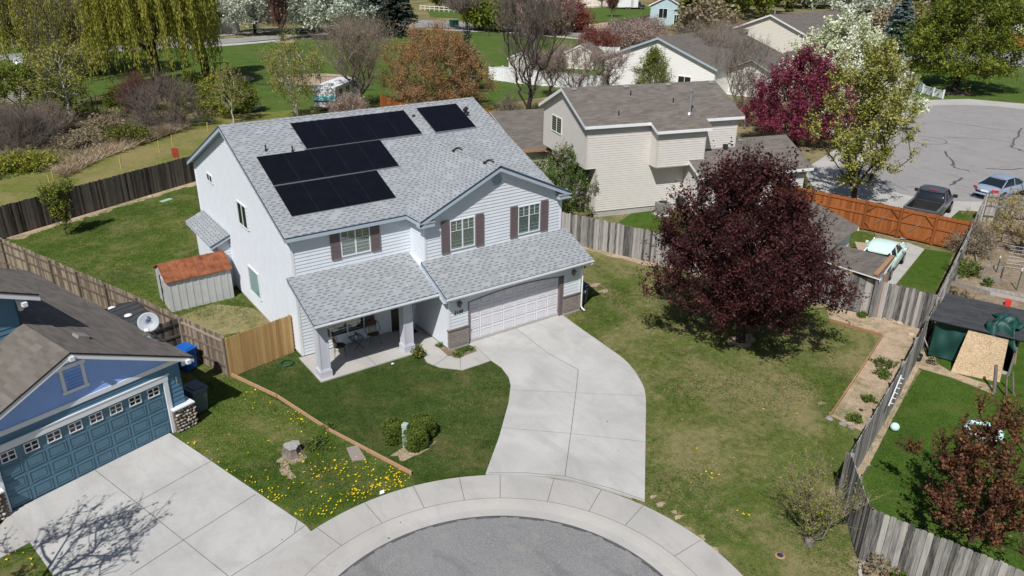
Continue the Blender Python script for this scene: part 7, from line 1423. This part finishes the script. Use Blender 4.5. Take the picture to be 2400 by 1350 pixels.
# grass blades on the near lawns
def pnoise(Q, sc, seed):
    r = np.random.default_rng(seed); T = r.random((64, 64)); P_ = Q*sc+100; i = np.floor(P_).astype(int); f = P_-i; f = f*f*(3-2*f); x0, y0 = i[:, 0] % 64, i[:, 1] % 64; x1, y1 = (x0+1) % 64, (y0+1) % 64
    return (T[x0, y0]*(1-f[:, 0])+T[x1, y0]*f[:, 0])*(1-f[:, 1])+(T[x0, y1]*(1-f[:, 0])+T[x1, y1]*f[:, 0])*f[:, 1]
def tufts(name, label, poly, n, mat, h=(.03, .09), seed=0, avoid=()):
    rng = np.random.default_rng(seed); P_ = np.array([p_[:2] for p_ in poly]); lo, hi = P_.min(0), P_.max(0); Q = lo+(hi-lo)*rng.random((n*2, 2)); Q = Q[inpoly(Q, poly)][:n]
    ok = np.linalg.norm(Q-CC, axis=1) > 7.3
    for a in avoid: ok &= ~inpoly(Q, a)
    Q = Q[ok]; k = .5*pnoise(Q, .45, seed)+.3*pnoise(Q, 1.7, seed+1)+.2*pnoise(Q, 6, seed+2); keep = rng.random(len(Q)) < .35+.9*(1-k); Q, k = Q[keep], k[keep]; n = len(Q)
    hh = rng.uniform(*h, n)*(1.5-k); a = rng.random(n)*6.283; w = np.minimum(hh*.35+.006, .012+.045*hh); tip = np.stack([Q[:, 0]+rng.normal(size=n)*hh*.9, Q[:, 1]+rng.normal(size=n)*hh*.9, hh*.8], 1)
    A = np.stack([Q[:, 0]+np.cos(a)*w, Q[:, 1]+np.sin(a)*w, np.full(n, .0)], 1); B_ = np.stack([Q[:, 0]-np.cos(a)*w, Q[:, 1]-np.sin(a)*w, np.full(n, .0)], 1)
    V = np.stack([A, B_, tip], 1).reshape(-1, 3); o = np_mesh(name, V, np.arange(3*n).reshape(n, 3), np.clip(2.3*(k-.5)+.42+.26*rng.normal(size=n), 0, 1), mat and MT[mat]); tag(o, label, 'grass', None, 'stuff')
MT['gr_sod'] = leafm('grass_blades_sod', [(0.036, 0.075, 0.013), (0.075, 0.124, 0.027), (0.118, 0.167, 0.041), (0.233, 0.217, 0.084)], .2)
MT['gr_green'] = leafm('grass_blades_green', [(0.050, 0.099, 0.013), (0.107, 0.181, 0.029), (0.181, 0.248, 0.050), (0.330, 0.297, 0.116)], .2)
MT['gr_dry'] = leafm('grass_blades_dry', [(.045, .078, .014), (.088, .122, .026), (.165, .160, .058), (.29, .245, .13)], .2)
MT['gr_lush'] = leafm('grass_blades_lush', [(0.036, 0.086, 0.012), (0.065, 0.137, 0.020), (0.094, 0.173, 0.029), (0.130, 0.202, 0.043)], .2)
PW = walk; PD = drive
tufts('grass', 'short dark green grass of the sod lawn', gp([(548, 882), (690, 818), (708, 845), (752, 898), (975, 830), (1003, 855), (1085, 870), (1143, 850), (1175, 864), (1195, 900), (1192, 945), (1140, 1106), (965, 1118)]), 50000, 'gr_sod', (.015, .035), 1, (PD, PW))
tufts('grass', 'green grass of the dandelion lawn', gp([(405, 1020), (447, 990), (450, 860), (538, 880), (965, 1113), (965, 1140), (860, 1178), (722, 1230)]), 45000, 'gr_green', (.015, .05), 2, ())
tufts('grass', 'dry patchy grass of the side lawn', gp([(1330, 745), (1385, 610), (1500, 600), (1700, 660), (1940, 750), (2060, 795), (1945, 975), (2005, 1060), (2010, 1300), (2012, 1360), (1760, 1360), (1510, 1175), (1513, 930), (1470, 850)]), 120000, 'gr_dry', (.012, .04), 3, (PD,))
tufts('grass', 'lush green grass of the lawn beyond the corner fence', gp([(2145, 875), (2420, 930), (2420, 1400), (2050, 1200), (2010, 1080)]), 60000, 'gr_lush', (.012, .03), 4, ())
tufts('grass', 'green grass of the back yard', [(-9.3, 18.2), (-9.0, 23.0), (2.6, 28.6), (5.5, 24), (-.1, 13.8), (-.1, 2.0), (-2.7, 1.2), (-4.2, 3.5)], 90000, 'gr_green', (.02, .06), 5, ())
tufts('reeds', 'bleached dry reeds along the edge of the wild ground', gp([(120, 400), (230, 350), (330, 318), (420, 290), (445, 300), (330, 340), (240, 372), (150, 418)]), 26000, 'reed', (.35, .85), 6)
tufts('reeds', 'scattered dry stalks in the wild ground', gp([(-40, 420), (0, 300), (250, 260), (420, 270), (430, 300), (200, 370)]), 22000, 'reed', (.2, .6), 7)
tufts('wild_weeds', 'green weeds covering the wild ground', gp([(-60, 430), (0, 280), (250, 235), (420, 255), (430, 305), (200, 375), (0, 425)]), 40000, 'weed', (.15, .45), 8)
tufts('dry_stalks', 'dry stalks and litter on the garden soil', gp([(2205, 690), (2318, 480), (2430, 480), (2430, 770)]), 14000, 'reed', (.01, .05), 9)

# ------------------------------------------------------------------ tarp shed and its yard, corner garden
SH = thing('garden_shed', 'open shed with charcoal roof, green tarp and a particle board sheet beside the dirt strip', 'shed', (22.3, -14.9, 0), math.radians(-70))
# local x runs along the front (which faces the camera), local y to the back
roof_slab(SH, [(-.35, -.35, 1.78), (3.1, -.35, 1.78), (3.25, 2.1, 2.15), (-.1, 2.1, 2.15)], .06, MT['roof_dark'], MT['black'], MT['black'])
b = MB(); b.box(0, 2.9, 0, .06, -.0, .12); b.build('sill', MT['concrete2'], SH)
for x, y in ((0, 0), (2.9, 0), (0, 1.9), (2.9, 1.9)): b = MB(); b.box(x-.04, x+.04, y-.04, y+.04, 0, 1.72+.15*y); b.build('post', MT['greywood'], SH)
b = MB(); b.box(0, 2.9, 1.9, 1.94, .0, 1.98); b.box(2.86, 2.9, 0, 1.9, 0, 1.75); b.build('back_wall', MT['greywood'], SH)
b = MB(); n_ = 30
for i in range(n_):
    for j in range(14):
        def pt(i, j): u = i/n_; v = j/14; return (-.1+1.75*u, -.08+.025*math.sin(u*17+v*5)+.05*math.sin(u*7-v*8)-.08*(1-v), .08+1.62*v)
        b.face([pt(i, j), pt(i+1, j), pt(i+1, j+1), pt(i, j+1)], 0, .5, True)
b.build('tarp_curtain', MT['tarp'], SH, True)
b = MB()
for i in range(10):
    for j in range(10):
        def pt(i, j): u = i/10; v = j/10; return (-.12-.25*(1-v)*u-.05, -.08+1.2*u, .05+1.6*v-.1*math.sin(u*8)*(1-v))
        b.face([pt(i, j), pt(i+1, j), pt(i+1, j+1), pt(i, j+1)], 0, .5, True)
b.build('tarp_side', MT['tarp'], SH, True)
OP = [Vector(G(x, y, z)) for x, y, z in ((2228, 872, 0), (2343, 896, 0), (2364, 797, 1.74), (2270, 774, 1.74))]
r = thing('particle_board', 'big particle board sheet leaning against the tarp shed front', 'board', OP[0]); b = MB(); nn = (OP[1]-OP[0]).cross(OP[3]-OP[0]).normalized(); b.prism([p_-OP[0] for p_ in OP], -nn*.02); b.build('board', MT['osb'], r)
b = MB(); n_ = 26
def tp(i, j):
    u = i/n_*2-1; v = j/n_*2-1; e = max(0, 1-(u*u+v*v)*.42); x = u*.52+.12*math.sin(v*4)+.04*math.sin(u*6+v*3); y = v*.80+.14*math.sin(u*4+1)+.03*math.sin(v*6); z = .08+.20*abs(math.sin(u*3.1+v*2.3+1.2*math.sin(v*2.7)))*e+.13*abs(math.sin(v*4.3-u*5.2+2*math.sin(u*1.9)))*e
    if v < -.55: z -= (-.55-v)*1.3
    return (x, y, z+.36*(v+1)*.5*.5)
b.poly([tp(i, j) for i in range(n_+1) for j in range(n_+1)], [(i*(n_+1)+j, (i+1)*(n_+1)+j, (i+1)*(n_+1)+j+1, i*(n_+1)+j+1) for i in range(n_) for j in range(n_)], 0, .5, True)
o = b.build('crumpled_tarp', MT['tarp'], None, True); o.location = (23.45, -16.95, 1.78); o.rotation_euler = (0, 0, math.radians(-72)); md = o.modifiers.new('th', 'SOLIDIFY'); md.thickness = .015; tag(o, 'crumpled dark green tarp draped over the right end of the shed roof', 'tarp')
def pole(name, label, cat, p0, p1, r0, mat, r1=None):
    p0 = Vector(p0); b = MB(); b.tube((0, 0, 0), Vector(p1)-p0, r0, r1 or r0, 8); o = b.build(name, mat); o.location = p0; return tag(o, label, cat)
def gpt(x, y, z=0): return tuple(G(x, y, z))
pole('wood_post', 'orange brown timber leaning beside the particle board', 'post', gpt(2377, 852, 0), gpt(2385, 790, 1.3), .06, MT['board'])
pole('pruned_trunk', 'grey pruned trunk stub in front of the particle board', 'trunk', gpt(2330, 920, 0), gpt(2335, 855, 1.1), .07, MT['barkgrey'], .06)
pole('pruned_trunk', 'thin grey trunk stub rightmost in front of the shed', 'trunk', gpt(2375, 925, 0), gpt(2374, 872, .9), .04, MT['barkgrey'], .035)
pole('pruned_trunk', 'thin grey trunk stub between the other two stubs', 'trunk', gpt(2358, 930, 0), gpt(2360, 876, .9), .04, MT['barkgrey'], .035)
pole('white_stick', 'white stick leaning on the green tarp curtain', 'stick', gpt(2178, 822, .1), gpt(2165, 790, .9), .022, MT['white'])
pole('sprinkler_riser', 'galvanised pipe standing behind the corner fence', 'pipe', gpt(2018, 1122, 0), gpt(2038, 1090, .9), .03, MT['steel'])
p_ = G(2150, 845); r = thing('flower_pot', 'black plastic pot at the foot of the fence by the shed', 'pot', (p_[0], p_[1], 0)); b = MB(); b.lathe([(.13, 0), (.17, .30), (.16, .30), (.12, .25)], (0, 0, 0), 14); b.build('pot', MT['black'], r)
p_ = G(2160, 805, .9); pole('weed_trimmer', 'yellow headed garden tool hanging on the fence', 'garden tool', gpt(2152, 835, .2), gpt(2158, 800, .9), .03, MT['tarp']); b = MB(); b.lathe([(.03, 0), (.08, .05), (.07, .12), (.02, .15)], (0, 0, 0), 10); o = b.build('trimmer_head', MT['green']); o.location = gpt(2157, 795, 1.0); tag(o, 'yellow green tool head at the top of the fence beside the tarp', 'tool head')
def rack():
    a = Vector(gpt(2083, 950, 1.45)); e = Vector(gpt(2112, 880, 1.5)); d = (e-a); L = d.length; d.normalize(); r = thing('hanging_rack', 'white pronged rack fixed along the top of the long grey fence', 'rack', a); b = MB(); b.tube((0, 0, 0), d*L, .028, .028, 6); b.build('rail', MT['white'], r)
    for i in range(6): q = d*(L*(i+.5)/6); b = MB(); b.tube(q, q+Vector((.06, -.11, -.02)), .014, .014, 6); b.build('prong', MT['white'], r)
rack()
p_ = G(2097, 1002, .13); b = MB(); b.lathe([(.001, -.16)]+[(.16*math.cos(a), .16*math.sin(a)) for a in [(-1.4+i*.28) for i in range(11)]]+[(.001, .16)], (0, 0, 0), 20); o = b.build('ball', MT['aqua'], None, True); o.location = (p_[0], p_[1], .16); tag(o, 'pale aqua play ball on the lush lawn', 'ball')
p_ = G(2305, 1010, .1); b = MB(); k = 24
vs = []; R1, R2 = .55, .10
for i in range(k):
    a = i*6.2832/k; vs += [((R1+R2*math.cos(c))*math.cos(a), (R1+R2*math.cos(c))*math.sin(a), R2*math.sin(c)+R2) for c in [j*6.2832/10 for j in range(10)]]
fs = [(i*10+j, i*10+(j+1) % 10, ((i+1) % k)*10+(j+1) % 10, ((i+1) % k)*10+j) for i in range(k) for j in range(10)]
for i, f_ in enumerate(fs): b.f.append(f_); b.m.append(0 if (i//10) % 8 < 5 else 1); b.t.append(.5); b.sm.append(True)
b.v = vs; o = b.build('swim_ring', [MT['aqua'], MT['silver']]); o.location = (p_[0], p_[1], 0); tag(o, 'pale blue inflatable ring lying behind the red leaved tree', 'swim ring')
p_ = G(1828, 1303); r = thing('valve_cover', 'small round black valve cover with a rusty rim in the side lawn', 'valve cover', (p_[0], p_[1], .012)); b = MB(); b.lathe([(.15, 0), (.15, .02), (.10, .022)], (0, 0, 0), 20); b.build('rim', MT['board'], r); b = MB(); b.lathe([(.095, .02), (.09, .03)], (0, 0, 0), 16); b.build('lid', MT['navybin'], r)
p_ = G(390, 470); b = MB(); b.box(-.42, .42, -.20, .20, 0, .03); o = b.build('ground_lid', MT['green']); o.location = (p_[0], p_[1], .01); o.rotation_euler = (0, 0, .5); tag(o, 'pale green access lid flat in the back yard grass', 'lid')
rock('small pale stone in the back yard near the green lid', (353, 462), .2, MT['rock'], 21)
p_ = G(895, 1157); b = MB(); b.prism([(-.10, -.05, 0), (.06, -.07, .01), (.10, .05, .03), (-.03, .07, .02)], (0, 0, .02)); o = b.build('crumpled_paper', MT['white']); o.location = (p_[0], p_[1], .035); tag(o, 'scrap of white paper at the edge of the sidewalk', 'litter')
rock('small white scrap on the sod lawn in front of the porch', (920, 853), .07, MT['white'], 22)
# curved concrete edging at the very bottom right
b = MB(); ce = [G(2022, 1372), G(2014, 1345), G(2016, 1328), G(2028, 1322), G(2044, 1330)]; b.path([Vector(p_)+Z_*.05 for p_ in ce], .06, 8); o = b.build('edging_stone', MT['concrete2']); tag(o, 'curved pale concrete edging at the foot of the near fence', 'edging')
# garden frames, t posts and wire panel
def bed(label, px):
    P_ = [Vector(G(*q)) for q in px]; p0 = P_[0].copy(); r = thing('garden_bed_frame', label, 'bed frame', p0)
    for a, e in zip(P_, P_[1:]+P_[:1] if len(P_) > 3 else P_[1:]):
        d = e-a; L = d.length; d.normalize(); b = MB(); b.fbox(a-p0, d, Vector((-d.y, d.x, 0)), Z_, (0, L), (-.03, .03), (0, .16), 0, random.Random(int(L*100)).random()); b.build('board', MT['greywood'], r)
bed('weathered plank frame in the corner garden, beside the pale fence', [(2240, 655), (2290, 625), (2285, 600), (2240, 640)][:3]); bed('square plank frame in the middle of the corner garden', [(2312, 625), (2352, 632), (2345, 660), (2300, 652)]); bed('long plank edge across the corner garden', [(2235, 665), (2320, 690), (2420, 712)]); bed('second plank edge in the garden behind the shed', [(2300, 678), (2420, 700)])
for i, (x, y, yt, lab) in enumerate([(2335, 638, 600, 'dark steel post with a white tip in the middle of the garden'), (2382, 680, 628, 'dark steel post with a white tip at the right edge, taller')]):
    p_ = G(x, y); h_ = HT(x, y, yt); r = thing('steel_post', lab, 'post', (p_[0], p_[1], 0)); b = MB(); b.box(-.02, .02, -.02, .02, 0, h_*.86); b.build('shaft', MT['hose'], r); b = MB(); b.box(-.025, .025, -.025, .025, h_*.86, h_); b.build('tip', MT['white'], r)
a = Vector(G(2355, 628)); e = Vector(G(2440, 640)); d = e-a; L = d.length; d.normalize(); r = thing('wire_panel', 'galvanised wire mesh panel standing in the garden', 'wire panel', a); b = MB()
for i in range(int(L/.2)+1): b.tube(d*(i*.2), d*(i*.2)+Z_*1.3, .009, .009, 4)
for j in range(7): b.tube(Z_*(.1+j*.2), d*L+Z_*(.1+j*.2), .009, .009, 4)
b.build('mesh', MT['steel'], r)
p_ = G(2361, 716); r = thing('red_crate', 'small red plastic crate behind the shed roof', 'crate', (p_[0], p_[1], 0), .4); b = MB(); b.box(-.15, .15, -.13, .13, 0, .28); b.build('box', MT['red'], r, False, .02); b = MB(); b.box(-.16, .16, -.14, .14, .26, .31); b.build('lid', MT['red'], r, False, .02)
# stakes along the strip, sign, frame, playset
SG = 'yellow marker stakes along the mown strip'
for x, y, yt, lab in ((285, 394, 366, 'yellow stake in the middle of the mown strip'), (375, 357, 328, 'yellow stake right of the middle one, before the reeds'), (406, 344, 316, 'yellow stake second from the house roof'), (488, 308, 286, 'yellow stake nearest the house roof'), (117, 430, 409, 'yellow stake leftmost, by the left end of the reeds'), (126, 420, 396, 'yellow stake just behind the leftmost one')):
    p_ = G(x, y); h_ = HT(x, y, yt); b = MB(); b.box(-.035, .035, -.025, .025, 0, h_); o = b.build('marker_stake', MT['stake']); o.location = p_; o.rotation_euler = (.06, -.05, .5); tag(o, lab, 'stake', SG)
p_ = G(415, 384); r = thing('small_sign', 'small reddish brown sign on the strip behind the dark fence', 'sign', (p_[0], p_[1], 0), -.5); b = MB(); b.box(-.25, .25, -.02, .02, .5, 1.25); b.build('sign_board', MT['redsteel'], r); b = MB(); b.box(-.2, -.14, .0, .05, 0, 1.2); b.box(.14, .2, 0, .05, 0, 1.2); b.build('sign_posts', MT['board'], r)
p_ = G(142, 304); r = thing('climbing_arch', 'white pipe frame standing in the brush', 'frame', (p_[0], p_[1], 0), -.4); b = MB(); b.path([(-.65, 0, 0), (-.6, 0, .85), (.6, 0, .85), (.65, 0, 0)], .05, 8); b.build('pipe', MT['white'], r)
a = G(508, 188); e = G(538, 186); r = thing('swing_frame', 'red steel play frame on the sand circle in the park', 'play frame', (a[0], a[1], 0), math.atan2(e[1]-a[1], e[0]-a[0])); L = float(np.linalg.norm(e-a)); h_ = 2.1
for x in (0, L): b = MB(); b.tube((x, -.5, 0), (x, 0, h_), .07, .07, 8); b.tube((x, .5, 0), (x, 0, h_), .07, .07, 8); b.build('post', MT['redsteel'], r)
b = MB(); b.tube((0, 0, h_), (L, 0, h_), .07, .07, 8); b.build('top_bar', MT['orange'], r)
b = MB(); b.box(L*.3, L*.5, -.1, .1, .9, 1.3); b.tube((L*.4, 0, 1.3), (L*.4, 0, h_), .02, .02, 5); b.build('swing_seat', MT['hose'], r)
b_, = (G(1040, 62),); a = G(985, 24); e = G(1075, 30); p0 = Vector(a); r = thing('rail_fence', 'pale two rail fence beyond the far street', 'fence', p0); d = Vector(e)-p0; L = d.length; d.normalize(); n_ = 9
b = MB(); [b.fbox(Z_*z, d, Vector((-d.y, d.x, 0)), Z_, (0, L), (-.06, .06), (0, .18), 0, .5) for z in (.5, 1.1)]; b.build('rails', MT['siding_cream'], r)
for i in range(n_): b = MB(); q = d*(L*i/(n_-1)); b.box(q.x-.09, q.x+.09, q.y-.09, q.y+.09, 0, 1.35); b.build('post', MT['siding_cream'], r)
p_ = G(1064, 64); r = thing('utility_cabinet', 'green utility cabinet behind the black street fence', 'utility box', (p_[0], p_[1], 0), -.5); b = MB(); b.box(-1.0, 1.0, -.6, .6, 0, 1.4); b.box(-1.05, 1.05, -.65, .65, 1.4, 1.48); b.build('cabinet', MT['hose'], r, False, .03)
p_ = G(2171, 329); b = MB(); b.lathe([(.42, 0), (.40, .02)], (0, 0, 0), 24); o = b.build('manhole_cover', MT['ventgrey']); o.location = (p_[0], p_[1], .02); tag(o, 'round manhole cover in the second cul-de-sac', 'manhole cover')
pole('light_pole', 'tall pale pole behind the big bare tree', 'pole', gpt(1252, 118, 0), tuple(np.array(gpt(1252, 118, 0))+np.array([0, 0, 17])), .13, MT['ventgrey'], .09)
pole('power_cable', 'thin overhead cable near the top right', 'cable', tuple(np.array(G(1560, 70))+np.array([0, 0, 11])), tuple(np.array(G(2230, 95))+np.array([0, 0, 8])), .035, MT['ventgrey'])
# the street tree beyond the lower left corner of the frame: its shadow crosses the blue house driveway
plant('street_tree', 'half bare street tree beside the blue house driveway', 'tree', (-12.6, -9.6), 6.2, 1.9, zc=3.2, prof='oval', seed=197, leaf='bush', nleaf=1500, lsize=.055, spread=.28, nclump=70, twigs=4, twl=.8, twr=.012, trunk_r=.09, steep=1.2, twup=.8)
